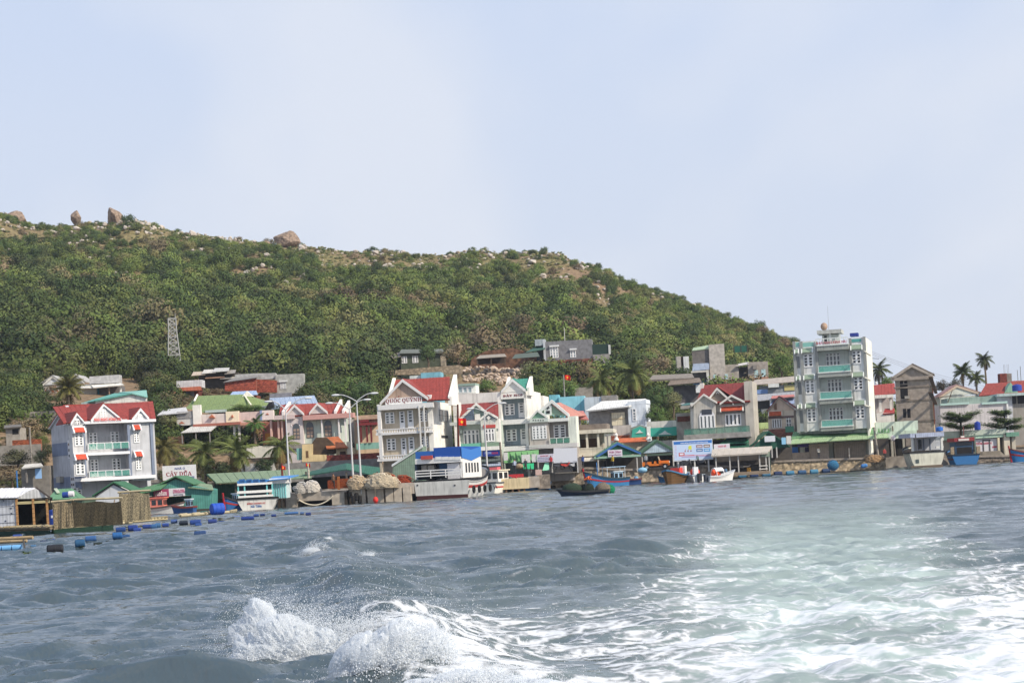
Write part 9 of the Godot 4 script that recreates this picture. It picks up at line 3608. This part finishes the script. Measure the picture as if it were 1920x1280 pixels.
# ================================================================ street furniture
func flag_mast(label: String, px: float, py_foot: float, py_top: float, d: float, html: String, flag: Array, lean := 0.0, big := 1.0) -> void:
	var foot := at(px, py_foot, d)
	thing("flag_mast", label, "flag mast", foot)
	var top := at(px, py_top, d) - foot
	var b := mb()
	b.tube(Vector3(0, -0.5, 0), Vector3(lean, top.y, 0), 0.14, 0.1, 8)
	put("mast", b, wd(html))
	var f := at(flag[0], flag[1], d) - foot
	var w := big
	var h := 0.78 * big
	b = mb()
	var n := 10
	for i in n:
		var x0 := float(i) / n
		var x1 := float(i + 1) / n
		var z0 := 0.14 * sin(x0 * 8.0)
		var z1 := 0.14 * sin(x1 * 8.0)
		b.hexa([Vector3(f.x + (x0 - 0.5) * w, f.y - h * 0.5 - x0 * 0.15, z0), Vector3(f.x + (x1 - 0.5) * w, f.y - h * 0.5 - x1 * 0.15, z1), Vector3(f.x + (x1 - 0.5) * w, f.y + h * 0.5 - x1 * 0.1, z1), Vector3(f.x + (x0 - 0.5) * w, f.y + h * 0.5 - x0 * 0.1, z0)],
			[Vector3(f.x + (x0 - 0.5) * w, f.y - h * 0.5 - x0 * 0.15, z0 - 0.02), Vector3(f.x + (x1 - 0.5) * w, f.y - h * 0.5 - x1 * 0.15, z1 - 0.02), Vector3(f.x + (x1 - 0.5) * w, f.y + h * 0.5 - x1 * 0.1, z1 - 0.02), Vector3(f.x + (x0 - 0.5) * w, f.y + h * 0.5 - x0 * 0.1, z0 - 0.02)])
	var o := put("flag", b, cl("e02a1e"))
	var star := PackedVector2Array()
	for i in 10:
		var a := PI / 2 + TAU * i / 10.0
		var r := (0.22 if i % 2 == 0 else 0.09) * big
		star.append(Vector2(f.x + cos(a) * r, f.y + sin(a) * r - 0.06))
	b = mb()
	b.poly(star, 0.15, 0.18)
	put("star", b, pn("f0d040"), o)

func street_lamp(label: String, px: float, py_foot: float, py_top: float, d: float, arms: Array) -> void:
	var foot := at(px, py_foot, d)
	thing("street_lamp", label, "street lamp", foot, 0, "double armed street lamps on the waterfront")
	var m := pt("c3c3c4")
	var t0 := at(px - (py_foot - py_top) * 0.054, py_top, d) - foot
	var h := t0.y
	var b := mb()
	b.lathe(Vector3(0, -0.8, 0), [[0.16, 0.0], [0.16, 1.2], [0.12, 1.3], [0.065, h + 0.2]], 10)
	put("pole", b, m)
	for a in arms:
		var e := at(a[0], a[1], d) - foot
		b = mb()
		var pts := []
		for i in 8:
			var t := i / 7.0
			pts.append(Vector3(e.x * t, lerpf(h - 0.6, e.y, sin(t * PI * 0.5)), 0))
		b.path(pts, 0.055, 0.045, 6)
		var o := put("arm", b, m)
		b = mb()
		var s := signf(e.x)
		b.ball(Vector3(e.x + s * 0.3, e.y - 0.02, 0), Vector3(0.48, 0.12, 0.17), 10, 6)
		put("lamp_head", b, pt("d6d8da"), o)

func jeep() -> void:
	thing("jeep", "open topped orange jeep with black canopy parked on the quay behind the boats", "jeep", at(1231, 880, 236), -8)
	var body := pt("e07a2a")
	var black := pn("1d1d20")
	var b := mb()
	b.box(Vector3(-1.75, 0.5, -0.75), Vector3(-0.55, 1.05, 0.75))
	b.box(Vector3(-0.55, 0.5, -0.75), Vector3(0.55, 0.75, 0.75))
	b.box(Vector3(0.55, 0.5, -0.62), Vector3(1.75, 1.12, 0.62))
	b.box(Vector3(0.4, 0.5, -0.75), Vector3(0.6, 1.2, 0.75))
	for s in [-0.78, 0.78]:
		b.poly(PackedVector2Array([Vector2(0.75, 0.78), Vector2(1.8, 0.72), Vector2(1.75, 0.92), Vector2(0.9, 0.98)]), s - 0.12, s + 0.1)
		b.poly(PackedVector2Array([Vector2(-0.25, 0.7), Vector2(0.1, 0.7), Vector2(0.05, 1.1), Vector2(-0.2, 1.1)]), s - 0.06, s - 0.02)
	put("body", b, body)
	b = mb()
	b.box(Vector3(-1.7, 1.72, -0.72), Vector3(0.5, 1.82, 0.72))
	for s in [[-1.65, -1.55], [-0.55, -0.45]]:
		b.box(Vector3(s[0], 1.0, -0.72), Vector3(s[1], 1.75, -0.64))
		b.box(Vector3(s[0], 1.0, 0.64), Vector3(s[1], 1.75, 0.72))
	put("canopy", b, black)
	b = mb()
	b.prism([Vector3(0.45, 1.15, 0.7), Vector3(0.55, 1.15, 0.7), Vector3(0.38, 1.75, 0.7), Vector3(0.28, 1.75, 0.7)], [Vector3(0.45, 1.15, -0.7), Vector3(0.55, 1.15, -0.7), Vector3(0.38, 1.75, -0.7), Vector3(0.28, 1.75, -0.7)])
	put("windscreen", b, mat("c9b89c", 0.3, "glass"))
	b = mb()
	b.box(Vector3(-0.95, 0.75, -0.6), Vector3(-0.45, 1.25, -0.1))
	b.box(Vector3(-0.95, 0.75, 0.1), Vector3(-0.45, 1.25, 0.6))
	put("seat", b, black)
	for x in [-1.15, 1.2]:
		for s in [-0.7, 0.7]:
			b = mb()
			b.lathe(Vector3(x, 0.36, s - 0.12), [[0.0, 0.0], [0.30, 0.0], [0.37, 0.05], [0.37, 0.2], [0.30, 0.25], [0.0, 0.25]], 14, Vector3(0, 0, 1))
			var o := put("wheel", b, black)
			b = mb()
			b.lathe(Vector3(x, 0.36, s - 0.125), [[0.0, 0.0], [0.17, 0.0], [0.17, 0.26], [0.0, 0.26]], 10, Vector3(0, 0, 1))
			put("rim", b, pt("b9bcc0"), o)
	for s in [-0.42, 0.42]:
		b = mb()
		b.ball(Vector3(1.76, 0.9, s), Vector3(0.06, 0.12, 0.12), 8, 6)
		put("headlight", b, mat("e0e0dc", 0.3, "glass"))

func motorbike(label: String, p: Vector3, yaw: float, html: String) -> void:
	thing("motorbike", label, "motorbike", p, yaw, "motorbikes parked by the shops")
	var black := pn("202022")
	for x in [-0.6, 0.6]:
		var b := mb()
		for i in 12:
			var a := TAU * i / 12.0
			var c := TAU * (i + 1) / 12.0
			b.tube(Vector3(x + cos(a) * 0.27, 0.3 + sin(a) * 0.27, 0), Vector3(x + cos(c) * 0.27, 0.3 + sin(c) * 0.27, 0), 0.045, 0.045, 5, false)
		put("wheel", b, black)
	var b := mb()
	b.poly(PackedVector2Array([Vector2(-0.75, 0.55), Vector2(-0.1, 0.35), Vector2(0.3, 0.4), Vector2(0.5, 0.85), Vector2(0.38, 0.88), Vector2(0.2, 0.6), Vector2(-0.15, 0.68), Vector2(-0.75, 0.72)]), -0.13, 0.13)
	put("body", b, pt(html))
	b = mb()
	b.ball(Vector3(-0.35, 0.76, 0), Vector3(0.36, 0.06, 0.13), 10, 5)
	put("seat", b, black)
	b = mb()
	b.tube(Vector3(0.6, 0.3, 0), Vector3(0.42, 0.95, 0), 0.035, 0.035, 6)
	b.tube(Vector3(0.4, 1.0, -0.3), Vector3(0.4, 1.0, 0.3), 0.025, 0.025, 6)
	put("handlebar", b, pt("a9a9ac"))

func make_street_things() -> void:
	street_lamp("double armed street lamp, nearest and tallest of the pair on the pier", 677, 912, 742, 207, [[634, 740], [696, 737]])
	street_lamp("double armed street lamp just left of the tallest one", 662, 900, 757, 216, [[622, 755], [683, 749]])
	street_lamp("double armed street lamp at the left end of the pier before the blue roof", 543, 918, 758, 208, [[508, 752], [572, 746]])
	street_lamp("double armed street lamp by the blue shop sign right of the ferry", 914, 888, 762, 228, [[886, 765], [938, 756]])
	flag_mast("small red flag on a thin red mast above the docked excursion boat", 529, 893, 868, 206, "7a3a2c", [531, 876], 0.0, 0.45)
	flag_mast("small round red flag on a white stick between palms and pier", 578, 888, 868, 216, "d0c8b8", [577, 871], 0.0, 0.5)
	flag_mast("orange red flag on a slim pole on the slope behind the teal roof", 1060, 768, 702, 290, "a9a59c", [1064, 707], 0.0, 0.9)
	thing("utility_pole", "weathered wooden utility pole between the blue shop and the green tarpaulin", "pole", at(943, 893, 232))
	var b := mb()
	b.tube(Vector3(0, -0.5, 0), Vector3(-0.15, 4.3, 0), 0.15, 0.12, 8)
	put("pole", b, wd("8f8478"))
	thing("utility_pole", "tall concrete utility pole between the peach house and the villa's side wall", "pole", at(1680, 862, 250))
	b = mb()
	b.tube(Vector3(0, -0.5, 0), Vector3(-0.2, 5.0, 0), 0.15, 0.11, 8)
	put("pole", b, co("7d766e"))
	cur.set_meta("label", "dark utility pole standing between the mint green fronts by the white fishing boat")
	for k in [["cable from the pole by the blue shop to the tarpaulin house", 942, 830, 226, 1083, 836, 244], ["cable from the leaning pole to the pole by the mint green fronts", 1643, 800, 256, 1678, 792, 268], ["cable from the mint green fronts to the white store", 1678, 793, 270, 1890, 806, 282], ["long cable over the stalls behind the advertising board", 1205, 812, 256, 1440, 806, 262], ["cable from the beige house to the lamp by the blue sign", 815, 776, 240, 909, 770, 236]]:
		thing("overhead_cable", k[0], "wire", at(k[1], k[2], k[3]))
		var e := at(k[4], k[5], k[6]) - cur.position
		var pts := []
		for i in 9:
			pts.append(e * (i / 8.0) + Vector3(0, -0.5 * (1.0 - pow(i / 4.0 - 1.0, 2.0)), 0))
		b = mb()
		b.path(pts, 0.022, 0.022, 4)
		put("cable", b, pn("2f2f32"))
	jeep()
	var bikes := [["red motorbike under the grey tarpaulin", 1062, 878, 20.0, "b03a34"], ["dark motorbike left of the red one", 1048, 879, 30.0, "3a3c44"], ["silver motorbike by the tarpaulin post", 1074, 878, 60.0, "a4a6ac"], ["black motorbike under the advertising board", 1288, 873, 10.0, "2c2d33"], ["grey motorbike beside the board's right post", 1316, 871, 24.0, "7f8288"]]
	for k in bikes:
		motorbike(k[0], at(k[1], k[2] + 1.5, 233), k[3], k[4])
	var ppl := [["person in a red shirt standing under the green tarpaulin", 1034, 879, "b83a3c", "2b2c34"], ["person in a white shirt by the shop counter under the green tarpaulin", 966, 886, "b9c4d8", "2f3038"], ["person in a dark shirt by the sign posts", 986, 885, "2f3440", "3c3a3a"],
		["person in a blue shirt standing by the old balcony house", 1094, 878, "3a5aa0", "2a2a30"], ["person in a pale shirt under the landing shelter", 1350, 876, "c9c2bc", "35343a"], ["person in a light blue cap at the landing platform", 1392, 878, "8fb4cc", "3c3f44"],
		["person in a yellow shirt standing under the blue edged stall", 1150, 878, "c9a83c", "2a2b33"], ["person in a grey shirt under the pale gabled stall", 1212, 876, "8d9096", "33333a"], ["person in a dark green shirt by the foot of the advertising board", 1310, 874, "3a5a44", "2b2a30"], ["person in a pink shirt at the villa's dark ground floor", 1375, 874, "c98a94", "35313a"], ["person in a white shirt before the grey shop shutter", 1536, 860, "d4d2cc", "2d3038"], ["person in a blue shirt by the second grey shutter", 1610, 858, "4a6aa0", "2f2f36"], ["person in a brown shirt on the pier by the rust crates", 626, 917, "7a5a44", "2c2a2a"],
		["person in a red shirt in the dark shop by the leaning pole", 1660, 862, "a03c38", "2e2c2c"]]
	for k in ppl:
		person(k[0], at(k[1], k[2], 207.0 if k[1] < 700 else 232.5 if k[1] < 1450 else 244.0), rng.randf_range(-60, 60), k[3], k[4])
	thing("hanging_net", "bright green nets hung to dry under the green tarpaulin", "net", at(990, 868, 234))
	for i in 3:
		pslab("net_panel", [[982 + i * 7, 879, 0.1 * i], [987 + i * 7, 879, 0.1 * i], [987 + i * 7, 868, -0.2], [980 + i * 7, 869, -0.2]], 0.05, cl("2fae78"))
	thing("hanging_cloth", "pale mint cloth sheet hung beside the shop sign post", "cloth", at(1022, 880, 234))
	pslab("sheet", [[1017, 882, 0.2], [1030, 881, 0.2], [1029, 867, -0.2], [1022, 867, -0.2]], 0.05, cl("8fd6b4"))
	thing("sack_bundle", "beige bundle hanging under the green tarpaulin", "bundle", at(974, 874, 234))
	b = mb()
	b.ball(Vector3.ZERO, Vector3(0.5, 0.36, 0.4), 12, 8)
	put("bundle", b, th("cdb89c"))
	thing("red_crates", "low row of red crates on the edge of the cream landing", "crate", at(948, 894, 231))
	pbox("crate_side", [948, 889, 982, 895], -0.6, 0.0, pt("a82c34"))
	thing("notice_board", "small pinkish notice board on the quay edge", "board", at(1004, 892, 231.5))
	pbox("board", [1004, 880, 1016, 891], -0.08, 0.0, pt("c4a9a2"))
	thing("blue_hoarding", "blue painted sheet hanging from the quay above the small blue boat", "panel", at(1010, 903, 231))
	pbox("panel", [1009, 891, 1018, 906], -0.1, 0.0, pt("6f94bc"))
	thing("yellow_drum", "yellow oil drum on the landing shelter's platform", "drum", at(1405, 886, 226))
	b = mb()
	b.lathe(Vector3.ZERO, [[0.0, 0.0], [0.27, 0.0], [0.27, 0.3], [0.29, 0.32], [0.27, 0.34], [0.27, 0.6], [0.25, 0.66], [0.0, 0.66]], 12)
	put("drum", b, pt("d09a3c"))
	heap("coral_heap", "heap of pale tan sacks and foam boxes beside the leaning pole", "heap", [1640, 862], 231, 38, 14, "c4a27c", 61)
	heap("coral_heap", "heap of brown baskets and boxes before the mint green front", "heap", [1672, 866], 250, 34, 14, "8a6a50", 62)
	heap("rubble_heap", "dark boulders at the water beside the white fishing boat", "rocks", [1690, 886], 247, 26, 16, "4a433c", 63)
	thing("foam_box", "white foam box standing on the low quay by the boats", "box", at(1668, 866, 250))
	pbox("box", [1664, 858, 1673, 866], -0.5, 0.0, pt("dcd4cc"))
	thing("rain_barrel", "dark green netting post at the end of the landing shelter", "post", at(1443, 886, 227))
	pbox("post", [1441, 852, 1446, 886], -0.3, 0.0, th("2a4a36"))
